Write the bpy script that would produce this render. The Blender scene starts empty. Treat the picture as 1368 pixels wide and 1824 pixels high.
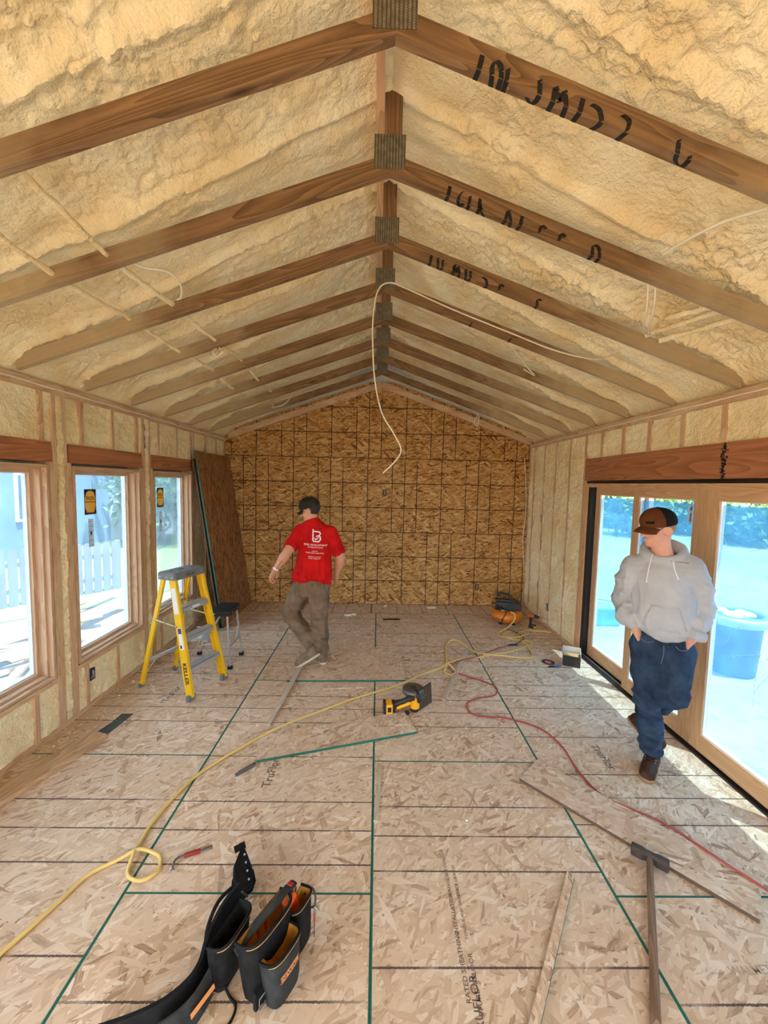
import bpy, bmesh, math, random
import numpy as np
from mathutils import Matrix, Vector, Euler

# ------------------------------------------------------------------ camera, sky, sun, exposure
SC = bpy.context.scene
COL = SC.collection
F_PX, IMG_W, IMG_H = 690.0, 1368.0, 1824.0
CAM_Z, YAW, PITCH, ROLL = 2.02, 0.98, 4.13, 1.25


def make_camera():
    y, p, r = (math.radians(a) for a in (YAW, PITCH, ROLL))
    fwd = Vector((math.sin(y) * math.cos(p), math.cos(y) * math.cos(p), -math.sin(p)))
    right = Vector((math.cos(y), -math.sin(y), 0))
    up = right.cross(fwd)
    r2 = right * math.cos(r) + up * math.sin(r)
    u2 = up * math.cos(r) - right * math.sin(r)
    cd = bpy.data.cameras.new('camera')
    cd.sensor_fit = 'HORIZONTAL'
    cd.sensor_width = 36.0
    cd.lens = F_PX / IMG_W * 36.0
    cd.clip_start = 0.05
    cd.clip_end = 400
    co = bpy.data.objects.new('camera', cd)
    COL.objects.link(co)
    M = Matrix((r2, u2, -fwd)).transposed().to_4x4()
    M.translation = (0, 0, CAM_Z)
    co.matrix_world = M
    SC.camera = co


make_camera()
world = bpy.data.worlds.new('sky')
SC.world = world
world.use_nodes = True
world.node_tree.nodes['Background'].inputs['Color'].default_value = (0.84, 0.92, 1.0, 1)
world.node_tree.nodes['Background'].inputs['Strength'].default_value = 4.5
sun_d = bpy.data.lights.new('sun', 'SUN')
sun_d.energy = 21.0
sun_d.angle = math.radians(0.6)
sun_d.color = (1.0, 0.93, 0.80)
sun = bpy.data.objects.new('sun', sun_d)
COL.objects.link(sun)
# direction the light travels: from the door side (+x), high, slightly towards the back wall
sun.rotation_euler = Vector((-0.21, 0.16, -1.0)).to_track_quat('-Z', 'Y').to_euler()
SC.view_settings.view_transform = 'Standard'
SC.view_settings.look = 'None'
SC.view_settings.gamma = 1.0
SC.view_settings.use_curve_mapping = False
SC.view_settings.exposure = 1.88
SC.cycles.max_bounces = 8
SC.cycles.diffuse_bounces = 5
SC.cycles.transparent_max_bounces = 16
SC.cycles.use_denoising = True
SC.cycles.sample_clamp_indirect = 6.0

# ------------------------------------------------------------------ numpy noise
RNG = np.random.RandomState(7)
_P = np.concatenate([RNG.permutation(256)] * 3)
_G = RNG.normal(size=(256, 3))
_G /= np.linalg.norm(_G, axis=1)[:, None]


def perlin(p):
    p = np.asarray(p, float)
    i = np.floor(p).astype(int)
    f = p - i
    u = f * f * f * (f * (f * 6 - 15) + 10)
    i &= 255
    out = 0
    for dx in (0, 1):
        for dy in (0, 1):
            for dz in (0, 1):
                h = _P[_P[_P[i[..., 0] + dx] + i[..., 1] + dy] + i[..., 2] + dz]
                g = _G[h]
                d = g[..., 0] * (f[..., 0] - dx) + g[..., 1] * (f[..., 1] - dy) + g[..., 2] * (f[..., 2] - dz)
                w = (u[..., 0] if dx else 1 - u[..., 0]) * (u[..., 1] if dy else 1 - u[..., 1]) * (u[..., 2] if dz else 1 - u[..., 2])
                out = out + w * d
    return out


def fbm(p, octaves=3):
    a, s, out = 1.0, 1.0, 0
    for k in range(octaves):
        out = out + a * perlin(np.asarray(p) * s + 17.3 * k)
        a *= 0.5
        s *= 2.03
    return out


def billow(p):
    return 1 - 2 * np.abs(perlin(p))


# ------------------------------------------------------------------ object helpers
WM = {}


def tag(o, label=None, cat=None, group=None, kind=None):
    if label: o['label'] = label
    if cat: o['category'] = cat
    if group: o['group'] = group
    if kind: o['kind'] = kind
    return o


def put(o, parent=None, M=None):
    """link o with world matrix M under parent"""
    M = M.copy() if M is not None else Matrix.Identity(4)
    COL.objects.link(o)
    WM[o.name] = M
    if parent is not None:
        o.parent = parent
        o.matrix_local = WM[parent.name].inverted() @ M
    else:
        o.matrix_world = M
    return o


def empty(name, loc=(0, 0, 0), rz=0.0):
    o = bpy.data.objects.new(name, None)
    o.empty_display_size = 0.1
    return put(o, None, Matrix.Translation(loc) @ Matrix.Rotation(rz, 4, 'Z'))


def mesh_from(name, V, F, mats, mi=None, smooth=False):
    me = bpy.data.meshes.new(name)
    V = np.asarray(V, np.float32)
    if isinstance(F, np.ndarray) and F.ndim == 2:
        n, k = F.shape
        me.vertices.add(len(V))
        me.vertices.foreach_set('co', V.ravel())
        me.loops.add(n * k)
        me.loops.foreach_set('vertex_index', F.ravel().astype(np.int32))
        me.polygons.add(n)
        me.polygons.foreach_set('loop_start', np.arange(0, n * k, k, dtype=np.int32))
        me.polygons.foreach_set('loop_total', np.full(n, k, np.int32))
        me.update(calc_edges=True)
    else:
        me.from_pydata([tuple(map(float, v)) for v in V], [], [tuple(map(int, f)) for f in F])
        me.update()
    for m in (mats if isinstance(mats, (list, tuple)) else [mats]):
        me.materials.append(m)
    if mi is not None:
        me.polygons.foreach_set('material_index', np.asarray(mi, np.int32))
    if smooth:
        me.polygons.foreach_set('use_smooth', np.ones(len(me.polygons), bool))
    return me


class MB:
    """collects shapes into ONE mesh object"""

    def __init__(s):
        s.V, s.F, s.I, s.S = [], [], [], []

    def add(s, V, F, mi=0, M=None, smooth=False):
        b = len(s.V)
        for v in V:
            s.V.append(tuple(M @ Vector(v)) if M is not None else tuple(v))
        for f in F:
            s.F.append(tuple(i + b for i in f))
            s.I.append(mi)
            s.S.append(smooth)
        return s

    def box(s, lo, hi, mi=0, M=None, ch=0.0):
        x0, y0, z0 = lo
        x1, y1, z1 = hi
        if ch <= 0:
            V = [(x0, y0, z0), (x1, y0, z0), (x1, y1, z0), (x0, y1, z0), (x0, y0, z1), (x1, y0, z1), (x1, y1, z1), (x0, y1, z1)]
            F = [(0, 3, 2, 1), (4, 5, 6, 7), (0, 1, 5, 4), (1, 2, 6, 5), (2, 3, 7, 6), (3, 0, 4, 7)]
            return s.add(V, F, mi, M)
        bm = bmesh.new()
        bmesh.ops.create_cube(bm, size=1)
        for v in bm.verts:
            v.co = Vector((x0 + (v.co.x + .5) * (x1 - x0), y0 + (v.co.y + .5) * (y1 - y0), z0 + (v.co.z + .5) * (z1 - z0)))
        bmesh.ops.bevel(bm, geom=list(bm.edges), offset=ch, segments=2, affect='EDGES', profile=0.6)
        bm.verts.index_update()
        s.add([v.co[:] for v in bm.verts], [[v.index for v in f.verts] for f in bm.faces], mi, M)
        bm.free()
        return s

    def cyl(s, p0, p1, r0, r1=None, n=14, mi=0, M=None, caps=True, smooth=True):
        r1 = r0 if r1 is None else r1
        p0, p1 = Vector(p0), Vector(p1)
        d = (p1 - p0).normalized()
        a = d.orthogonal().normalized()
        b = d.cross(a)
        V, F = [], []
        for p, r in ((p0, r0), (p1, r1)):
            for k in range(n):
                t = 2 * math.pi * k / n
                V.append(p + (a * math.cos(t) + b * math.sin(t)) * r)
        for k in range(n):
            F.append((k, (k + 1) % n, n + (k + 1) % n, n + k))
        s.add(V, F, mi, M, smooth)
        if caps:
            s.add(V[:n], [tuple(reversed(range(n)))], mi, M)
            s.add(V[n:], [tuple(range(n))], mi, M)
        return s

    def lathe(s, prof, n=28, mi=0, M=None, smooth=True):
        """profile [(r,z)] spun about z"""
        V, F = [], []
        m = len(prof)
        for k in range(n):
            t = 2 * math.pi * k / n
            for r, z in prof:
                V.append((r * math.cos(t), r * math.sin(t), z))
        for k in range(n):
            for j in range(m - 1):
                F.append((k * m + j, ((k + 1) % n) * m + j, ((k + 1) % n) * m + j + 1, k * m + j + 1))
        return s.add(V, F, mi, M, smooth)

    def prism(s, pts, z0, z1, mi=0, M=None, smooth=False):
        """polygon in xy extruded z0..z1"""
        n = len(pts)
        V = [(x, y, z0) for x, y in pts] + [(x, y, z1) for x, y in pts]
        F = [tuple(reversed(range(n))), tuple(range(n, 2 * n))]
        s.add(V, F, mi, M)
        s.add(V, [(k, (k + 1) % n, n + (k + 1) % n, n + k) for k in range(n)], mi, M, smooth)
        return s

    def tube(s, pts, r, n=8, mi=0, M=None, caps=True, flat=1.0):
        pts = [Vector(p) for p in pts]
        V, F = [], []
        up = None
        for k, p in enumerate(pts):
            d = (pts[min(k + 1, len(pts) - 1)] - pts[max(k - 1, 0)])
            d = d.normalized() if d.length > 1e-9 else Vector((0, 0, 1))
            if up is None:
                up = Vector((0, 0, 1)) if abs(d.z) < .9 else Vector((1, 0, 0))
            a = (up - d * up.dot(d))
            a = a.normalized() if a.length > 1e-6 else d.orthogonal().normalized()
            up = a
            b = d.cross(a)
            rr = r[k] if hasattr(r, '__len__') else r
            for q in range(n):
                t = 2 * math.pi * q / n
                V.append(p + a * math.cos(t) * rr * flat + b * math.sin(t) * rr)
        for k in range(len(pts) - 1):
            for q in range(n):
                F.append((k * n + q, k * n + (q + 1) % n, (k + 1) * n + (q + 1) % n, (k + 1) * n + q))
        s.add(V, F, mi, M, True)
        if caps:
            s.add(V[:n], [tuple(reversed(range(n)))], mi, M)
            s.add(V[-n:], [tuple(range(n))], mi, M)
        return s

    def mesh(s, name, mats):
        me = mesh_from(name, s.V, s.F, mats, s.I)
        me.polygons.foreach_set('use_smooth', np.array(s.S, bool))
        return me

    def obj(s, name, mats, parent=None, M=None):
        """vertices are in world space; M (world) becomes the object's matrix and the vertices are moved into it"""
        if M is not None:
            Mi = M.inverted()
            s.V = [tuple(Mi @ Vector(v)) for v in s.V]
        return put(bpy.data.objects.new(name, s.mesh(name, mats)), parent, M)

    def lobj(s, name, mats, parent=None, M=None):
        """vertices are local to M"""
        return put(bpy.data.objects.new(name, s.mesh(name, mats)), parent, M)


def obj_of(name, me, parent=None, M=None):
    return put(bpy.data.objects.new(name, me), parent, M)


def frame(p0, p1, up=(0, 0, 1)):
    """matrix with X from p0 to p1, Z as near up as can be, origin in the middle"""
    p0, p1, up = Vector(p0), Vector(p1), Vector(up)
    x = (p1 - p0).normalized()
    if abs(x.dot(up.normalized())) > .999:
        up = Vector((1, 0, 0)) if abs(x.x) < .9 else Vector((0, 1, 0))
    y = up.cross(x).normalized()
    z = x.cross(y)
    M = Matrix((x, y, z)).transposed().to_4x4()
    M.translation = (p0 + p1) / 2
    return M, (p1 - p0).length


def stick(name, p0, p1, w, d, mat, parent=None, up=(0, 0, 1), ch=0.0):
    """a sawn timber or bar: length on local X, w on Y, d on Z"""
    M, L = frame(p0, p1, up)
    mb = MB().box((-L / 2, -w / 2, -d / 2), (L / 2, w / 2, d / 2), ch=ch)
    return mb.lobj(name, mat, parent, M)


def crom(pts, n=8, closed=False):
    P = [np.array(p, float) for p in pts]
    out = []
    m = len(P)
    for k in range(m - 1):
        a, b, c, d = P[max(k - 1, 0)], P[k], P[k + 1], P[min(k + 2, m - 1)]
        for j in range(n):
            t = j / n
            out.append(.5 * ((2 * b) + (c - a) * t + (2 * a - 5 * b + 4 * c - d) * t * t + (3 * b - a - 3 * c + d) * t ** 3))
    out.append(P[-1])
    return out


def copy_tree(o, parent=None, M=None):
    c = o.copy()
    COL.objects.link(c)
    if parent is None:
        c.parent = None
        c.matrix_world = M
        WM[c.name] = M.copy()
    else:
        c.parent = parent
        c.matrix_local = o.matrix_local.copy()
        WM[c.name] = WM[parent.name] @ o.matrix_local
    for ch in o.children:
        copy_tree(ch, c)
    return c


def text_mesh(s, size, mat, bold=0.0, extrude=0.0, align='CENTER'):
    cu = bpy.data.curves.new('lettering', 'FONT')
    cu.body = s
    cu.size = size
    cu.align_x = align
    cu.align_y = 'CENTER'
    cu.extrude = extrude
    cu.offset = bold * size
    cu.resolution_u = 2
    ob = bpy.data.objects.new('tmp_text', cu)
    COL.objects.link(ob)
    dg = bpy.context.evaluated_depsgraph_get()
    me = bpy.data.meshes.new_from_object(ob.evaluated_get(dg))
    bpy.data.objects.remove(ob)
    bpy.data.curves.remove(cu)
    me.materials.clear()
    me.materials.append(mat)
    return me


# ------------------------------------------------------------------ surface nets from a signed distance field
def surface_nets(fn, lo, hi, res, B=14):
    """sparse blocks: only those near the surface are sampled"""
    lo, hi = np.array(lo, float), np.array(hi, float)
    nb = np.maximum(1, np.ceil((hi - lo) / (res * B)).astype(int))
    n = nb * B + 1
    D = np.full(n, 1.0, np.float32)
    bi = np.stack(np.meshgrid(*[np.arange(k) for k in nb], indexing='ij'), -1).reshape(-1, 3)
    cen = lo + res * (bi * B + B / 2)
    dc = fn(cen)
    reach = res * B * .87 * 1.7 + .012
    g = np.stack(np.meshgrid(*[np.arange(B + 1)] * 3, indexing='ij'), -1)
    for q in np.nonzero(np.abs(dc) >= reach)[0]:
        if dc[q] < 0:
            i, j, k = bi[q] * B
            D[i:i + B + 1, j:j + B + 1, k:k + B + 1] = -1.0
    near = np.nonzero(np.abs(dc) < reach)[0]
    for c0 in range(0, len(near), 60):
        ch = near[c0:c0 + 60]
        P = lo + res * (bi[ch][:, None, None, None, :] * B + g[None])
        d = fn(P)
        for m, q in enumerate(ch):
            i, j, k = bi[q] * B
            D[i:i + B + 1, j:j + B + 1, k:k + B + 1] = d[m]
    S = D < 0
    nx, ny, nz = n
    corner = [(a, b, c) for a in (0, 1) for b in (0, 1) for c in (0, 1)]
    sl = lambda o: (slice(o[0], nx - 1 + o[0]), slice(o[1], ny - 1 + o[1]), slice(o[2], nz - 1 + o[2]))
    cs = np.zeros((nx - 1, ny - 1, nz - 1), np.uint8)
    for a in corner: cs += S[sl(a)]
    cell = (cs > 0) & (cs < 8)
    base = np.stack(np.nonzero(cell), -1)
    idx = -np.ones(cell.shape, np.int32)
    idx[cell] = np.arange(len(base))
    acc = np.zeros((len(base), 3)); cnt = np.zeros(len(base))
    for a in corner:
        for k in range(3):
            if a[k]: continue
            b = list(a); b[k] = 1
            A, Bc = base + np.array(a), base + np.array(b)
            da, db = D[A[:, 0], A[:, 1], A[:, 2]].astype(float), D[Bc[:, 0], Bc[:, 1], Bc[:, 2]].astype(float)
            cr = (da < 0) != (db < 0)
            t = np.where(cr, da / np.where(cr, da - db, 1), 0)
            for q in range(3):
                acc[:, q] += np.where(cr, a[q] + (t if q == k else 0), 0)
            cnt += cr
    V = lo + res * (base + acc / cnt[:, None])
    Q = []
    for k in range(3):
        u, v = (k + 1) % 3, (k + 2) % 3
        s0 = [slice(None)] * 3; s1 = [slice(None)] * 3
        s0[k] = slice(0, n[k] - 1); s1[k] = slice(1, n[k])
        A, Bm = S[tuple(s0)], S[tuple(s1)]
        for flip in (False, True):
            e = (A & ~Bm) if not flip else (~A & Bm)
            I = np.stack(np.nonzero(e), -1)
            ok = (I[:, u] > 0) & (I[:, v] > 0) & (I[:, u] < n[u] - 1) & (I[:, v] < n[v] - 1)
            I = I[ok]
            q = []
            for du, dv in ((0, 0), (-1, 0), (-1, -1), (0, -1)):
                J = I.copy(); J[:, u] += du; J[:, v] += dv
                q.append(idx[J[:, 0], J[:, 1], J[:, 2]])
            q = np.stack(q, -1)
            Q.append(q[:, ::-1] if flip else q)
    return V, np.concatenate(Q)


def smin(a, b, k):
    h = np.clip(.5 + .5 * (b - a) / k, 0, 1)
    return b + (a - b) * h - k * h * (1 - h)


def smax(a, b, k):
    return -smin(-a, -b, k)


def cap(X, a, b, ra, rb):
    """tapered capsule"""
    a, b = np.array(a, float), np.array(b, float)
    d = b - a
    t = np.clip(((X - a) @ d) / (d @ d), 0, 1)
    return np.linalg.norm(X - a - t[..., None] * d, axis=-1) - (ra + (rb - ra) * t)


def ell(X, c, r, R=None):
    q = X - np.array(c, float)
    if R is not None:
        q = q @ np.array(R)          # R columns = local axes
    r = np.array(r, float)
    k0 = np.linalg.norm(q / r, axis=-1)
    k1 = np.linalg.norm(q / (r * r), axis=-1)
    return k0 * (k0 - 1) / np.maximum(k1, 1e-9)


def chain(X, pts, rs, k=0.02):
    out = None
    for j in range(len(pts) - 1):
        d = cap(X, pts[j], pts[j + 1], rs[j], rs[j + 1])
        out = d if out is None else smin(out, d, k)
    return out


def rot(ax, deg):
    return np.array(Matrix.Rotation(math.radians(deg), 3, ax))


def sdf_obj(name, fn, lo, hi, res, mat, parent=None, M=None, mi_fn=None):
    V, Q = surface_nets(fn, lo, hi, res)
    mats = mat if isinstance(mat, (list, tuple)) else [mat]
    mi = None
    if mi_fn is not None:
        mi = mi_fn(V[Q].mean(1)).astype(np.int32)
    me = mesh_from(name, V, Q, mats, mi, smooth=True)
    return put(bpy.data.objects.new(name, me), parent, M)


def sdf_w(name, fn, lo, hi, res, mat, parent=None, M=None, mi_fn=None):
    """field is given in world space, object gets matrix M"""
    V, Q = surface_nets(fn, lo, hi, res)
    mats = mat if isinstance(mat, (list, tuple)) else [mat]
    mi = mi_fn(V[Q].mean(1)).astype(np.int32) if mi_fn is not None else None
    if M is not None:
        Mi = np.array(M.inverted())
        V = V @ Mi[:3, :3].T + Mi[:3, 3]
    me = mesh_from(name, V, Q, mats, mi, smooth=True)
    return put(bpy.data.objects.new(name, me), parent, M)


# ------------------------------------------------------------------ materials
def srgb(r, g, b):
    f = lambda c: (c / 255 / 12.92) if c / 255 <= .04045 else ((c / 255 + .055) / 1.055) ** 2.4
    return (f(r), f(g), f(b), 1.0)


class NT:
    def __init__(s, name):
        s.m = bpy.data.materials.new(name)
        s.m.use_nodes = True
        s.t = s.m.node_tree
        s.bsdf = s.t.nodes['Principled BSDF']
        s.out = s.t.nodes['Material Output']

    def n(s, typ, ins=None, **props):
        nd = s.t.nodes.new('ShaderNode' + typ)
        for k, v in props.items():
            setattr(nd, k, v)
        for k, v in (ins or {}).items():
            s.set(nd.inputs[k], v)
        return nd

    def set(s, sock, v):
        if isinstance(v, bpy.types.NodeSocket):
            s.t.links.new(v, sock)
        elif v is not None:
            sock.default_value = v

    def math(s, op, a, b=None, c=None):
        nd = s.t.nodes.new('ShaderNodeMath')
        nd.operation = op
        for k, v in enumerate((a, b, c)):
            if v is not None: s.set(nd.inputs[k], v)
        return nd.outputs[0]

    def mix(s, f, a, b, blend='MIX'):
        nd = s.t.nodes.new('ShaderNodeMix')
        nd.data_type = 'RGBA'
        nd.blend_type = blend
        s.set(nd.inputs[0], f); s.set(nd.inputs[6], a); s.set(nd.inputs[7], b)
        return nd.outputs[2]

    def mixf(s, f, a, b):
        nd = s.t.nodes.new('ShaderNodeMix')
        nd.data_type = 'FLOAT'
        s.set(nd.inputs[0], f); s.set(nd.inputs[2], a); s.set(nd.inputs[3], b)
        return nd.outputs[0]

    def ramp(s, f, stops, interp='LINEAR'):
        nd = s.t.nodes.new('ShaderNodeValToRGB')
        cr = nd.color_ramp
        cr.interpolation = interp
        while len(cr.elements) < len(stops): cr.elements.new(.5)
        for e, (p, c) in zip(cr.elements, stops):
            e.position = p
            e.color = c if hasattr(c, '__len__') else (c, c, c, 1)
        s.set(nd.inputs[0], f)
        return nd.outputs[0]

    def obj(s, rnd=True):
        c = s.n('TexCoord').outputs['Object']
        if rnd:
            r = s.n('ObjectInfo').outputs['Random']
            r = s.math('MULTIPLY', r, 61.7)
            c = s.n('VectorMath', {0: c, 1: r}, operation='ADD').outputs[0]
        return c

    def mapping(s, v, scale=(1, 1, 1), rotz=0.0, loc=(0, 0, 0)):
        return s.n('Mapping', {'Vector': v, 'Scale': scale, 'Rotation': (0, 0, rotz), 'Location': loc}).outputs[0]

    def noise(s, v, scale, detail=2, rough=.5, dist=0.0):
        return s.n('TexNoise', {'Vector': v, 'Scale': scale, 'Detail': detail, 'Roughness': rough, 'Distortion': dist}).outputs['Fac']

    def bump(s, h, strength=.3, dist=.01, normal=None):
        return s.n('Bump', {'Height': h, 'Strength': strength, 'Distance': dist, 'Normal': normal}).outputs[0]

    def done(s, color=None, rough=.7, normal=None, metal=0.0, spec=None, **kw):
        b = s.bsdf
        if color is not None: s.set(b.inputs['Base Color'], color)
        s.set(b.inputs['Roughness'], rough)
        s.set(b.inputs['Metallic'], metal)
        if spec is not None: s.set(b.inputs['Specular IOR Level'], spec)
        if normal is not None: s.set(b.inputs['Normal'], normal)
        for k, v in kw.items():
            s.set(b.inputs[k.replace('_', ' ')], v)
        return s.m


def plain(name, col, rough=.6, metal=0.0, var=.12, scale=8, bump=0.0, bscale=120, spec=None):
    t = NT(name)
    v = t.obj()
    n = t.noise(v, scale, 4, .6)
    dark = tuple(c * (1 - var) for c in col[:3]) + (1,)
    lite = tuple(min(1, c * (1 + var)) for c in col[:3]) + (1,)
    c = t.mix(n, dark, lite)
    nm = t.bump(t.noise(v, bscale, 2), bump, .002) if bump else None
    return t.done(c, rough, nm, metal, spec)


def osb_mat(name, cols, size=1.0, lines=(), line_col=srgb(70, 58, 56), line_w=.0055, dusty=0.0, dust_col=None, angles=(0.25, -0.6, 1.15, 2.0, 2.75), contrast=.55, fleck=srgb(96, 62, 40)):
    """oriented strand board: layers of long flakes, the topmost flake wins; printed nailing lines"""
    t = NT(name)
    raw = t.n('TexCoord').outputs['Object']
    v = t.obj()
    warp = t.n('TexNoise', {'Vector': v, 'Scale': 9 / size, 'Detail': 1}).outputs['Color']
    warp = t.n('VectorMath', {0: warp, 1: (.5, .5, .5)}, operation='SUBTRACT').outputs[0]
    warp = t.n('VectorMath', {0: warp, 'Scale': .03 * size}, operation='SCALE').outputs[0]
    vw = t.n('VectorMath', {0: v, 1: warp}, operation='ADD').outputs[0]
    best = tone = gv = None
    for k, a in enumerate(angles):
        ln = (.13, .095, .15, .080, .11)[k % 5] * size
        wd = (.026, .018, .032, .015, .021)[k % 5] * size
        mp = t.mapping(vw, (1, 1, 1), a, (k * 3.1, k * 1.7, 0))
        mp = t.mapping(mp, (1 / ln, 1 / wd, 1))
        vo = t.n('TexVoronoi', {'Vector': mp, 'Scale': 1.0, 'Randomness': 1.0}, voronoi_dimensions='2D')
        sp = t.n('SeparateColor', {0: vo.outputs['Color']})
        h, tn = sp.outputs[0], sp.outputs[1]
        if best is None:
            best, tone, gv = h, tn, mp
        else:
            g = t.math('GREATER_THAN', h, best)
            tone = t.mixf(g, tone, tn)
            mv = t.t.nodes.new('ShaderNodeMix'); mv.data_type = 'VECTOR'
            t.set(mv.inputs[0], g); t.set(mv.inputs[4], gv); t.set(mv.inputs[5], mp)
            gv = mv.outputs[1]
            best = t.math('MAXIMUM', best, h)
    grain = t.noise(t.mapping(gv, (1.1, 7, 1)), 1.0, 2, .6)
    tone = t.math('ADD', tone, t.math('MULTIPLY', t.math('SUBTRACT', grain, .5), contrast))
    n = len(cols)
    pos = [0, .06, .26, .52, .80, 1] if n == 6 else [k / (n - 1) for k in range(n)]
    c = t.ramp(tone, list(zip(pos, cols)))
    fl = t.noise(t.mapping(vw, (13, 46, 1), .9), 1 / size, 2, .5)
    c = t.mix(t.ramp(fl, [(.66, 0), (.72, 1)]), c, t.mix(.55, c, fleck))
    big = t.noise(v, 1.3, 2)
    c = t.mix(t.math('MULTIPLY', big, .35), c, t.mix(.5, c, cols[0]))
    if dusty:
        dn = t.ramp(t.noise(v, 2.1, 5, .62), [(.38, 0), (.68, 1)])
        c = t.mix(t.math('MULTIPLY', dn, dusty), c, dust_col)
    if lines:
        sep = t.n('SeparateXYZ', {0: raw})
        edge = t.math('MULTIPLY', t.math('SUBTRACT', t.noise(raw, 130, 2), .5), .008)
        fade = t.ramp(t.noise(raw, 2.7, 3), [(.30, .25), (.46, .9)])
        tot = None
        for axis, per, off in lines:
            x = t.math('ADD', sep.outputs[axis], off)
            q = t.math('PINGPONG', x, per / 2)
            q = t.math('ADD', q, edge)
            on = t.math('LESS_THAN', q, line_w / 2)
            tot = on if tot is None else t.math('MAXIMUM', tot, on)
        c = t.mix(t.math('MULTIPLY', tot, fade), c, line_col)
    nm = t.bump(t.math('ADD', best, t.math('MULTIPLY', grain, .4)), .22, .003)
    return t.done(c, .78, nm, spec=.25)


def wood_mat(name, light, dark, knots=True, scale=1.0, dirty=None, dirt_amt=0.0, rough=.7):
    """sawn softwood, grain on local X"""
    t = NT(name)
    v = t.obj()
    g = t.n('TexNoise', {'Vector': t.mapping(v, (1.2, 16, 16)), 'Scale': 2.2 * scale, 'Detail': 4, 'Roughness': .6, 'Distortion': .8}).outputs['Fac']
    w = t.math('FRACT', t.math('MULTIPLY', t.n('TexNoise', {'Vector': t.mapping(v, (.5, 5, 5)), 'Scale': 1.6 * scale, 'Detail': 1, 'Distortion': .4}).outputs['Fac'], 14))
    f = t.math('ADD', t.math('MULTIPLY', g, .65), t.math('MULTIPLY', w, .35))
    c = t.ramp(f, [(.25, dark), (.75, light)])
    if knots:
        vo = t.n('TexVoronoi', {'Vector': t.mapping(v, (1.5, 7, 7)), 'Scale': 1.0 * scale, 'Randomness': 1.0})
        kn = t.ramp(vo.outputs['Distance'], [(.04, 1), (.12, 0)])
        sel = t.math('GREATER_THAN', t.n('SeparateColor', {0: vo.outputs['Color']}).outputs[0], .45)
        c = t.mix(t.math('MULTIPLY', kn, t.math('MULTIPLY', sel, .8)), c, tuple(q * .35 for q in dark[:3]) + (1,))
    if dirty is not None:
        dn = t.ramp(t.noise(v, 3.0, 4, .6), [(.42, 0), (.62, 1)])
        c = t.mix(t.math('MULTIPLY', dn, dirt_amt), c, dirty)
    nm = t.bump(g, .12, .002)
    return t.done(c, rough, nm, spec=.3)


def chord_mat(name, light, dark, spray):
    """truss lumber with pale foam overspray towards the eaves"""
    t = NT(name)
    v = t.obj()
    g = t.n('TexNoise', {'Vector': t.mapping(v, (1.2, 16, 16)), 'Scale': 2.2, 'Detail': 3, 'Roughness': .6, 'Distortion': .8}).outputs['Fac']
    w = t.math('FRACT', t.math('MULTIPLY', t.n('TexNoise', {'Vector': t.mapping(v, (.5, 5, 5)), 'Scale': 1.6, 'Detail': 1, 'Distortion': .4}).outputs['Fac'], 14))
    c = t.ramp(t.math('ADD', t.math('MULTIPLY', g, .65), t.math('MULTIPLY', w, .35)), [(.25, dark), (.75, light)])
    vo = t.n('TexVoronoi', {'Vector': t.mapping(v, (1.5, 7, 7)), 'Scale': 1.0})
    kn = t.ramp(vo.outputs['Distance'], [(.04, 1), (.12, 0)])
    sel = t.math('GREATER_THAN', t.n('SeparateColor', {0: vo.outputs['Color']}).outputs[0], .45)
    c = t.mix(t.math('MULTIPLY', kn, t.math('MULTIPLY', sel, .8)), c, tuple(q * .3 for q in dark[:3]) + (1,))
    geo = t.n('NewGeometry').outputs['Position']
    x = t.math('ABSOLUTE', t.n('SeparateXYZ', {0: geo}).outputs[0])
    f = t.math('ADD', x, t.math('MULTIPLY', t.math('SUBTRACT', t.noise(geo, 2.3, 3, .6), .5), 1.6))
    f = t.ramp(t.math('DIVIDE', f, 2.5), [(.45, 0), (.80, .72)])
    c = t.mix(f, c, spray)
    return t.done(c, .7, t.bump(g, .12, .002), spec=.3)


def foam_mat(name, light, dark, bump=.5):
    t = NT(name)
    geo = t.n('NewGeometry').outputs['Position']
    a = t.noise(geo, 3.1, 2, .6)
    c = t.ramp(a, [(.34, dark), (.62, light)])
    nm = t.bump(t.noise(geo, 48, 2, .6), bump, .016)
    return t.done(c, .55, nm, spec=.35)


FL6 = [srgb(148, 114, 88), srgb(184, 152, 124), srgb(204, 173, 142), srgb(214, 186, 157), srgb(223, 198, 171), srgb(234, 217, 196)]
M_OSB_FLOOR = osb_mat('osb_subfloor', FL6, size=.88, lines=((1, .4064, 0), (1, .6096, 0)), line_w=.0085, dusty=.5, dust_col=srgb(216, 194, 170))
M_OSB_SCRAP = osb_mat('osb_offcut', FL6, size=1.0, dusty=.6, dust_col=srgb(198, 168, 142))
M_OSB_WALL = osb_mat('osb_wall_sheathing', [srgb(92, 54, 22), srgb(136, 88, 42), srgb(178, 126, 68), srgb(196, 146, 84), srgb(210, 164, 102), srgb(226, 188, 130)], contrast=.55, angles=(0.12, -0.35, .75, 2.6, 2.95),
                     size=.85, lines=((0, .4064, 0), (0, .6096, 0), (1, .4064, 0)), line_col=srgb(56, 28, 20), line_w=.014)
M_OSB_LEAN = osb_mat('osb_leaning_sheet', [srgb(104, 62, 36), srgb(146, 98, 60), srgb(166, 116, 74), srgb(178, 130, 86)], size=.8, angles=(1.45, 1.6, 1.75, 1.35, 1.9))
M_GREEN = plain('green_sheet_edge_sealer', srgb(34, 104, 88), .7, var=.5, scale=40)
M_STUD = wood_mat('framing_lumber', srgb(220, 184, 146), srgb(184, 142, 106), dirty=srgb(226, 208, 170), dirt_amt=.35)
M_CHORD = chord_mat('truss_lumber', srgb(150, 115, 78), srgb(94, 67, 43), srgb(196, 176, 138))
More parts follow.
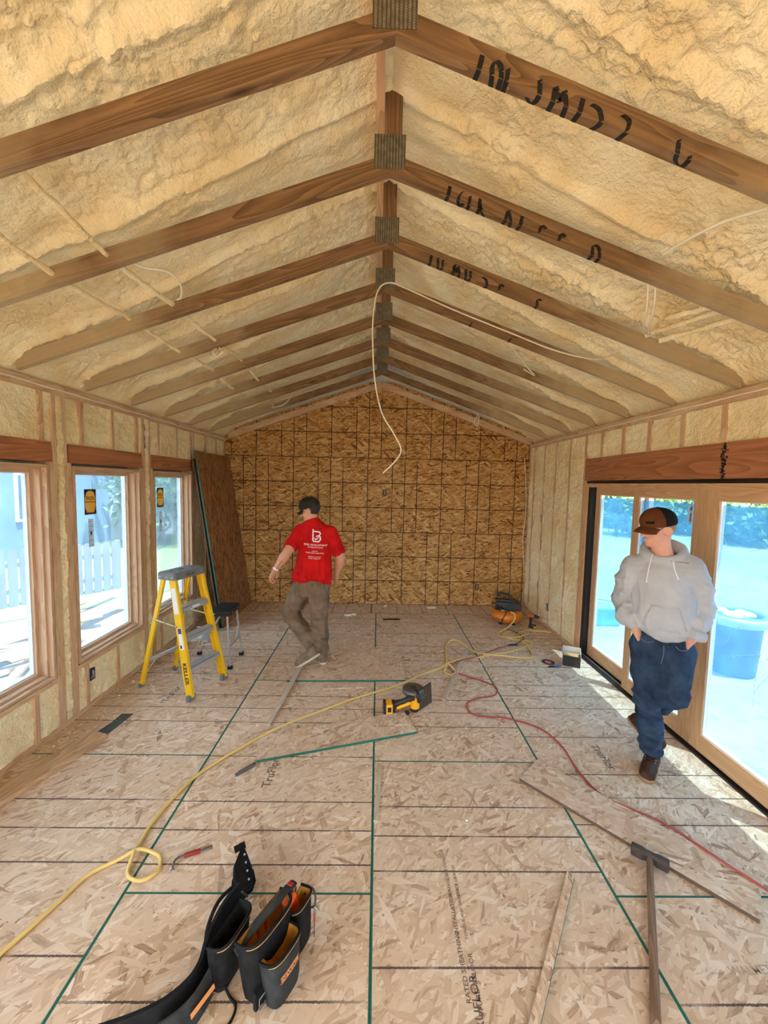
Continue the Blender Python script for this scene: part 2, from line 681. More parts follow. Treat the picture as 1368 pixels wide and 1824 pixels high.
M_PALE = wood_mat('fresh_pine', srgb(226, 184, 140), srgb(190, 144, 104))
M_LVL = wood_mat('laminated_header_beam', srgb(186, 124, 86), srgb(144, 90, 58), scale=.7)
M_TRIM = wood_mat('clear_pine_window_trim', srgb(214, 178, 144), srgb(184, 146, 114), knots=False)
M_DOORW = wood_mat('clear_fir_door_frame', srgb(216, 174, 130), srgb(192, 148, 106), knots=False)
M_BOARD = wood_mat('weathered_board', srgb(212, 178, 138), srgb(168, 130, 94), dirty=srgb(150, 120, 95), dirt_amt=.3)
M_FOAM = foam_mat('spray_foam', srgb(250, 235, 194), srgb(237, 212, 160), .8)
M_FOAMW = foam_mat('spray_foam_wall', srgb(250, 236, 196), srgb(238, 214, 164), .8)
M_EDGE = plain('shaded_cut_edge', srgb(96, 76, 62), .9, var=.3, scale=30)  # shade on the right offcut's long edges, painted as dark brown
M_BLACK = plain('black_vinyl', srgb(22, 22, 24), .45)
M_BLACKP = plain('black_plastic', srgb(30, 30, 32), .5, bump=.1)
M_PAINTK = plain('black_spray_paint', srgb(20, 17, 16), .8, var=.3, scale=60)
M_GALV = None
# ------------------------------------------------------------------ the room shell
XL, XR, YB, YR = -2.49, 2.49, 6.40, -1.5
RX, EZ, RZ = 0.03, 2.735, 3.60            # ridge x, height of the chord bottoms at the walls and at the ridge
T0, TS, NTR = 1.50, 0.607, 8
SL = (RZ - EZ) / (XR - RX)


def galv():
    t = NT('galvanised_truss_plate')
    v = t.n('TexCoord').outputs['Object']
    br = t.n('TexBrick', {'Vector': t.mapping(v, (1, 1, 1), math.pi / 2), 'Scale': 1.0, 'Mortar Size': .0022, 'Brick Width': .0125, 'Row Height': .0135, 'Mortar Smooth': .1, 'Color1': (0, 0, 0, 1), 'Color2': (0, 0, 0, 1), 'Mortar': (1, 1, 1, 1)})
    sep = t.n('SeparateXYZ', {0: v})
    cx = t.math('PINGPONG', sep.outputs[0], .0075)
    rz_ = t.math('PINGPONG', t.math('ADD', sep.outputs[1], t.math('MULTIPLY', t.math('FLOOR', t.math('DIVIDE', sep.outputs[0], .015)), .004)), .0045)
    slot = t.math('MULTIPLY', t.math('LESS_THAN', cx, .0030), t.math('GREATER_THAN', rz_, .0014))
    base = t.ramp(t.noise(v, 30, 3), [(.3, srgb(112, 104, 88)), (.7, srgb(156, 148, 128))])
    c = t.mix(slot, base, srgb(38, 32, 26))
    met = t.math('MULTIPLY', t.math('SUBTRACT', 1, slot), .55)
    return t.done(c, .5, t.bump(slot, .6, -.002), met)


M_GALV = galv()

# ---- floor: slab with the individual sheets as pieces
floor = MB().box((XL - .15, YR, -.30), (XR + .15, YB + .15, -.022)).obj('floor', M_OSB_SCRAP)
tag(floor, kind='structure')


def osb_panel(parent, x0, x1, y0, y1, oy, mat=M_OSB_FLOOR, turn=False, th=.02, name='osb_panel'):
    """sheet lying flat; oy = where its printed lines are counted from"""
    w, l = (x1 - x0), (y1 - y0)
    g = .0075
    if not turn:
        M = Matrix.Translation((x0, oy, 0))
        X0, X1, Y0, Y1 = 0, w, y0 - oy, y1 - oy
    else:
        M = Matrix.Translation((oy, y1, 0)) @ Matrix.Rotation(math.pi / 2, 4, 'Z')
        # local x -> world y, local y -> -world x
        X0, X1, Y0, Y1 = -(y1 - y0), 0, -(x1 - oy), -(x0 - oy)
    z1, b = 0.0, .0012
    V = [(X0, Y0, -th), (X1, Y0, -th), (X1, Y1, -th), (X0, Y1, -th),
         (X0 + .001, Y0 + .001, z1 - b), (X1 - .001, Y0 + .001, z1 - b), (X1 - .001, Y1 - .001, z1 - b), (X0 + .001, Y1 - .001, z1 - b),
         (X0 + g, Y0 + g * .7, z1), (X1 - g, Y0 + g * .7, z1), (X1 - g, Y1 - g * .7, z1), (X0 + g, Y1 - g * .7, z1)]
    Fc = [(0, 3, 2, 1), (8, 9, 10, 11)]
    I = [1, 0]
    for a in range(4):
        c = (a + 1) % 4
        Fc += [(a, c, 4 + c, 4 + a), (4 + a, 4 + c, 8 + c, 8 + a)]
        I += [1, 1]
    return put(bpy.data.objects.new(name, mesh_from(name, V, Fc, [mat, M_GREEN], I)), parent, M)


YT = 5.93      # the last strip at the back is turned
CA, CB, CC = -1.199, .010, 1.225
panels = {}
for nm, x0, x1, cuts in (('A', XL - .02, CA, [(-1.45, .30, -2.13), (.30, 2.735, .30), (2.735, 5.17, 2.735), (5.17, YT, 5.17)]),
                         ('B', CA, CB, [(-1.45, 1.773, -.66), (1.773, 3.83, 1.51), (3.83, YT, 3.83)]),
                         ('C', CB, CC, [(-1.45, .26, -2.2), (.26, 2.692, .26), (2.692, 5.13, 2.692), (5.13, YT, 5.13)]),
                         ('D', CC, XR + .02, [(-1.45, 1.765, -.67), (1.765, 4.20, 1.765), (4.20, YT, 4.20)])):
    for k, (a, b, oy) in enumerate(cuts):
        panels[nm, k] = osb_panel(floor, x0, x1, a, b, oy)
for x0, x1 in ((XL - .02, -.06), (-.06, XR + .02)):
    osb_panel(floor, x0, x1, YT, YB + .01, x0, turn=True)


# printed lettering on the sheets (flat print)
M_PRINT = plain('faded_black_ink', srgb(112, 94, 82), .8, var=.35, scale=90)


def floor_text(s, x, y, size, deg, parent, mat=None):
    me = text_mesh(s, size, mat or M_PRINT, .012)
    return obj_of('printed_lettering', me, parent, Matrix.Translation((x, y, .0008)) @ Matrix.Rotation(math.radians(deg), 4, 'Z'))


floor_text('TruFlor', -.70, 2.57, .085, 90, panels['B', 1])
floor_text('TruFlor', 1.74, 2.76, .085, -90, panels['D', 1])
floor_text('TruFlor', -1.90, 3.55, .085, 90, panels['A', 2])
floor_text('TruFlor', 1.74, 3.95, .08, -90, panels['D', 1])
floor_text('TruFlor', -.62, 3.0, .07, 90, panels['B', 1])
floor_text('INSTALL', -2.02, 1.80, .07, 75, panels['A', 1])
for j, (s, y, sz) in enumerate((('SURFACE SIDE DOWN', 1.88, .022), ('SPACE 1/8 INCH', 1.85, .022), ('INSTALLATION', 1.70, .026), ('TONGUE AND GROOVE', 1.70, .020), ('RATED SHEATHING', 1.50, .028), ('STURD-I-FLOOR', 1.44, .028))):
    floor_text(s, .40 + (j % 2) * .04, y - .01, sz, 90, panels['C', 1])
floor_text('TRUFLOR', .43, 1.36, .045, 88, panels['C', 1])
floor_text('WALMET', 1.62, 1.47, .045, 2, panels['D', 0], plain('pale_ink', srgb(172, 150, 130), .8))

# ---- wall helpers
def lumpy(u0, u1, v0, v1, seed, res=.016, amp=.02, edge=.02, du=.0):
    """height field (u,v)->h for a foam infill panel; edges run back"""
    nu, nv = max(3, int((u1 - u0) / res) + 1), max(3, int((v1 - v0) / res) + 1)
    U, Vv = np.meshgrid(np.linspace(u0, u1, nu), np.linspace(v0, v1, nv), indexing='ij')
    P = np.stack([U, Vv, np.full_like(U, seed * 3.17)], -1)
    Pw = P + .05 * np.stack([fbm(P * 6, 2), fbm(P * 6 + 31, 2), 0 * U], -1)
    h = amp * (.9 * fbm(Pw * 3.2, 3) + .55 * billow(Pw * np.array([9, 13, 1])) + .33 * billow(Pw * np.array([24, 30, 1])))
    d = np.minimum(np.minimum(U - u0, u1 - U), np.minimum(Vv - v0, v1 - Vv))
    h = h + edge * np.clip(1 - d / .05, 0, 1) ** 2 * (.4 + 1.2 * fbm(P * 7 + 9, 2))
    idx = np.arange(nu * nv).reshape(nu, nv)
    Q = np.stack([idx[:-1, :-1], idx[1:, :-1], idx[1:, 1:], idx[:-1, 1:]], -1).reshape(-1, 4)
    return U, Vv, h, Q


def wall_foam(parent, side, y0, y1, z0, z1, seed, depth=.034, res=.0125):
    U, Z, h, Q = lumpy(y0 - .004, y1 + .004, z0 - .004, z1 + .004, seed, res, .026, edge=.006)
    if side < 0:
        X = XL - depth + h
        Q = Q[:, ::1]
    else:
        X = XR + depth - h
        Q = Q[:, ::-1]
    V = np.stack([X, U, Z], -1).reshape(-1, 3)
    return put(bpy.data.objects.new('foam_infill', mesh_from('foam_infill', V, Q, M_FOAMW, smooth=True)), parent)


def stud(parent, side, yc, z0, z1, th=.038, name='stud', mat=None, proud=0.0):
    x = (XL - .07) if side < 0 else (XR + .07)
    return stick(name, (x - side * proud, yc, z0), (x - side * proud, yc, z1), .14, th, mat or M_STUD, parent, up=(0, 1, 0))


def plate(parent, side, y0, y1, z0, z1, name, mat=None, proud=0.0):
    x = (XL - .07) if side < 0 else (XR + .07)
    zc = (z0 + z1) / 2
    return stick(name, (x - side * proud, y0, zc), (x - side * proud, y1, zc), .14, z1 - z0, mat or M_STUD, parent)


SHEATH = plain('house_wrap_sheathing', srgb(206, 206, 200), .8)
# ---- left wall
WIN = [(2.06, 2.99), (3.20, 4.12), (4.34, 5.24), (.92, 1.85)]  # last window is out of view, added for its daylight
OPEN = (-1.30, -.15)          # added unseen opening in the left wall behind the camera, lets in fill light     # rough openings along y
WZ0, WZ1 = .44, 2.115
mb = MB()
xo0, xo1 = XL - .175, XL - .14
mb.box((xo0, OPEN[1], -.3), (xo1, YB + .15, WZ0)).box((xo0, YR, -.3), (xo1, OPEN[0], WZ0)).box((xo0, YR, WZ1), (xo1, YB + .15, 2.80))
ed = sorted(WIN + [OPEN])
ys = [YR] + [q for w in ed for q in w] + [YB + .15]
for k in range(0, len(ys), 2):
    mb.box((xo0, ys[k], WZ0), (xo1, ys[k + 1], WZ1))
wall_l = tag(mb.obj('wall_left', SHEATH), kind='structure')
plate(wall_l, -1, OPEN[1], YB, 0, .038, 'bottom_plate')
plate(wall_l, -1, YR, YB, 2.650, 2.688, 'top_plate', proud=.001)
plate(wall_l, -1, YR, YB, 2.691, 2.729, 'top_plate')
TPZ = 2.650
M_CAULK = plain('white_sealant', srgb(238, 232, 222), .6)
VIEW0 = 1.9
seed = 0
# headers and full-height studs round the windows
for k, (a, b) in enumerate(WIN):
    if b < VIEW0: continue
    plate(wall_l, -1, a - .02, b + .02, WZ1 + .018, 2.285, 'header', M_LVL)
    plate(wall_l, -1, a, b, WZ0 - .040, WZ0 - .002, 'sill_plate')
for yc in (2.04, 3.008, 3.046, 3.142, 3.180, 4.141, 4.179, 4.282, 4.320, 5.262, 5.300):
    king = yc in (3.046, 3.142, 4.179, 4.282, 5.300, 2.04)
    stud(wall_l, -1, yc, .038, TPZ if king else WZ1 + .018, name='king_stud' if king else 'jack_stud')
for yc in (5.66, 6.03, 6.34):
    stud(wall_l, -1, yc, .038, TPZ)
crip = (2.55, 2.935, 3.33, 3.71, 4.075, 4.47, 4.87, 5.225)
for yc in crip:
    stud(wall_l, -1, yc, 2.285, TPZ, name='cripple_stud')
lowc = (2.40, 2.80, 3.30, 3.70, 4.46, 4.86)
for yc in lowc:
    stud(wall_l, -1, yc, .038, WZ0 - .04, name='cripple_stud')
# foam cells
def cells(lo, hi, studs):
    e = [lo] + [q for s in sorted(studs) if lo < s < hi for q in (s - .019, s + .019)] + [hi]
    return [(e[k], e[k + 1]) for k in range(0, len(e), 2) if e[k + 1] - e[k] > .012]
for (a, b) in ((2.06, 3.027), (3.161, 4.160), (4.301, 5.281)):
    for c in cells(a, b, crip):
        seed += 1; wall_foam(wall_l, -1, c[0], c[1], 2.285, TPZ, seed)
    for c in cells(max(a, 1.95), b, lowc):
        seed += 1; wall_foam(wall_l, -1, c[0], c[1], .038, WZ0 - .04, seed)
for c in ((3.065, 3.123), (4.198, 4.263)):
    seed += 1; wall_foam(wall_l, -1, c[0], c[1], .038, TPZ, seed, .02, .010)
for c in ((5.319, 5.641), (5.679, 6.011), (6.049, 6.321)):
    seed += 1; wall_foam(wall_l, -1, c[0], c[1], .038, TPZ, seed)

# ---- right wall
DY0, DY1, DZ = 1.12, 4.60, 2.085
mb = MB()
xo0, xo1 = XR + .14, XR + .175
mb.box((xo0, YR, DZ), (xo1, YB + .15, 2.80)).box((xo0, DY1, -.3), (xo1, YB + .15, DZ)).box((xo0, YR, -.3), (xo1, DY0, DZ)).box((xo0, DY0, -.3), (xo1, DY1, -.03))
wall_r = tag(mb.obj('wall_right', SHEATH), kind='structure')
plate(wall_r, 1, DY1, YB, 0, .038, 'bottom_plate')
plate(wall_r, 1, YR, YB, 2.650, 2.688, 'top_plate', proud=.001)
plate(wall_r, 1, YR, YB, 2.691, 2.729, 'top_plate')
plate(wall_r, 1, 2.775, DY1 + .04, 2.112, 2.372, 'header', M_LVL, proud=.004)
plate(wall_r, 1, DY0 - .04, 2.770, 2.112, 2.372, 'header', M_LVL, proud=.004)
stud(wall_r, 1, 4.62, .038, 2.112, name='jack_stud', mat=M_PALE)
stud(wall_r, 1, 4.66, .038, TPZ, name='king_stud', mat=M_PALE)
for yc in (5.03, 5.43, 5.80, 6.17, 6.36):
    stud(wall_r, 1, yc, .038, TPZ)
rc = (1.60, 2.0, 2.40, 2.805, 3.185, 3.58, 3.96, 4.33)
for yc in rc:
    stud(wall_r, 1, yc, 2.372, TPZ, name='cripple_stud')
for c in cells(1.65, 4.641, rc):
    seed += 1; wall_foam(wall_r, 1, c[0], c[1], 2.372, TPZ, seed)
for c in cells(4.679, YB, (5.03, 5.43, 5.80, 6.17, 6.36)):
    seed += 1; wall_foam(wall_r, 1, c[0], c[1], .038, TPZ, seed, .024)
for wl, x in ((wall_l, XL + .001), (wall_r, XR - .001)):
    pts = [(x + .0015 * math.sin(k * 2.3), 1.2 + k * .13, 2.6895 + .0025 * math.sin(k * 1.7)) for k in range(41)]
    MB().tube(crom(pts, 2), .0055, 6).obj('sealant_bead', M_CAULK, wl)
# black tarry blotches over the header joint
mb = MB()
R2 = random.Random(4)
for k in range(46):
    z = 2.115 + .255 * k / 46
    y = 2.772 + R2.gauss(0, .010)
    w, hh = R2.uniform(.005, .014), R2.uniform(.004, .010)
    mb.prism([(y + w * math.cos(a) * R2.uniform(.7, 1.2), z + hh * math.sin(a) * R2.uniform(.7, 1.2)) for a in [2 * math.pi * q / 7 for q in range(7)]], 0, .0012,
             M=Matrix(((0, 0, -1, XR - .004), (1, 0, 0, 0), (0, 1, 0, 0), (0, 0, 0, 1))))
jt = mb.obj('joint_sealant', M_PAINTK, wall_r)
jt['kind'] = 'stuff'

# ---- back wall: gable of OSB sheets on framing
mb = MB()
V = [(XL - .15, YB + .06, -.3), (XR + .15, YB + .06, -.3), (XR + .15, YB + .06, EZ + .2), (RX, YB + .06, RZ + .75), (XL - .15, YB + .06, EZ + .2)]
V += [(x, YB + .16, z) for x, _, z in V]
mb.add(V, [(0, 1, 2, 3, 4), (9, 8, 7, 6, 5)] + [(k, 5 + k, 5 + (k + 1) % 5, (k + 1) % 5) for k in range(5)])
wall_b = tag(mb.obj('wall_back', SHEATH), kind='structure')


def clip_poly(poly, a, b, c):
    """keep a*x+b*y<=c"""
    out = []
    for k in range(len(poly)):
        p, q = poly[k], poly[(k + 1) % len(poly)]
        dp, dq = a * p[0] + b * p[1] - c, a * q[0] + b * q[1] - c
        if dp <= 0: out.append(p)
        if dp * dq < 0:
            t = dp / (dp - dq)
            out.append((p[0] + t * (q[0] - p[0]), p[1] + t * (q[1] - p[1])))
    return out


for row, off in enumerate((-1.39 - .62, -2.18 - .43, -1.39 - .62 + .02)):
    z0 = row * 1.2192
    x = off - 2.4384
    while x < XR:
        poly = [(x + .0015, z0 + .0015), (x + 2.4369, z0 + .0015), (x + 2.4369, z0 + 1.2177), (x + .0015, z0 + 1.2177)]
        for a, b, c in ((-1, 0, -XL + .12), (1, 0, XR + .12), (SL, 1, RZ + .12 + SL * RX), (-SL, 1, RZ + .12 - SL * RX)):
            if len(poly) > 2: poly = clip_poly(poly, a, b, c)
        if len(poly) > 2:
            M = Matrix.Translation((x, YB, z0)) @ Matrix.Rotation(math.pi / 2, 4, 'X')
            m2 = MB().prism([(p[0] - x, p[1] - z0) for p in poly], -.045, 0)
            m2.lobj('osb_panel', M_OSB_WALL, wall_b, M)
        x += 2.4384

# ---- rear wall behind the camera, its unseen doorway added to let in fill light
mb = MB()
mb.box((XL - .15, YR - .15, -.3), (-.5, YR, 2.8)).box((.5, YR - .15, -.3), (XR + .15, YR, 2.8)).box((-.5, YR - .15, 2.1), (.5, YR, 2.8)).box((-.5, YR - .15, -.3), (.5, YR, -.03))
V = [(XL - .15, YR, 2.8), (XR + .15, YR, 2.8), (RX, YR, RZ + .75)]
V += [(x, YR - .15, z) for x, _, z in V]
mb.add(V, [(0, 1, 2), (5, 4, 3), (0, 3, 4, 1), (1, 4, 5, 2), (2, 5, 3, 0)])
tag(mb.obj('wall_rear', SHEATH), kind='structure')

# ---- roof / ceiling: deck above, spray foam in every bay
mb = MB()
for s in (-1, 1):
    xe = RX + s * 2.72
    z0, z1 = EZ + .14, RZ + .62
    P = [(xe, YR - .2, z0), (RX, YR - .2, z1), (RX, YB + .3, z1), (xe, YB + .3, z0)]
    mb.add(P + [(x, y, z + .08) for x, y, z in P], [(0, 1, 2, 3), (7, 6, 5, 4), (0, 4, 5, 1), (1, 5, 6, 2), (2, 6, 7, 3), (3, 7, 4, 0)])
ceiling = tag(mb.obj('ceiling', M_FOAM), kind='structure')
M_SHNG = plain('asphalt_shingle', srgb(88, 84, 80), .9)
tr_y = [T0 + TS * k for k in range(NTR)]
edges = [.30] + tr_y + [YB]


def foam_bay(s, y0, y1, seed):
    res = .0105 if y0 < 3.2 else .016
    L = 2.56
    U, W, h, Q = None, None, None, None
    nu, nv = int(L / res), int((y1 - y0) / res)
    u, w = np.meshgrid(np.linspace(0, 1, nu), np.linspace(0, 1, nv), indexing='ij')   # u: eave -> ridge
    Y = y0 + w * (y1 - y0)
    X = RX + s * (XR + .10 - RX) * (1 - u)
    Z0 = EZ + (RZ - EZ) * u + .075 + .34 * u ** 1.15
    P = np.stack([X * 1.0, Y, np.full_like(X, .37)], -1)
    Pw = P + .06 * np.stack([fbm(P * 4, 2), fbm(P * 4 + 31, 2), 0 * X], -1)
    rough = np.clip(.55 + 1.1 * fbm(P * 1.7 + 5, 2), .12, 1.15)
    h = .045 * fbm(Pw * np.array([1.3, 3.2, 1]), 2)
    h += .026 * perlin(Pw * np.array([1.1, 7, 1])) 
    h += rough * (.032 * billow(Pw * np.array([13, 13, 1])) + .028 * billow(Pw * np.array([27, 25, 1]) + 4) + .010 * perlin(Pw * np.array([52, 48, 1])))
    # pits
    pit = np.clip(perlin(Pw * np.array([20, 17, 1]) + 11) - .28, 0, 1)
    h += rough * .09 * pit
    # foam climbs down the timbers at the bay edges and thickens at the eaves
    e = np.minimum(w, 1 - w) * (y1 - y0)
    h -= (.045 + .02 * fbm(P * 5 + 3, 2)) * np.exp(-(e / .035) ** 2) * (1 - .3 * u)
    h = h * np.clip(u / .06, .15, 1) - .085 * np.clip(1 - u / .085, 0, 1)
    Z = Z0 + h
    V = np.stack([X, Y, Z], -1).reshape(-1, 3)
    idx = np.arange(nu * nv).reshape(nu, nv)
    Q = np.stack([idx[:-1, :-1], idx[1:, :-1], idx[1:, 1:], idx[:-1, 1:]], -1).reshape(-1, 4)
    if s < 0: Q = Q[:, ::-1]
    return put(bpy.data.objects.new('foam_bay', mesh_from('foam_bay', V, Q, M_FOAM, smooth=True)), ceiling)


for k in range(len(edges) - 1):
    for s in (-1, 1):
        foam_bay(s, edges[k], edges[k + 1], 3 * k + s)

# ---- trusses
NTH = ['nearest to the camera', 'second from the camera', 'third from the camera', 'fourth from the camera', 'fourth from the back wall', 'third from the back wall', 'second from the back wall', 'closest to the back wall']
PAINT = {0: [(.31, '1'), (.365, '0'), (.42, 'I'), (.51, 'J'), (.60, 'M'), (.70, '1'), (.75, 'D'), (.87, '2'), (1.09, 'L')],
         1: [(.31, '1'), (.37, '6'), (.43, 'I'), (.485, 'K'), (.63, 'A'), (.71, '1'), (.82, 'C'), (.93, 'C'), (1.12, 'N')],
         2: [(.30, '1'), (.36, 'U'), (.47, 'M'), (.56, 'U'), (.68, 'D'), (.80, 'C'), (1.08, 'P')],
         3: [(.75, 'n'), (1.1, 'n')]}


def truss(k, y):
    t = empty('roof_truss', (RX, y, EZ))
    mk = ', its right chord sprayed with black letters' if k in (0, 1, 2) else ''
    tag(t, f'brown timber roof truss {NTH[k]}{mk}', 'truss', 'roof trusses over the room')
    ang = math.atan(SL)
    dz = .089 / math.cos(ang)
    for s in (-1, 1):
        xe = RX + s * (XR + .01 - RX)
        # mitred chord: parallelogram in its own local frame, grain on local X
        p0, p1 = Vector((RX, y, RZ + dz / 2)), Vector((xe, y, EZ + dz / 2))
        if s < 0: p0, p1 = p1, p0
        M, L = frame(p0, p1)
        pts = [(RX, RZ), (xe, EZ), (xe, EZ + dz), (RX, RZ + dz)]
        mb = MB()
        Vv = [Vector((x, y + q, z)) for q in (-.019, .019) for x, z in pts]
        mb.add([v[:] for v in Vv], [(0, 1, 2, 3), (7, 6, 5, 4), (0, 4, 5, 1), (1, 5, 6, 2), (2, 6, 7, 3), (3, 7, 4, 0)])
        ch = mb.obj('chord', M_CHORD, t, M)
        if s > 0 and k in PAINT:
            mp = MB()
            for d, c in PAINT[k]:
                paint_letter(mp, k, d, c, y)
            pm = mp.obj('spray_paint_lettering', M_PAINTK, ch)
            pm['kind'] = 'stuff'
    kp = stick('king_post', (RX + .012, y + .002, RZ + dz), (RX + .012, y + .002, RZ + .52), .034, .089, M_CHORD, t, up=(1, 0, 0))
    gp = MB().box((-.079, -.082, -.0012), (.079, .082, .0012)).lobj('gusset_plate', M_GALV, t, Matrix.Translation((RX - .004, y - .0205, RZ + .098)) @ Matrix.Rotation(math.pi / 2, 4, 'X'))
    return t


STROKES = {'I': [[(0, 0), (.05, .55), (.1, .9)]], '1': [[(0, 0), (.25, 1)]], '0': [[(.1, 0), (0, .6), (.2, 1), (.5, .8), (.5, 0)]], 'U': [[(0, 1), (.05, .2), (.3, 0), (.55, .3), (.6, 1)]],
           'J': [[(0, .15), (.3, 0), (.55, .25), (.55, 1)]], 'M': [[(0, 0), (.15, 1), (.4, .4), (.65, 1), (.8, 0)]], 'D': [[(0, .9), (.45, .8), (.6, .3), (.35, 0)]],
           '2': [[(0, 1), (.4, .9), (.35, .5), (.1, 0)]], 'L': [[(.1, 1), (.1, .25), (.7, .05), (.75, .5)]], '6': [[(.4, 1), (.05, .5), (.2, 0), (.5, .3)]],
           'K': [[(0, 0), (.1, 1)], [(.6, .9), (.1, .5), (.6, 0)]], 'A': [[(0, 0), (.3, 1), (.6, 0)]], 'C': [[(.6, .8), (.2, .9), (.05, .4)]],
           'N': [[(0, 0), (.1, 1), (.6, .9), (.65, 0)]], 'P': [[(0, 0), (.05, .9), (.5, .9)]], 'n': [[(0, 0), (.2, .6)]]}


def paint_letter(mb, k, d, ch, y):
    """strokes that run over the lower edge of the chord: near face and underside"""
    lh, lw = .050, .070 - .006 * k
    ca, sa = math.cos(math.atan(SL)), math.sin(math.atan(SL))
    for st in STROKES[ch]:
        pts = crom([(a * lw, b, 0) for a, b in st], 5)
        hw = .0105
        for j in range(len(pts) - 1):
            a, b = pts[j], pts[j + 1]
            for face in (0, 1):
                q = []
                for (p, sg) in ((a, -1), (b, -1), (b, 1), (a, 1)):
                    u = d + p[0] + sg * hw * .9
                    v = p[1]
                    if face == 0:
                        hgt = max(.0, (v - .35) / .65) * lh          # upper part on the near side
                        x = RX + u * ca + 0; z = RZ - u * sa * 1.0 + hgt
                        q.append((x, y - .0198 - .0004 * (j % 3), z + .001))
                    else:
                        dep = -.019 + .038 * (1 - min(v, .35) / .35)
                        x = RX + u * ca; z = RZ - u * sa
                        q.append((x, y + dep, z - .0006))
                ar = abs((q[1][0] - q[0][0]) * (q[3][2] - q[0][2]))
                if (face == 0 and max(a[1], b[1]) > .35) or (face == 1 and min(a[1], b[1]) < .35):
                    if face == 0:
                        # widen vertical extents so thin strokes keep their weight
                        q = [(x, yy, z + (-.007 if i < 2 else .007)) for i, (x, yy, z) in enumerate(q)] if abs(a[1] - b[1]) < .15 else q
                    mb.add(q, [(0, 1, 2, 3)])


for k, y in enumerate(tr_y):
    truss(k, y)
# rafter at the back wall and the brace along the ridge
t = tag(empty('gable_rafter', (RX, YB - .03, EZ)), 'pale timber gable rafter pair fixed along the back wall', 'rafter')
for s in (-1, 1):
    stick('rafter', (RX, YB - .022, RZ + .015), (RX + s * (XR - RX), YB - .022, EZ + .015), .04, .09, M_STUD, t)
br = stick('ridge_brace', (RX - .055, .6, RZ + .335), (RX - .055, YB - .05, RZ + .335), .04, .089, M_PALE)
tag(br, 'pale long timber brace running along the ridge beside the king posts', 'brace')

# ---- windows in the left wall
def glass_mat(name, tint, haze, haze_col):
    t = NT(name)
    tr = t.n('BsdfTransparent', {'Color': tint})
    gl = t.n('BsdfGlossy', {'Roughness': .02, 'Color': (1, 1, 1, 1)})
    df = t.n('BsdfTranslucent', {'Color': haze_col})
    v = t.n('TexCoord').outputs['Object']
    hz = t.math('MULTIPLY', t.ramp(t.noise(v, 3, 5, .6), [(.3, .6), (.7, 1.3)]), haze)
    m1 = t.n('MixShader', {0: hz, 1: tr.outputs[0], 2: df.outputs[0]})
    fr = t.n('LayerWeight', {'Blend': .12}).outputs['Fresnel']
    m2 = t.n('MixShader', {0: t.math('MULTIPLY', fr, .55), 1: m1.outputs[0], 2: gl.outputs[0]})
    t.t.links.new(m2.outputs[0], t.out.inputs['Surface'])
    return t.m


M_GLASS = glass_mat('window_glass_dusty', (.42, .48, .53, 1), .065, (.50, .78, 1.0, 1))
M_FILM = glass_mat('door_glass_blue_protective_film', (.32, .40, .46, 1), .115, (.16, .50, .86, 1))
M_LOW = plain('white_vinyl', srgb(225, 226, 228), .4)
M_STK_K = plain('sticker_dark_print', srgb(44, 38, 34), .6)
def paper_mat(name, col):
    t = NT(name)
    df = t.n('BsdfDiffuse', {'Color': col})
    tl = t.n('BsdfTranslucent', {'Color': col})
    mx = t.n('MixShader', {0: .5, 1: df.outputs[0], 2: tl.outputs[0]})
    t.t.links.new(mx.outputs[0], t.out.inputs['Surface'])
    return t.m


M_STK_Y = paper_mat('sticker_gold', srgb(226, 184, 104))
M_STK_W = paper_mat('sticker_white_paper', srgb(206, 210, 212))
M_STK_G = plain('sticker_grey_print', srgb(120, 122, 124), .6)


def rect_ring(mb, y0, y1, z0, z1, w, x0, x1, mi=0):
    mb.box((x0, y0, z0), (x1, y0 + w, z1), mi).box((x0, y1 - w, z0), (x1, y1, z1), mi)
    mb.box((x0, y0 + w, z0), (x1, y1 - w, z0 + w), mi).box((x0, y0 + w, z1 - w), (x1, y1 - w, z1), mi)
    return mb


def bar_y(name, x0, x1, y0, y1, z0, z1, mat, parent):
    M = Matrix.Translation(((x0 + x1) / 2, (y0 + y1) / 2, (z0 + z1) / 2))
    if z1 - z0 > y1 - y0:
        M = M @ Matrix.Rotation(-math.pi / 2, 4, 'Y')
        s = ((z1 - z0) / 2, (y1 - y0) / 2, (x1 - x0) / 2)
    else:
        M = M @ Matrix.Rotation(math.pi / 2, 4, 'Z')
        s = ((y1 - y0) / 2, (x1 - x0) / 2, (z1 - z0) / 2)
    return MB().box((-s[0], -s[1], -s[2]), s).lobj(name, mat, parent, M)


def frame4(parent, names, mat, x0, x1, y0, y1, z0, z1, w, wb=None):
    wb = wb or w
    bar_y(names[0], x0, x1, y0, y0 + w, z0, z1, mat, parent)
    bar_y(names[0], x0, x1, y1 - w, y1, z0, z1, mat, parent)
    bar_y(names[1], x0, x1, y0 + w, y1 - w, z0, z0 + wb, mat, parent)
    bar_y(names[2], x0, x1, y0 + w, y1 - w, z1 - w, z1, mat, parent)


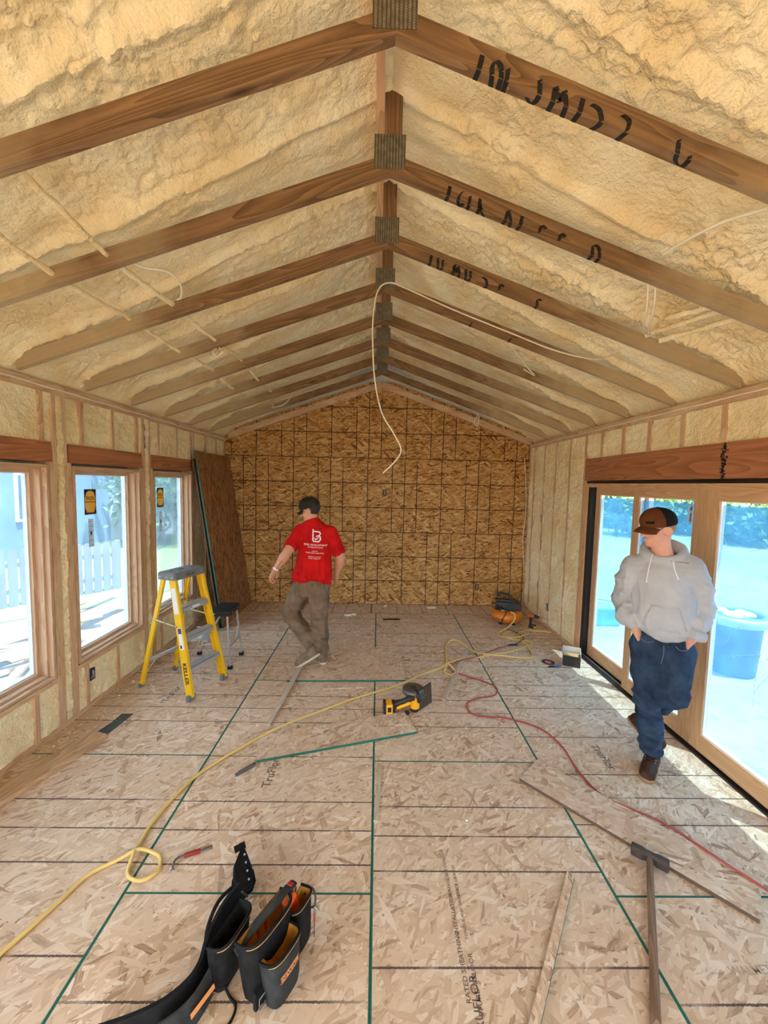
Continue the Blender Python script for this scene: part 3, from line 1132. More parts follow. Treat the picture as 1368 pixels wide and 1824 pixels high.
def window(n, y0, y1, stickers):
    w = empty(f'window_{n}', (XL, (y0 + y1) / 2, WZ0))
    tag(w, kind='structure')
    y0 += .012; y1 -= .012
    z0, z1 = WZ0 + .005, WZ1 - .005
    frame4(w, ('side_jamb', 'sill', 'head_jamb'), M_TRIM, XL - .155, XL + .004, y0, y1, z0, z1, .022)
    frame4(w, ('frame_stile', 'frame_rail', 'frame_rail'), M_TRIM, XL - .155, XL - .035, y0 + .022, y1 - .022, z0 + .022, z1 - .022, .016)
    frame4(w, ('sash_stile', 'sash_rail', 'sash_rail'), M_TRIM, XL - .150, XL - .092, y0 + .038, y1 - .038, z0 + .038, z1 - .038, .024)
    frame4(w, ('glazing_bead', 'glazing_bead', 'glazing_bead'), M_LOW, XL - .140, XL - .114, y0 + .062, y1 - .062, z0 + .062, z1 - .062, .007)
    frame4(w, ('exterior_frame', 'exterior_frame', 'exterior_frame'), M_LOW, XL - .176, XL - .155, y0, y1, z0, z1, .034)
    xg = XL - .132
    g = MB().box((xg - .003, y0 + .064, z0 + .064), (xg, y1 - .064, z1 - .064)).obj('glass_pane', M_GLASS, w, Matrix.Translation((xg, y0, z0)))
    if stickers:
        yc = y0 + .36
        xs = xg + .0015
        F2 = Matrix(((0, 0, 1, xs), (1, 0, 0, yc), (0, 1, 0, 0), (0, 0, 0, 1)))   # local x->y, y->z, z->x (normal into the room)
        zc = 1.80
        s = MB().box((-.072, zc + .100, 0), (.072, zc + .115, .0006), 0, F2).box((-.072, zc - .115, 0), (.072, zc - .098, .0006), 0, F2).box((-.072, zc - .098, 0), (-.064, zc + .100, .0006), 0, F2).box((.064, zc - .098, 0), (.072, zc + .100, .0006), 0, F2).box((-.072, zc - .004, 0), (.072, zc + .002, .0018), 0, F2)
        for sx in (-1, 1):
            for sz in (-1, 1):
                s.prism([(sx * .064, zc + sz * (.03 if sz > 0 else .05)), (sx * .064, zc + sz * .10), (sx * .014, zc + sz * .10), (sx * .045, zc + sz * .086)], 0, .0006, 0, F2)
        s.prism([(x, zc + q) for x, q in ((-.045, -.098), (.045, -.098), (.062, -.05), (.064, .03), (.045, .085), (.012, .10), (-.012, .10), (-.045, .085), (-.064, .03), (-.062, -.05))], .0006, .0012, 1, F2)
        so = s.obj('brand_sticker', [M_STK_K, M_STK_Y], g)
        sc = MB()
        for j, (a, b) in enumerate(((-.05, .008), (.0, .03))):
            sc.tube([F2 @ Vector(p) for p in crom([(a, zc + .012, .0016), (a + .012, zc + .055, .0016), (a + .02, zc + .02, .0016), (a + .035, zc + .05, .0016), (a + .04, zc + .015, .0016), (a + .055, zc + .03, .0016)], 5)], .0022, 5)
        sc.obj('script_lettering', M_STK_K, so)
        s = MB().box((-.033, 1.385, 0), (.033, 1.645, .0006), 0, F2)
        for j in range(11):
            zz = 1.40 + j * .0215
            if j == 5:
                s.prism([(.0 + .013 * math.cos(a), zz + .004 + .016 * math.sin(a)) for a in [2 * math.pi * q / 12 for q in range(12)]], .0006, .0012, 2, F2)
            else:
                s.box((-.028, zz, .0006), (.028 - .02 * (j % 3 == 1), zz + (.003 if j % 2 else .006), .0010), 1, F2)
        s.obj('energy_rating_label', [M_STK_W, M_STK_G, M_STK_K], g)
    return w


for k, (a, b) in enumerate(WIN):
    window(k + 1, a, b, k in (1, 2))

# ---- sliding door in the right wall
door = tag(empty('door_1', (XR, (DY0 + DY1) / 2, 0)), kind='structure')
bar_y('head_jamb', XR + .01, XR + .165, DY0, DY1, 2.045, 2.075, M_DOORW, door)
bar_y('head_flashing', XR + .006, XR + .16, DY0, DY1, 2.078, 2.108, M_BLACK, door)
bar_y('head_trim', XR - .004, XR + .012, DY0, DY1 + .01, 2.035, 2.078, M_DOORW, door)
bar_y('side_jamb', XR + .0, XR + .165, DY1 - .022, DY1, 0, 2.045, M_PALE, door)
bar_y('side_jamb', XR + .0, XR + .165, DY0, DY0 + .03, 0, 2.045, M_DOORW, door)
bar_y('side_track', XR + .02, XR + .16, DY1 - .085, DY1 - .022, .03, 2.04, M_BLACK, door)
bar_y('sill_track', XR - .02, XR + .17, DY0, DY1, -.02, .012, M_BLACK, door)
M_ALU = plain('brushed_aluminium', srgb(176, 178, 180), .35, .8, var=.08)
bar_y('track_rail', XR + .028, XR + .036, DY0, DY1, .012, .024, M_ALU, door)
bar_y('track_rail', XR + .095, XR + .103, DY0, DY1, .012, .024, M_ALU, door)


def door_panel(y0, y1, xc, sl, sr, seed, stick_on=False):
    x0, x1 = xc - .022, xc + .022
    z0, z1 = .026, 2.040
    p = empty('door_panel', (xc, (y0 + y1) / 2, z0))
    COLp = WM[p.name]
    p.parent = door
    p.matrix_local = WM[door.name].inverted() @ COLp
    bar_y('stile', x0, x1, y0, y0 + sr, z0, z1, M_DOORW, p)
    bar_y('stile', x0, x1, y1 - sl, y1, z0, z1, M_DOORW, p)
    bar_y('rail', x0, x1, y0 + sr, y1 - sl, z0, z0 + .135, M_DOORW, p)
    bar_y('rail', x0, x1, y0 + sr, y1 - sl, z1 - .09, z1, M_DOORW, p)
    ya, yb, za, zb = y0 + sr, y1 - sl, z0 + .135, z1 - .09
    rect_ring(MB(), ya, yb, za, zb, .008, xc - .012, xc + .020).obj('glazing_bead', M_LOW, p)
    g = MB().box((xc + .004, ya + .006, za + .006), (xc + .008, yb - .006, zb - .03)).obj('glass_pane', M_FILM, p, Matrix.Translation((xc, ya, za)))
    # scratches in the protective film: pale curved lines
    R = random.Random(seed)
    mb = MB()
    for q in range(13):
        zz = R.choice((R.uniform(1.3, 1.85), R.uniform(1.45, 1.85), R.uniform(.5, 1.0)))
        yy = R.uniform(ya + .05, yb - .05)
        L, a0, cv = R.uniform(.12, .42), R.uniform(0, math.pi), R.uniform(-2.6, 2.6)
        pts, a = [], a0
        for j in range(9):
            if ya + .02 < yy < yb - .02 and za + .02 < zz < zb - .05: pts.append((xc + .0035, yy, zz))
            yy += math.cos(a) * L / 8; zz += math.sin(a) * L / 8; a += cv * L / 8
        if len(pts) > 2: mb.tube(pts, .0013, 4, caps=False)
    if mb.V:
        sc = mb.obj('film_scratches', M_SCR, p)
        sc['kind'] = 'stuff'
    if stick_on:
        s = MB().box((xc + .002, ya + .035, 1.755), (xc + .0035, ya + .085, 1.90), 0).box((xc + .0015, ya + .04, 1.86), (xc + .003, ya + .062, 1.89), 1).box((xc + .0015, ya + .045, 1.77), (xc + .003, ya + .06, 1.84), 1)
        s.obj('glass_label', [M_STK_W, M_STK_G], p)
    return p


M_SCR = paper_mat('scratched_film', srgb(214, 242, 255))
door_panel(3.62, 4.51, XR + .098, .085, .10, 1)
door_panel(2.895, 3.745, XR + .032, .085, .125, 2, True)
door_panel(2.02, 2.890, XR + .032, .10, .10, 3)
door_panel(1.155, 2.12, XR + .098, .10, .10, 4)
MB().tube(crom([(XR + .012, 2.835, .90), (XR - .022, 2.835, .93), (XR - .025, 2.835, 1.10), (XR + .012, 2.835, 1.13)], 6), .009, 8).obj('pull_handle', M_LOW, door)

# electrical boxes
M_BOXB = plain('blue_outlet_box', srgb(28, 42, 84), .5)


def outlet(name, M, parent, mat, wires=True):
    m = MB()
    m.box((-.03, -.05, -.06), (.03, .05, -.055), 0, M).box((-.0295, -.0495, .0005), (.0295, .0495, .0035), 0, M)
    for a, b in (((-.030, -.05, -.06), (-.027, .05, .004)), ((.027, -.05, -.06), (.030, .05, .004)), ((-.03, -.05, -.06), (.03, -.047, .004)), ((-.03, .047, -.06), (.03, .05, .004))):
        m.box(a, b, 0, M)
    o = m.obj(name, mat, parent)
    if wires:
        w = MB()
        for q in range(3):
            w.tube([M @ Vector(p) for p in crom([(-.015 + .015 * q, -.04, .003), (-.01 + .012 * q, -.01, .008), (.012 - .012 * q, .015, .010), (-.012 + .014 * q, .035, .004)], 5)], .0017, 5)
        w.obj('wire_ends', plain('wire_insulation', srgb(206, 200, 186), .5), o)
    return o


FB = lambda x, z: Matrix(((1, 0, 0, x), (0, 0, -1, YB - .003), (0, 1, 0, z), (0, 0, 0, 1)))
o1 = outlet('outlet_box', FB(.112, 1.874), None, M_BLACKP); tag(o1, 'dark electrical box with loose wires high on the back wall', 'outlet box')
o2 = outlet('outlet_box', FB(1.70, .318), None, M_BLACKP); tag(o2, 'dark electrical box low on the right of the back wall', 'outlet box')
o3 = outlet('outlet_box', Matrix(((0, 0, 1, XL - .0), (1, 0, 0, 3.352), (0, 1, 0, .288), (0, 0, 0, 1))), None, M_BOXB); tag(o3, 'dark blue electrical box under the middle left window', 'outlet box')
o4 = outlet('outlet_box', Matrix(((0, 0, -1, XR), (-1, 0, 0, 5.47), (0, 1, 0, .29), (0, 0, 0, 1))), None, M_BOXB); tag(o4, 'blue electrical box on a stud of the right wall', 'outlet box')
# ------------------------------------------------------------------ things on the floor
M_YEL = plain('yellow_fibreglass', srgb(236, 186, 20), .38, var=.08)
M_GREYP = plain('grey_moulded_plastic', srgb(116, 116, 118), .5)
M_GOLDZ = plain('zinc_yellow_steel', srgb(176, 160, 110), .4, .6)
M_ALUL = plain('ladder_aluminium', srgb(190, 190, 188), .4, .55, var=.1)
M_RUB = plain('black_rubber', srgb(24, 24, 26), .7)
M_BLUEL = plain('blue_label', srgb(40, 60, 130), .5)
M_WHITE = plain('white_paper', srgb(224, 224, 222), .6, var=.05)
M_REDL = plain('red_label', srgb(190, 40, 36), .5)


def local(M):
    return lambda p: M @ Vector(p)


def rail_c(name, p0, p1, wide, deep, out, mat, parent):
    """channel rail from p0 to p1; 'out' is the direction its web faces"""
    p0, p1, out = Vector(p0), Vector(p1), Vector(out)
    M, L = frame(p0, p1, out)
    t = .004
    mb = MB()
    mb.box((-L / 2, -wide / 2, deep / 2 - t), (L / 2, wide / 2, deep / 2))
    mb.box((-L / 2, -wide / 2, -deep / 2), (L / 2, -wide / 2 + t, deep / 2 - t))
    mb.box((-L / 2, wide / 2 - t, -deep / 2), (L / 2, wide / 2, deep / 2 - t))
    return mb.lobj(name, mat, parent, M), M, L


def ladder():
    T = Matrix.Translation((-1.90, 3.755, 0)) @ Matrix.Rotation(math.radians(-19.8), 4, 'Z')
    o = empty('step_ladder', (-1.90, 3.755, 0), math.radians(-19.8))
    tag(o, 'yellow fibreglass step ladder with grey top standing by the left windows', 'ladder')
    W = local(T)
    Wd = lambda v: T.to_3x3() @ Vector(v)
    H = 1.10
    fx = lambda z: .315 - .245 * z / H
    fy = lambda z: .212 - .052 * z / H
    bx = lambda z: -.315 + .262 * z / H
    by = lambda z: .195 - .045 * z / H
    for s in (-1, 1):
        r, M, L = rail_c('front_rail', W((fx(.03), s * fy(.03), .03)), W((fx(H), s * fy(H), H)), .078, .028, Wd((0, s, .0)), M_YEL, o)
        f = MB().box((-.03, -.041, -.017), (.03, .041, .017), ch=.004).lobj('rubber_foot', M_GREYP, r, Matrix.Translation(W((fx(.02) + .004, s * fy(.0), .024))) @ (T.to_3x3() @ Matrix.Rotation(math.pi / 2, 3, 'Y') @ Matrix.Rotation(0, 3, 'X')).to_4x4())
        if s < 0:
            # web faces -y: local z of M is out, x runs up the rail
            lm = text_mesh('KELLER', .062, M_STK_K, .03)
            # the rail's front faces the viewer's right; letters run down the rail
            obj_of('lettering', lm, r, M @ Matrix.Translation((-L / 2 + .215, -.0, .0146)) @ Matrix.Rotation(math.pi, 4, 'Z'))
            MB().box((L / 2 - .33, -.022, .0142), (L / 2 - .09, .030, .0146)).lobj('white_instruction_label', M_WHITE, r, M)
            MB().box((-.11, -.024, .0142), (.09, .020, .0146)).box((.035, -.022, .0146), (.085, .018, .0149), 1).box((-.10, -.004, .0146), (-.07, .016, .0149), 2).lobj('safety_label', [M_WHITE, M_BLUEL, M_STK_K], r, M)
        b, M, L = rail_c('rear_rail', W((bx(.03), s * by(.03), .03)), W((bx(H), s * by(H), H)), .042, .022, Wd((0, s, 0)), M_YEL, o)
        MB().box((-.016, -.026, -.015), (.016, .026, .015), ch=.004).lobj('rubber_foot', M_GREYP, b, Matrix.Translation(W((bx(.02), s * by(0), .0185))) @ (T.to_3x3() @ Matrix.Rotation(math.pi / 2, 3, 'Y')).to_4x4())
        # spreader bars
        z = .66
        a, c = Vector(W((fx(z) - .02, s * (fy(z) + .019), z))), Vector(W((bx(z), s * (by(z) + .014), z + .03)))
        m = (a + c) / 2
        sp = MB().tube([a, m], .008, 8).tube([m, c], .0095, 8).cyl(m - Vector(Wd((0, .01, 0))), m + Vector(Wd((0, .01, 0))), .010)
        sp.obj('spreader', M_GOLDZ, o)
    for k, z in enumerate((.29, .56, .83)):
        y = fy(z) - .006
        x = fx(z)
        mb = MB().box((x - .052, -y, z - .010), (x + .036, y, z), M=T).box((x + .032, -y, z - .045), (x + .036, y, z), M=T).box((x - .052, -y, z - .030), (x - .048, y, z), M=T)
        for q in range(7):
            xx = x - .046 + .0125 * q
            mb.box((xx, -y, z), (xx + .006, y, z + .003), M=T)
        st = mb.obj('step', M_ALUL, o)
        if k == 2:
            MB().box((x + .0362, -.055, z - .036), (x + .0368, .055, z - .010), M=T).box((x + .0368, -.05, z - .03), (x + .0372, -.035, z - .016), 1, M=T).obj('warning_label', [M_WHITE, M_REDL], st)
        for s in (-1, 1):
            if k == 0:
                MB().tube([W((x + .02, s * .08, z - .02)), W((fx(.12) + .01, s * (fy(.12) - .01), .13))], .0075, 6, flat=.4).obj('brace', M_ALUL, o)
            else:
                MB().tube([W((x, s * (y - .10), z - .02)), W((fx(z - .09), s * (y - .0), z - .10))], .007, 6, flat=.4).obj('brace', M_ALUL, o)
    for z in (.26, .80):
        MB().box((bx(z) - .004, -by(z), z - .014), (bx(z) + .010, by(z), z + .014), M=T).obj('rear_bar', M_ALUL, o)
    for s in (-1, 1):
        MB().tube([W((bx(.26), s * .07, .26)), W((bx(.10), s * by(.10), .10))], .007, 6, flat=.4).obj('brace', M_ALUL, o)
    cp = MB()
    pts = [(-.085, -.185), (.105, -.185), (.115, -.165), (.115, .165), (.105, .185), (-.085, .185), (-.095, .165), (-.095, -.165)]
    cp.prism(pts, H - .015, H + .045, M=T)
    cp.prism([(x * .93 + .0, y * .96) for x, y in pts], H + .045, H + .052, M=T)
    top = cp.obj('top_cap', M_GREYP, o)
    for x, y, r in ((0, -.11, .022), (.0, .0, .030), (.02, .12, .018), (-.05, -.02, .012), (.06, -.07, .012)):
        MB().cyl(W((x, y, H + .0525)), W((x, y, H + .0532)), r, n=14).obj('tool_hole', M_BLACKP, top)
    for x in (-.06, .02, .085):
        MB().cyl(W((x, -.1855, H + .012)), W((x, -.189, H + .012)), .008, n=10).obj('rivet', M_ALUL, top)
    lt = text_mesh('KELLER', .034, M_STK_K, .03)
    Mt = T @ Matrix(((0, 0, 1, .1156), (1, 0, 0, .0), (0, 1, 0, H + .016), (0, 0, 0, 1)))
    obj_of('lettering', lt, top, Mt)


ladder()


def stool():
    cx_, cy_ = -1.80, 4.26
    o = empty('step_stool', (cx_, cy_, 0))
    tag(o, 'small aluminium step stool with black plastic top behind the yellow ladder', 'step stool')
    tp = MB()
    x0, x1, y0, y1, z = -1.76, -1.54, 4.03, 4.36, .615
    pts = [(x0, y0 + .03), (x0 + .03, y0), (x1 - .02, y0), (x1, y0 + .02), (x1, y1 - .02), (x1 - .02, y1), (x0 + .03, y1), (x0, y1 - .03)]
    tp.prism(pts, z - .03, z + .022)
    for k in range(12):
        tp.box((x0 + .015, y0 + .02 + k * .025, z + .022), (x1 - .015, y0 + .034 + k * .025, z + .026))
    top = tp.obj('top_platform', M_BLACKP, o)
    for y in (y0 + .08, y0 + .25):
        MB().cyl((x1 - .0, y, z - .005), (x1 + .003, y, z - .005), .008, n=10).obj('rivet', M_ALUL, top)
    MB().cyl((x0 + .06, y0 + .001, z - .005), (x0 + .06, y0 - .003, z - .005), .008, n=10).obj('rivet', M_ALUL, top)
    for s, y in ((-1, 4.06), (1, 4.40)):
        yt = 4.195 + s * .135
        for nm, xb, xt in (('front_leg', -1.548, -1.575), ('rear_leg', -2.03, -1.70)):
            lg = MB().tube([(xb, y, .025), (xt, yt, z - .02)], .016, 8, flat=.6).obj(nm, M_ALUL, o)
            MB().box((xb - .024, y - .02, 0), (xb + .024, y + .02, .035), ch=.006).obj('rubber_foot', M_RUB, lg)
        MB().tube([(-1.60, y * .6 + yt * .4 + s * .012, .30), (-1.88, y * .6 + yt * .4 + s * .012, .26)], .008, 6, flat=.4).obj('spreader', M_ALUL, o)
    zs = .30
    MB().box((-1.98, 4.085, zs - .02), (-1.80, 4.385, zs), ch=.003).obj('lower_step', M_ALUL, o)
    MB().box((-1.555, 4.07, .23), (-1.552, 4.38, .265)).obj('cross_bar', M_ALUL, o)
    for s in (-1, 1):
        MB().tube([(-1.555, 4.225 + s * .03, .25), (-1.562, 4.225 + s * .14, .40)], .007, 6, flat=.4).obj('brace', M_ALUL, o)
    MB().box((-1.90, 4.068, .33), (-1.84, 4.070, .46)).box((-1.895, 4.066, .41), (-1.845, 4.068, .45), 1).box((-1.90, 4.066, .25), (-1.86, 4.068, .32), 2).obj('side_label', [M_WHITE, M_REDL, M_STK_Y], o)


stool()


# ---- sheets leaning in the corner
def leaning(x_bot, x_top, y0, y1, z1, mat, label, skew=0.0, green=True):
    p0, p1 = Vector((x_bot, (y0 + y1) / 2, .003)), Vector((x_top, (y0 + y1) / 2 + skew, z1))
    u = (p1 - p0)
    L = u.length
    y = u.normalized()
    x = Vector((0, 1, 0)); x = (x - y * x.dot(y)).normalized()
    z = x.cross(y)
    M = Matrix((x, y, z)).transposed().to_4x4()
    M.translation = p0
    w = y1 - y0
    mb = MB().box((-w / 2, 0, -.009), (w / 2, L, .009))
    mb.I = [0, 0, 1, 1, 1, 1] if green else [0] * 6
    o = mb.lobj('osb_sheet', [mat, M_GREEN], None, M)
    tag(o, label, 'sheet', 'sheets leaning in the corner')
    return o, M, L


o, M, L = leaning(-2.08, -2.430, 5.20, 6.375, 2.405, M_OSB_LEAN, 'brown strand board sheet leaning in the back left corner')
sg = Matrix.Rotation(math.pi / 2, 4, 'Z')
for yy in (.5, 1.05, 1.62, 2.05):
    obj_of('printed_lettering', text_mesh('SHEATHING', .055, M_PRINT), o, M @ Matrix.Translation((.15, yy, .0094)) @ sg)
o, M, L = leaning(-2.12, -2.452, 5.19, 6.36, 2.30, plain('dark_sheet_face', srgb(92, 66, 44), .8, var=.25), 'dark sheet behind the leaning strand board', 0, False)


# ---- loose boards
LAID = []


def lay(name, p0, p1, w, th, mat, label, z=0.0, z1=None, cat='board', green=None, group=None):
    """board on the floor, centre line p0 -> p1, lifted to z (and z1 at the far end)"""
    a = Vector((p0[0], p0[1], z + th / 2 + .001)); b = Vector((p1[0], p1[1], (z if z1 is None else z1) + th / 2 + .001))
    M, L = frame(a, b)
    LAID.append((M.inverted(), L / 2 + .03, w / 2 + .03))
    mb = MB().box((-L / 2, -w / 2, -th / 2), (L / 2, w / 2, th / 2))
    mats = mat
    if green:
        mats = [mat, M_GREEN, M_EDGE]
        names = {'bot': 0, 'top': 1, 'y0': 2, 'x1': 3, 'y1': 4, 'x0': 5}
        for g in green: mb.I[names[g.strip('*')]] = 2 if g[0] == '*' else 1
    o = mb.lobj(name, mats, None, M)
    tag(o, label, cat, group)
    return o, M, L


lay('osb_offcut', (-.87, 2.80), (.315, 3.145), .29, .02, M_OSB_SCRAP, 'green-edged strand board offcut lying under the circular saw', cat='offcut', green=('y0', 'x0', 'x1'))
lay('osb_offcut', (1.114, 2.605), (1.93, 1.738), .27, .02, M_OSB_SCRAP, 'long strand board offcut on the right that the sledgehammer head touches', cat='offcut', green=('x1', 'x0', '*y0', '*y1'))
lay('osb_offcut', (-.898, 4.20), (.315, 4.24), .80, .018, M_OSB_SCRAP, 'wide green-edged strand board sheet under the feet of the man in red', cat='offcut', green=('y0', 'x1', 'x0'))
lay('rip_strip', (1.045, 1.86), (.585, 1.24), .036, .02, M_OSB_SCRAP, 'thin green-edged strip of strand board at the bottom near the sledgehammer', cat='strip', green=('y0', 'y1'))
M_GREYW = wood_mat('grey_lath', srgb(206, 192, 170), srgb(170, 152, 130), knots=False)
lay('wood_strip', (-.868, 3.085), (-.79, 4.09), .042, .016, M_GREYW, 'pale wooden strip on the floor ending at the foot of the man in red', cat='strip', z=0, z1=.032)
lay('wood_strip', (.655, 3.50), (1.16, 4.66), .042, .016, M_GREYW, 'pale wooden strip lying under the yellow hose', cat='strip')
lay('wood_strip', (.055, 2.655), (.03, 2.18), .030, .008, M_GREYW, 'thin pale splinter of wood beside the middle floor seam', cat='strip')
lay('pine_board', (-2.42, 2.0), (-2.135, 2.93), .15, .038, M_BOARD, 'long pine board lying on the floor along the left wall', cat='board')
pl = MB()
Mp, Lp = frame((-2.150, 2.95, .003), (-2.115, 3.22, .003))
pl.prism([(-.155, -.055), (.155, -.05), (.14, .045), (.02, .035), (-.155, .052)], -.001, .001)
M_SHT = plain('dark_sheet_metal', srgb(58, 64, 62), .3, .6, var=.2)
tag(pl.lobj('metal_plate', M_SHT, None, Mp), 'dark metal plate at the end of the pine board by the left wall', 'plate')
lay('shim', (-.935, 2.535), (-.838, 2.632), .022, .010, plain('grey_metal_shim', srgb(112, 112, 112), .5, .3), 'grey metal sliver on the floor left of the green-edged offcut', cat='shim')
lay('shim', (-.925, 2.56), (-.84, 2.655), .016, .008, plain('rusty_red_strip', srgb(98, 50, 46), .6), 'dark red sliver beside the grey metal sliver', cat='shim')
lay('black_strip', (.115, 5.65), (.367, 5.66), .04, .012, M_BLACKP, 'short black strip on the floor near the back wall', cat='strip')
lay('wood_scrap', (-.50, 3.70), (-.08, 3.735), .075, .012, M_OSB_SCRAP, 'dusty flat scrap in front of the wide green-edged sheet', cat='scrap')

# paper and foam scraps near the back wall
M_SCRAP = plain('white_foam_crumb', srgb(232, 224, 204), .8)
RS = random.Random(12)
for k, (x, y, r, lb) in enumerate(((-.42, 5.80, .06, 'large white scrap on the floor right of the man in red'), (-.33, 5.84, .05, 'smaller white scrap beside the large one'), (.92, 6.24, .085, 'flat white scrap on the floor near the back wall, farthest right'), (.16, 6.28, .04, 'little white scrap against the middle of the back wall'))):
    pts = [(r * math.cos(a) * RS.uniform(.6, 1.1), r * .55 * math.sin(a) * RS.uniform(.6, 1.1)) for a in [2 * math.pi * q / 9 for q in range(9)]]
    mb = MB().prism(pts, 0, .012).prism([(p[0] * .6 + .01, p[1] * .55) for p in pts], .012, .022)
    tag(mb.lobj('paper_scrap', M_SCRAP, None, Matrix.Translation((x, y, .001))), lb, 'scrap')
mb = MB()
for k in range(240):
    q = RS.random()
    if k < 70: x, y = RS.gauss(-2.2, .12), RS.gauss(6.1, .14)
    elif k < 130: x, y = RS.uniform(-2.42, -2.2), RS.uniform(2.5, 4.6)
    elif k < 180: x, y = RS.gauss(-.5, .5), RS.gauss(5.5, .35)
    else: x, y = RS.uniform(-1.1, 2.2), RS.uniform(2, 5.8)
    if x < -2.45 or y > 6.36 or (x < -1.95 and y > 5.1): continue
    if any(abs((Mi @ Vector((x, y, 0))).x) < a and abs((Mi @ Vector((x, y, 0))).y) < b for Mi, a, b in LAID): continue
    r = RS.uniform(.004, .011)
    mb.prism([(x + r * math.cos(a) * RS.uniform(.5, 1.2), y + r * math.sin(a) * RS.uniform(.5, 1.2)) for a in [2 * math.pi * j / 5 for j in range(5)]], .0005, .0005 + r * .8)
cr = mb.obj('foam_crumbs', M_SCRAP)
tag(cr, 'pale crumbs of foam and chips scattered over the floor', 'crumbs', kind='stuff')

# ---- sledgehammer
def sledge():
    M0 = Matrix.Translation((1.50, 1.93, 0))
    o = empty('sledgehammer', (1.50, 1.93, 0))
    tag(o, 'sledgehammer with a rusty dark head and worn wooden handle on the floor', 'hammer')
    M_IRON = plain('rusty_iron', srgb(72, 60, 56), .6, .35, var=.35, scale=30, bump=.2)
    M_HNDL = wood_mat('worn_handle_wood', srgb(150, 120, 96), srgb(104, 78, 60), knots=False)
    # head axis
    a, b = Vector((1.437, 1.976, .050)), Vector((1.572, 1.872, .046))
    M, L = frame(a, b)
    mb = MB()
    secs = [(-.5, .023, .024), (-.47, .028, .028), (-.20, .027, .028), (-.12, .022, .027), (.12, .022, .027), (.20, .027, .028), (.47, .028, .028), (.5, .023, .024)]
    V, Fc = [], []
    for t, w, h in secs:
        c = .012
        for y, z in ((w - c, h), (w, h - c), (w, -h + c), (w - c, -h), (-w + c, -h), (-w, -h + c), (-w, h - c), (-w + c, h)):
            V.append((t * L, y, z))
    for k in range(len(secs) - 1):
        for q in range(8): Fc.append((k * 8 + q, k * 8 + (q + 1) % 8, k * 8 + 8 + (q + 1) % 8, k * 8 + 8 + q))
    Fc += [tuple(reversed(range(8))), tuple(range(len(V) - 8, len(V)))]
    mb.add(V, Fc)
    mb.lobj('head', M_IRON, o, M)
    p0 = (a + b) / 2 + Vector((.012, .02, .0)); p1 = Vector((1.068, 1.27, .020))
    d = (p1 - p0)
    Mh, Lh = frame(p0, p1)
    hb = MB()
    n = 12
    V, Fc = [], []
    prof = [(0, .014, .019), (.06, .0155, .020), (.25, .016, .0185), (.6, .017, .018), (.9, .018, .019), (1, .018, .019)]
    for t, w, h in prof:
        for q in range(n):
            an = 2 * math.pi * q / n
            V.append((-Lh / 2 + t * Lh, w * math.cos(an), h * math.sin(an)))
    for k in range(len(prof) - 1):
        for q in range(n): Fc.append((k * n + q, k * n + (q + 1) % n, (k + 1) * n + (q + 1) % n, (k + 1) * n + q))
    Fc += [tuple(reversed(range(n))), tuple(range(len(V) - n, len(V)))]
    hb.add(V, Fc, smooth=True)
    hb.lobj('handle', M_HNDL, o, Mh)


sledge()

# ---- cat's paw nail puller
def paw():
    o = empty('nail_puller', (-.95, 1.97, 0))
    tag(o, 'steel nail puller with a red grip lying beside the tool belt', 'pry bar')
    M_ST = plain('dull_steel', srgb(118, 110, 104), .45, .7, var=.2)
    a, b = Vector((-1.038, 1.935, .012)), Vector((-.868, 2.006, .010))
    d = (b - a).normalized()
    n = Vector((d.y, -d.x, 0))
    bar = MB().tube(crom([a + n * .055 - d * .004 + Vector((0, 0, .0)), a + n * .035 - d * .006, a + n * .01 + d * .004, a + d * .02, a + d * .06, b - d * .03, b], 6), [.0042] * 8 + [.0065] * 22 + [.0075] * 7, 8, flat=.8)
    br = bar.obj('steel_bar', M_ST, o)
    MB().tube([a + n * .05 - d * .001, a + n * .066 - d * .012], .003, 5).tube([a + n * .05 - d * .006, a + n * .066 + d * .004], .003, 5).obj('claw', M_ST, br)
    MB().tube([a + d * .045, a + d * .055, a + d * .115, a + d * .125], [.009, .0115, .0115, .009], 10).obj('grip', plain('red_rubber_grip', srgb(150, 38, 36), .5), o)


paw()

# ---- circular saw lying on its side
M_DWY = plain('yellow_tool_plastic', srgb(250, 176, 28), .42, var=.06)
M_STEEL = plain('bright_steel', srgb(170, 168, 164), .35, .8, var=.15)
M_DGREY = plain('dark_grey_metal', srgb(70, 66, 62), .4, .5)


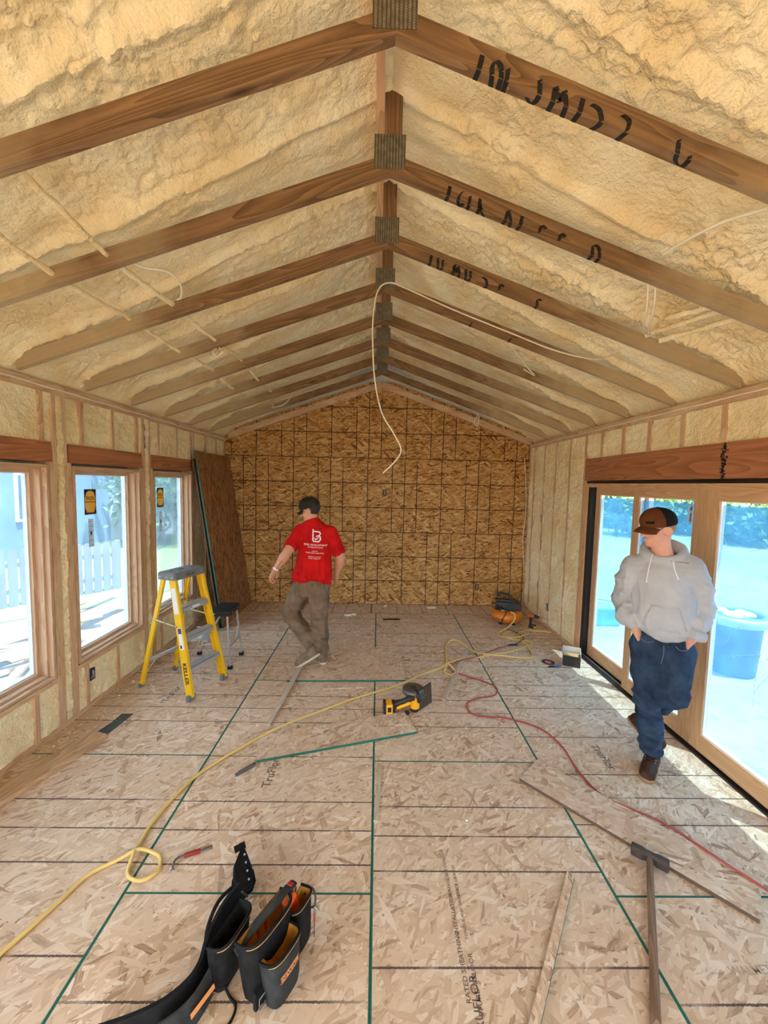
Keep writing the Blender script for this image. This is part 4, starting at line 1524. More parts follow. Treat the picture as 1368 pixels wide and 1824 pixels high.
def saw():
    T = Matrix.Translation((.325, 3.335, 0)) @ Matrix.Rotation(math.radians(4), 4, 'Z')
    o = empty('circular_saw', (.325, 3.335, 0))
    tag(o, 'yellow and black cordless circular saw lying on its side by the green-edged offcut', 'saw')
    # it rests on the motor end: the blade lies level on top, the shoe plate stands up on the right
    W = local(T)
    B = T @ Matrix.Translation((.035, .055, 0))
    MB().lathe([(0, .128), (.075, .128), (.092, .134), (.098, .146), (.098, .172), (.090, .182), (.07, .186), (.03, .184), (0, .184)], 40, M=B).obj('blade_guard', plain('worn_magnesium', srgb(104, 98, 92), .4, .5, var=.2), o)
    MB().lathe([(0, .186), (.030, .186), (.028, .190), (.012, .192), (0, .192)], 24, M=B).obj('guard_boss', M_DGREY, o)
    MB().lathe([(0, .120), (.083, .120), (.085, .121), (.083, .122), (0, .122)], 48, M=T @ Matrix.Translation((.062, .05, 0))).obj('saw_blade', M_STEEL, o)
    C = T @ Matrix.Translation((.045, .0, 0))
    MB().lathe([(0, .026), (.041, .026), (.044, .034), (.044, .10), (.050, .112), (.050, .128), (0, .128)], 24, M=C).obj('motor_housing', M_DWY, o)
    for k in range(5):
        MB().box((-.046 + .0, -.03 + k * .012, .05), (-.0435, -.025 + k * .012, .09), M=C).obj('vent_slot', M_BLACKP, o)
    MB().lathe([(0, .0), (.036, .0), (.043, .006), (.044, .026), (.041, .030), (0, .030)], 24, M=C).obj('motor_cap', M_BLACKP, o)
    MB().tube([W(p) for p in crom([(.075, -.035, .10), (.072, -.048, .125), (.066, -.044, .160), (.058, -.01, .172), (.05, .02, .17)], 5)], .017, 10).obj('front_handle', M_BLACKP, o)
    MB().tube([W(p) for p in crom([(.03, -.03, .135), (-.02, -.038, .130), (-.07, -.036, .105), (-.12, -.03, .085), (-.145, -.03, .07)], 5)], [.026] * 6 + [.021] * 8 + [.027] * 7, 10).obj('rear_handle', M_BLACKP, o)
    MB().tube([W(p) for p in ((.0, -.02, .085), (-.06, -.03, .065), (-.12, -.032, .05))], [.022, .018, .022], 8).obj('handle_brace', M_DWY, o)
    bt = MB().box((-.225, -.078, .012), (-.160, .022, .098), M=T, ch=.012).obj('battery', M_DWY, o)
    MB().box((-.240, -.080, .010), (-.216, .024, .100), M=T, ch=.008).obj('battery_end', M_BLACKP, bt)
    MB().box((-.207, -.0805, .032), (-.172, -.07, .078), M=T, ch=.004).obj('battery_label', M_BLACKP, bt)
    MB().box((-.165, -.066, .02), (-.135, .012, .100), M=T, ch=.008).obj('battery_mount', M_BLACKP, o)
    P = T @ Matrix.Translation((.150, .045, .098)) @ Matrix.Rotation(math.radians(-52), 4, 'Z') @ Matrix.Rotation(math.radians(6), 4, 'X')
    MB().box((-.0015, -.085, -.095), (.0015, .085, .098), M=P).box((-.012, -.085, .094), (.0015, .085, .098), M=P).box((-.012, .082, -.095), (.0015, .085, .098), M=P).obj('shoe_plate', plain('brown_grey_shoe_plate', srgb(92, 80, 66), .45, .5), o)
    MB().tube([P @ Vector((-.008, .03 * math.cos(a) - .01, .035 + .055 * math.sin(a))) for a in [math.radians(q) for q in range(-70, 170, 20)]], .009, 6, flat=.5).obj('bevel_bracket', M_STEEL, o)
    MB().cyl(P @ Vector((-.02, -.005, .02)), P @ Vector((-.004, -.005, .02)), .014, n=14).obj('bevel_knob', M_BLACKP, o)
    MB().box((-.052, -.075, .004), (-.012, -.045, .028), M=T, ch=.005).obj('wrench_clip', M_BLACKP, o)


saw()

# ---- pancake compressor
M_ORG = plain('orange_enamel', srgb(222, 124, 30), .32, var=.08)
M_CHAR = plain('charcoal_plastic', srgb(46, 46, 48), .5)


def compressor():
    cx_, cy_ = 1.955, 5.62
    T = Matrix.Translation((cx_, cy_, 0)) @ Matrix.Rotation(math.radians(-12), 4, 'Z')
    o = empty('air_compressor', (cx_, cy_, 0))
    tag(o, 'orange pancake air compressor with charcoal shroud near the back right corner', 'compressor')
    prof = [(0, .035), (.11, .035), (.17, .045), (.205, .075), (.216, .115), (.212, .15), (.19, .185), (.14, .205), (.08, .21), (0, .21)]
    tk = MB().lathe(prof, 36, M=T).obj('tank', M_ORG, o)
    bd = MB().lathe([(.2155, .106), (.2185, .112), (.2185, .118), (.2155, .124)], 36, M=T).obj('weld_band', M_ORG, tk)
    me = text_mesh('PORTER', .05, M_STK_K)
    # wrap the letters onto the tank
    for v in me.vertices:
        an = math.radians(-128) + v.co.x / .214
        r = .2175 - 1.1 * max(0, abs(v.co.y) - .0) ** 2
        v.co = Vector((r * math.cos(an), r * math.sin(an), .100 + v.co.y * .9))
    obj_of('lettering', me, tk, T)
    for a in (45, 135, 225, 315):
        p = T @ Vector((.13 * math.cos(math.radians(a)), .13 * math.sin(math.radians(a)), 0))
        MB().cyl(p, p + Vector((0, 0, .05)), .020, .014).obj('rubber_foot', M_RUB, o)
    sh = MB()
    sh.box((-.15, -.10, .215), (.17, .13, .325), M=T, ch=.022).box((-.165, -.03, .30), (.13, .11, .345), M=T, ch=.015).box((.06, -.13, .225), (.19, .10, .315), M=T, ch=.02)
    sh.cyl(T @ Vector((.06, -.12, .265)), T @ Vector((.06, -.135, .265)), .045, n=18)
    so = sh.obj('motor_shroud', M_CHAR, o)
    MB().cyl(T @ Vector((-.16, -.07, .25)), T @ Vector((-.08, -.09, .25)), .030, n=14).cyl(T @ Vector((-.17, -.12, .255)), T @ Vector((-.14, -.14, .255)), .026, n=14).cyl(T @ Vector((-.11, -.13, .245)), T @ Vector((-.08, -.15, .245)), .022, n=14).box((-.18, -.13, .225), (-.05, -.07, .24), M=T, ch=.005).obj('gauge_panel', M_BLACKP, o)
    MB().cyl(T @ Vector((-.10, -.15, .225)), T @ Vector((-.06, -.155, .225)), .012, n=10).cyl(T @ Vector((-.05, -.14, .222)), T @ Vector((-.03, -.165, .222)), .010, n=10).obj('air_fitting', M_STEEL, o)
    MB().tube([T @ Vector(p) for p in crom([(.06, .05, .33), (.055, .05, .385), (.02, .05, .405), (-.08, .05, .432), (-.105, .05, .425), (-.11, .05, .395)], 6)], .016, 10).box((.035, .03, .33), (.08, .075, .395), M=T, ch=.01).box((-.135, .02, .375), (-.085, .08, .43), M=T, ch=.01).obj('handle', M_CHAR, o)
    MB().tube([T @ Vector(p) for p in crom([(-.02, -.13, .23), (-.04, -.21, .19), (-.075, -.225, .13), (-.085, -.215, .09), (-.07, -.17, .045)], 6)], .006, 6).obj('power_cord', M_RUB, o)
    return T


compressor()


def drill():
    T = Matrix.Translation((2.255, 5.43, 0)) @ Matrix.Rotation(math.radians(-25), 4, 'Z')
    o = empty('cordless_drill', (2.255, 5.43, 0))
    tag(o, 'small black cordless drill standing on its battery beside the compressor', 'drill')
    MB().box((-.035, -.04, 0), (.065, .04, .04), M=T, ch=.008).obj('battery', M_BLACKP, o)
    MB().box((.03, -.042, .008), (.067, .042, .032), M=T, ch=.004).obj('battery_stripe', M_DWY, o)
    MB().tube([T @ Vector(p) for p in ((.0, 0, .03), (-.012, 0, .09), (-.012, 0, .15))], [.022, .018, .022], 10).obj('handle', M_BLACKP, o)
    MB().box((-.0, -.008, .105), (.016, .008, .13), M=T, ch=.003).obj('trigger', M_RUB, o)
    MB().cyl(T @ Vector((-.06, 0, .178)), T @ Vector((.03, 0, .170)), .031, .030, n=16).obj('motor_housing', plain('dull_orange_plastic', srgb(176, 96, 40), .5), o)
    MB().cyl(T @ Vector((.03, 0, .170)), T @ Vector((.07, 0, .166)), .028, .022, n=16).cyl(T @ Vector((.07, 0, .166)), T @ Vector((.105, 0, .163)), .019, .013, n=14).obj('chuck', M_BLACKP, o)
    MB().cyl(T @ Vector((.10, 0, .163)), T @ Vector((.20, 0, .155)), .0035, n=6).obj('drill_bit', M_DGREY, o)


drill()

# ---- shop carton, abrasive disc, knife
def carton():
    T = Matrix.Translation((2.27, 4.30, 0)) @ Matrix.Rotation(math.radians(-26), 4, 'Z')
    o = empty('scoop_box', (2.27, 4.30, 0))
    tag(o, 'small open white and black box on the floor by the sliding door', 'box')
    w, d, h = .095, .10, .16
    wl = plain('white_tin', srgb(222, 222, 220), .3, .2)
    MB().box((-w, -d, 0), (-w + .003, d, h), M=T).box((w - .003, -d, 0), (w, d, h), M=T).box((-w + .003, d - .003, 0), (w - .003, d, h), M=T).box((-w + .003, -d + .003, 0), (w - .003, d - .003, .003), M=T).obj('shell', wl, o)
    MB().box((-w + .003, -d, .004), (w - .003, -d + .004, h * .78), M=T).obj('front_panel', plain('dark_gloss_panel', srgb(48, 44, 38), .25), o)
    MB().box((-w + .012, -d + .02, .004), (w - .012, d - .02, h * .62), M=T, ch=.004).obj('contents', plain('tan_cardboard', srgb(214, 164, 98), .8), o)
    rect = MB()
    for a, b in (((-w, -d, h), (w, -d + .006, h + .004)), ((-w, d - .006, h), (w, d, h + .004)), ((-w, -d, h), (-w + .006, d, h + .004)), ((w - .006, -d, h), (w, d, h + .004))):
        rect.box(a, b, M=T)
    rect.obj('rim', wl, o)


carton()
o = empty('abrasive_disc', (2.015, 4.325, 0))
tag(o, 'dark round cutting disc with a pink centre on the sunlit floor', 'disc')
MB().lathe([(.012, 0), (.072, 0), (.073, .0015), (.072, .003), (.012, .003), (.012, 0)], 32, M=Matrix.Translation((2.015, 4.325, .001))).obj('disc', plain('dark_abrasive', srgb(70, 64, 62), .9, bump=.3), o)
MB().lathe([(.012, .003), (.036, .003), (.036, .0038), (.012, .0038)], 28, M=Matrix.Translation((2.015, 4.325, .001))).obj('disc_label', plain('pink_label', srgb(226, 110, 124), .6), o)
o = empty('utility_knife', (2.03, 4.20, 0))
tag(o, 'blue and black utility knife lying between the disc and the small box', 'knife')
MB().tube(crom([(1.952, 4.19, .010), (1.985, 4.197, .012), (2.03, 4.203, .012), (2.05, 4.205, .012)], 4), [.006] * 3 + [.011] * 8 + [.012] * 2, 8, flat=.6).obj('grip', M_RUB, o)
MB().tube([(2.035, 4.203, .012), (2.09, 4.212, .012), (2.115, 4.216, .010)], [.0125, .0125, .007], 8, flat=.6).obj('handle', plain('blue_plastic', srgb(40, 84, 186), .4), o)
# ------------------------------------------------------------------ people
from mathutils.bvhtree import BVHTree


def skin_mat(name, base, dark):
    t = NT(name)
    v = t.obj()
    c = t.mix(t.noise(v, 14, 3), base, dark)
    return t.done(c, .55, t.bump(t.noise(v, 160, 2), .08, .001), spec=.35, Subsurface_Weight=.0)


def cloth_mat(name, col, col2, sc=5, weave=700, rough=.9):
    t = NT(name)
    v = t.obj()
    c = t.mix(t.ramp(t.noise(v, sc, 4, .6), [(.35, 0), (.65, 1)]), col, col2)
    return t.done(c, rough, t.bump(t.noise(v, weave, 1), .15, .001), spec=.15)


M_SKIN1 = skin_mat('skin_warm', srgb(214, 158, 128), srgb(192, 130, 102))
M_SKIN2 = skin_mat('skin_fair', srgb(222, 170, 146), srgb(204, 142, 120))
M_REDT = cloth_mat('red_jersey', srgb(204, 24, 22), srgb(172, 16, 16))
M_KHAKI = cloth_mat('brown_work_twill', srgb(128, 106, 86), srgb(108, 88, 70), 9)
M_HOOD = cloth_mat('grey_fleece', srgb(184, 184, 187), srgb(170, 170, 174))
M_JEAN = cloth_mat('blue_denim', srgb(54, 72, 96), srgb(30, 42, 60), 7)
M_HAIRD = plain('dark_hair', srgb(40, 30, 24), .7, var=.4, scale=60)
M_HAIRL = plain('light_brown_hair', srgb(150, 112, 76), .7, var=.3, scale=60)
M_CAPK = cloth_mat('dark_olive_cap', srgb(52, 48, 38), srgb(38, 36, 30))
M_CAPB = cloth_mat('rust_brown_cap', srgb(104, 58, 30), srgb(86, 47, 24))
M_CAPM = cloth_mat('black_mesh_cap', srgb(26, 26, 28), srgb(16, 16, 18), 90)
M_BOOT1 = cloth_mat('dusty_suede', srgb(134, 112, 92), srgb(110, 90, 72), 12)
M_SOLE1 = plain('pale_sole', srgb(196, 182, 162), .8)
M_BOOT2 = cloth_mat('dark_brown_leather', srgb(78, 52, 40), srgb(54, 36, 28), 12, 60, .5)
M_SOLE2 = plain('tan_crepe_sole', srgb(150, 118, 88), .8)
M_LACE = plain('lace_cord', srgb(60, 40, 30), .8)
M_EYE = plain('eye_dark', srgb(40, 34, 32), .3)


def head_frame(f, down=0.0, tilt=0.0):
    """columns: forward, left, up; f is the horizontal facing, down in degrees"""
    f = np.array([f[0], f[1], 0.0]); f /= np.linalg.norm(f)
    l = np.array([-f[1], f[0], 0.0])
    a = math.radians(down)
    fw = f * math.cos(a) - np.array([0, 0, 1.0]) * math.sin(a)
    up = np.cross(fw, l)
    b = math.radians(tilt)
    l2 = l * math.cos(b) + up * math.sin(b)
    up2 = np.cross(fw, l2)
    return np.stack([fw, l2, up2], 1)


def near_only(X, c, r, fn):
    """evaluate fn only near c; elsewhere a safe bound"""
    d = np.linalg.norm(X - np.array(c, float), axis=-1) - r
    m = d < .03
    out = d + .0
    if m.any():
        out[m] = fn(X[m])
    return out


def head_sdf(X, c, R):
    q = (X - np.array(c)) @ R
    d = ell(q, (-.012, 0, .028), (.098, .077, .092))
    d = smin(d, ell(q, (.028, 0, -.035), (.066, .060, .082)), .03)
    d = smin(d, ell(q, (.040, 0, -.085), (.046, .046, .034)), .03)
    d = smin(d, ell(q, (.076, 0, -.100), (.018, .022, .016)), .02)
    m = q.copy(); m[..., 1] = np.abs(m[..., 1])
    d = smin(d, cap(m, (.080, .012, .020), (.066, .046, .018), .012, .012), .016)          # brow
    d = smin(d, ell(m, (.062, .040, -.030), (.022, .020, .020)), .02)                      # cheek
    d = smax(d, -ell(m, (.099, .033, -.001), (.016, .017, .011)), .012)                    # socket
    d = smin(d, ell(m, (.081, .032, -.001), (.013, .014, .0115)), .004)                    # lid
    d = smin(d, cap(q, (.090, 0, .004), (.117, 0, -.030), .007, .0115), .010)              # nose
    d = smin(d, ell(m, (.100, .011, -.034), (.010, .008, .007)), .008)
    d = smin(d, ell(q, (.092, 0, -.060), (.011, .024, .006)), .006)                        # lips
    d = smin(d, ell(q, (.089, 0, -.071), (.011, .020, .007)), .006)
    d = smax(d, -ell(q, (.106, 0, -.0655), (.009, .022, .0016)), .003)
    er = m - np.array([-.010, .077, -.008])
    er = er @ rot('Z', 22).T
    e = ell(er, (0, .006, 0), (.027, .009, .034))
    e = smax(e, -ell(er, (.004, .014, .002), (.014, .006, .019)), .006)
    d = smin(d, e, .008)
    return d


def hand_sdf(X, wrist, dirn, side, curl=35, spread=4, s=1.0):
    """dirn: finger direction, side: towards the thumb; palm normal = dirn x side"""
    dn = np.array(dirn, float); dn /= np.linalg.norm(dn)
    sd = np.array(side, float); sd -= dn * (sd @ dn); sd /= np.linalg.norm(sd)
    n = np.cross(dn, sd)
    R = np.stack([dn, sd, n], 1)
    q = (X - np.array(wrist)) @ R / s
    d = cap(q, (-.01, 0, 0), (.03, 0, 0), .024, .026)
    d = smin(d, ell(q, (.052, 0, 0), (.050, .041, .0165)), .02)
    for j, (y, L) in enumerate(((.028, .072), (.010, .080), (-.009, .075), (-.027, .060))):
        p = np.array([.088 - .004 * abs(j - 1), y, 0.0])
        pts = [np.array([.060, y * .8, 0]), p]
        a = math.radians(curl * .5)
        for k, f in enumerate((.45, .32, .23)):
            yy = math.radians(spread * (1.5 - j))
            p = p + L * f * np.array([math.cos(a) * math.cos(yy), math.sin(yy), math.sin(a)])
            pts.append(p)
            a += math.radians(curl * .8)
        d = smin(d, chain(q, pts, (.010, .0095, .0085, .0078, .0065), .004), .006)
    tp = [np.array(t) for t in ((.018, .026, .004), (.045, .052, .012), (.072, .060, .020), (.094, .056, .030))]
    d = smin(d, chain(q, tp, (.014, .0115, .0095, .0075), .006), .008)
    return d * s


def cap_parts(head, c, R, crown_mats, brim_mat, mi_fn, parent, M, flip=False, brim_len=.075, mesh_back=False):
    """baseball cap: crown and curved brim"""
    c = np.array(c)

    def crown(X):
        q = (X - c) @ R
        d = ell(q, (-.008, 0, .050), (.112, .094, .098))
        front = ell(q, (.035, 0, .062), (.075, .078, .082))
        d = smin(d, front, .03)
        d = smax(d, -(q[..., 2] - .026 + .10 * q[..., 0] * 0), .006)
        d = smin(d, ell(q, (-.002, 0, .150), (.009, .009, .005)), .003)     # button
        d = smax(d, -ell(q, (-.13, 0, .028), (.04, .034, .028)), .004) if mesh_back else d
        return d
    corners = []
    lo = c - .17; hi = c + .19
    V, Q = surface_nets(crown, lo, hi, .005)
    mi = mi_fn((V[Q].mean(1) - c) @ R).astype(np.int32) if mi_fn else None
    Mi = np.array(M.inverted())
    V = V @ Mi[:3, :3].T + Mi[:3, 3]
    cr = put(bpy.data.objects.new('cap', mesh_from('cap', V, Q, crown_mats, mi, True)), parent, M)
    W = MB()
    nu, nv = 17, 5
    top, bot = [], []
    for i in range(nu):
        a = math.radians(-78 + 156 * i / (nu - 1))
        for j in range(nv):
            t = j / (nv - 1)
            y0, x0 = .088 * math.sin(a), .062 + .052 * math.cos(a) - .03
            x = x0 + t * brim_len * (math.cos(a) ** .6 if math.cos(a) > 0 else 0)
            y = y0 * (1 - .06 * t)
            z = .034 - 2.6 * y * y - .14 * t * brim_len - .02 * t * t
            top.append((x, y, z + .002)); bot.append((x, y, z - .002))
    n = nu * nv
    Vb = top + bot
    Fb = []
    for i in range(nu - 1):
        for j in range(nv - 1):
            a, b, c2, d = i * nv + j, (i + 1) * nv + j, (i + 1) * nv + j + 1, i * nv + j + 1
            Fb += [(a, b, c2, d), (n + d, n + c2, n + b, n + a)]
    for i in range(nu - 1):
        a, b = i * nv + nv - 1, (i + 1) * nv + nv - 1
        Fb.append((a, b, n + b, n + a))
    R4 = Matrix([list(R[k]) + [c[k]] for k in range(3)] + [[0, 0, 0, 1]])
    W.add(Vb, Fb, smooth=True, M=R4)
    W.obj('brim', brim_mat, cr, M)
    return cr, R4


def shoe_sdf(X, M3):
    """M3: 4x4 world->local numpy; local x to the toe, z up, sole at z=0"""
    q = X @ M3[:3, :3].T + M3[:3, 3]
    p2 = q.copy(); p2[..., 2] = 0
    out = smin(cap(p2, (-.095, .002, 0), (.0, -.004, 0), .036, .040), cap(p2, (.02, -.004, 0), (.105, .004, 0), .048, .044), .03)
    sole = smax(out - .004, np.abs(q[..., 2] - .014) - .014, .006)
    heelcut = cap(p2 * np.array([1, .2, 1]), (-.02, 0, 0), (-.015, 0, 0), .012, .012)
    up = chain(q, [(-.088, 0, .055), (-.02, 0, .062), (.05, 0, .048), (.105, 0, .038)], (.040, .042, .042, .036), .03)
    up = smin(up, cap(q, (-.075, 0, .06), (-.078, 0, .125), .043, .044), .03)
    up = smin(up, ell(q, (.10, 0, .040), (.048, .046, .034)), .02)
    up = smax(up, -(q[..., 2] - .012), .006)
    up = smax(up, q[..., 2] - .135, .008)
    up = up + .0015 * np.cos(q[..., 0] * 210) * np.clip((q[..., 0] + .02) / .04, 0, 1) * np.clip((.08 - q[..., 0]) / .03, 0, 1)
    return smin(sole, up, .004), q


def shoe(parent, M, T, upper, sole, laces=True, name='shoe'):
    """T: world matrix of the shoe frame"""
    Ti = np.array(T.inverted())
    cen = np.array(T.translation)
    V, Q = surface_nets(lambda X: shoe_sdf(X, Ti)[0], cen - .24, cen + .24, .006)
    loc = V[Q].mean(1) @ Ti[:3, :3].T + Ti[:3, 3]
    mi = (loc[:, 2] < .026).astype(np.int32)
    Mi = np.array(M.inverted())
    V = V @ Mi[:3, :3].T + Mi[:3, 3]
    o = put(bpy.data.objects.new(name, mesh_from(name, V, Q, [upper, sole], mi, True)), parent, M)
    if laces:
        mb = MB()
        for k in range(5):
            x = .045 - .022 * k
            z = .088 + .0085 * k
            s = 1 if k % 2 else -1
            mb.tube([T @ Vector(p) for p in crom([(x, -.026, z - .012), (x - .006 * s, -.01, z + .002), (x + .006 * s, .01, z + .002), (x, .026, z - .012)], 4)], .0032, 5)
        for s in (-1, 1):
            mb.tube([T @ Vector(p) for p in crom([(-.045, 0, .126), (-.035, s * .03, .135), (-.02, s * .05, .115), (-.03, s * .035, .105), (-.045, s * .01, .122)], 5)], .003, 5)
        mb.obj('laces', M_LACE, o, M)
        ev = MB()
        for k in range(4):
            for s in (-1, 1):
                p = T @ Vector((.040 - .022 * k, s * .030, .080 + .008 * k))
                ev.cyl(p, p + (T.to_3x3() @ Vector((0, s * .003, .003))), .004, n=8)
        ev.obj('eyelets', M_STEEL, o, M)['kind'] = 'stuff'
    return o


def decal(me, T, target, M, parent, name, off=.0018, direction=(0, 1, 0)):
    """press a flat mesh (in frame T, world) onto the surface of object target along direction"""
    tm = WM[target.name]
    bv = BVHTree.FromPolygons([tuple(tm @ v.co) for v in target.data.vertices], [tuple(p.vertices) for p in target.data.polygons])
    d = Vector(direction).normalized()
    Mi = M.inverted()
    for v in me.vertices:
        w = T @ v.co
        h = bv.ray_cast(w - d * .5, d)
        p = (h[0] - d * off) if h[0] is not None else w
        v.co = Mi @ p
    return obj_of(name, me, parent, M)


def crease(P, k=2.6):
    """narrow ridges"""
    return np.clip(1 - k * np.abs(perlin(P)), 0, 1) ** 2


def foldz(X, amp, fx=15, fz=3.0, seed=0.0):
    P = X * np.array([fx, fx, fz]) + seed
    return amp * billow(P)


def to_obj(name, fn, lo, hi, res, mats, parent, M, mi_fn=None):
    """field in the figure's own space; M places the figure"""
    V, Q = surface_nets(fn, lo, hi, res)
    mats = mats if isinstance(mats, (list, tuple)) else [mats]
    mi = mi_fn(V[Q].mean(1)).astype(np.int32) if mi_fn else None
    return put(bpy.data.objects.new(name, mesh_from(name, V, Q, mats, mi, True)), parent, M)


def hair_sdf(X, c, R, low=-.075, back=.02):
    q = (X - np.array(c)) @ R
    d = ell(q, (-.014, 0, .026), (.104, .083, .096))
    d = d + .0025 * billow(q * np.array([30, 30, 90]))
    d = smax(d, -(q[..., 2] - low + .35 * (q[..., 0] + .06)), .008)
    # keep behind the ears and temples
    d = smax(d, q[..., 0] - back - .55 * np.clip(q[..., 2] - .0, -.05, .08), .006)
    d = smax(d, q[..., 2] - .06, .01)
    # ear gap
    m = q.copy(); m[..., 1] = np.abs(m[..., 1])
    d = smax(d, -ell(m, (.004, .085, -.012), (.030, .03, .036)), .006)
    return d


# ================= man in the red shirt
def man_red():
    M = Matrix.Translation((-.68, 4.20, 0))
    hc = (-.045, .005, 1.718)
    R = head_frame((-.985, .17), 18, 0)
    sh = ((-.165, .02, 1.475), (.185, -.01, 1.465))
    el = ((-.258, -.14, 1.285), (.288, .03, 1.20))
    wr = ((-.372, -.195, 1.105), (.232, .13, .995))
    hip = ((-.115, .015, .90), (.055, -.005, .90))
    kn = ((-.270, .075, .545), (.058, .01, .51))
    an = ((-.035, -.02, .215), (.085, .0, .115))

    def body(X):
        d = near_only(X, hc, .175, lambda Y: head_sdf(Y, hc, R))
        d = smin(d, cap(X, (-.012, .0, 1.54), (-.035, .012, 1.66), .064, .056), .03)
        d = smin(d, chain(X, [(-.01, 0, .95), (-.0, 0, 1.15), (.0, .0, 1.38), (-.01, 0, 1.52)], (.12, .11, .12, .06), .05), .05)
        for k in (0, 1):
            a = cap(X, sh[k], el[k], .056, .047)
            a = smin(a, ell(X, np.array(sh[k]) * .35 + np.array(el[k]) * .65, (.055, .055, .07)), .03)
            a = smin(a, chain(X, [el[k], np.array(el[k]) * .68 + np.array(wr[k]) * .32, wr[k]], (.046, .049, .030), .02), .02)
            d = smin(d, a, .03)
            d = smin(d, chain(X, [hip[k], kn[k], an[k]], (.075, .05, .035), .03), .03)
        d = smin(d, near_only(X, np.array(wr[0]) + np.array((-.10, .0, -.20)) * .3, .17, lambda Y: hand_sdf(Y, wr[0], (-.10, .0, -.20), (.45, .9, -.1), 42, 5, .98)), .012)
        d = smin(d, near_only(X, np.array(wr[1]) + np.array((-.04, .06, -.2)) * .3, .17, lambda Y: hand_sdf(Y, wr[1], (-.04, .06, -.2), (-.6, .7, 0), 48, 4, .98)), .012)
        return d
    lo, hi = (-.50, -.30, .05), (.40, .36, 1.90)
    root = to_obj('person', body, lo, hi, .0065, M_SKIN1, None, M)
    tag(root, 'man in a red printed shirt, brown trousers and dark cap walking away', 'person')

    def shirt(X):
        x, y, z = X[..., 0], X[..., 1], X[..., 2]
        d = chain(X, [(-.012, 0, .98), (.0, 0, 1.16), (.004, 0, 1.36)], (.150, .150, .160), .05)
        q = X.copy(); q[..., 1] *= 1.32
        d = chain(q, [(-.016, 0, .93), (.0, 0, 1.12), (.006, 0, 1.34)], (.196, .178, .182), .06) * .86
        d = smin(d, cap(q, (-.13, .03, 1.455), (.145, -.01, 1.45), .075, .073), .05)
        d = smin(d, cap(X, (-.012, .0, 1.50), (-.022, .005, 1.595), .080, .068), .03)
        d = smin(d, cap(X, (-.13, .02, 1.50), (-.03, .004, 1.575), .058, .062), .04)
        d = smin(d, cap(X, (.14, -.01, 1.49), (.0, .0, 1.575), .058, .062), .04)
        for k in (0, 1):
            e = np.array(sh[k]) + (np.array(el[k]) - np.array(sh[k])) * .80
            dr = (np.array(el[k]) - np.array(sh[k])); dr /= np.linalg.norm(dr)
            s = cap(X, np.array(sh[k]) - dr * .02, e + dr * .03, .072, .074)
            s = smax(s, (X - (e - dr * .0)) @ dr, .006)
            d = smin(d, s, .035)
        d = smax(d, -(ell(X, (-.036, .012, 1.665), (.072, .068, .060))), .008)
        amp = np.clip((1.5 - z) / .5, .15, 1)
        Xs = X + .03 * np.stack([perlin(X * 5 + 40), perlin(X * 5 + 50), 0 * z], -1)
        d = d - amp * (.026 * crease(Xs * np.array([7, 7, 1.6]) + 3) + .015 * crease(Xs * np.array([17, 17, 3.6]) + 9) - .014)
        # bunching above the hem
        d = d - .020 * np.exp(-((z - .99 - .10 * np.abs(x)) / .045) ** 2) * (1 + 1.2 * perlin(X * np.array([9, 9, 16]) + 1))
        hem = .925 + .055 * np.exp(-((x + .02) / .11) ** 2) * (y < .05) + .012 * np.sin(x * 22)
        d = smax(d, hem - z, .006)
        return d
    st = to_obj('shirt', shirt, (-.36, -.28, .86), (.40, .28, 1.62), .0065, M_REDT, root, M)
    # print on the back
    M_WPR = plain('white_shirt_print', srgb(236, 226, 222), .8)
    T0 = M @ Matrix.Translation((.045, -.3, 1.40)) @ Matrix.Rotation(math.pi / 2, 4, 'X') @ Matrix.Rotation(math.radians(-4), 4, 'Z')
    mb = MB()
    def stroke(pts, w):
        for a, b in zip(pts[:-1], pts[1:]):
            a, b = Vector((*a, 0)), Vector((*b, 0))
            n = Vector((-(b - a).y, (b - a).x, 0)).normalized() * w
            e = (b - a).normalized() * w * .8
            steps = 4
            for q in range(steps):
                p0, p1 = a - e + (b - a + 2 * e) * q / steps, a - e + (b - a + 2 * e) * (q + 1) / steps
                mb.add([p0 - n, p1 - n, p1 + n, p0 + n], [(0, 1, 2, 3)])
    stroke([(-.055, .115), (-.048, .06), (-.042, .01), (-.03, -.002), (.02, -.002), (.035, .02), (.03, .045), (.012, .056), (-.01, .05)], .006)
    stroke([(-.038, .098), (.015, .094), (.026, .078), (.020, .062), (.006, .054)], .006)
    stroke([(-.028, .03), (-.012, .018), (.01, .036)], .005)
    decal(mb.mesh('shirt_emblem', M_WPR), T0, st, M, st, 'shirt_emblem')
    for s, z, sz in (('BOEL DEVELOPMENT', -.040, .026), ('CONSTRUCTION', -.066, .020), ('LICENSED', -.106, .014), ('BUILD AND REMODEL', -.126, .019), ('FRAMING  ROOFING', -.166, .014), ('SIDING  WINDOWS', -.184, .014)):
        decal(text_mesh(s, sz, M_WPR), T0 @ Matrix.Translation((-.01, z, 0)), st, M, st, 'shirt_lettering')

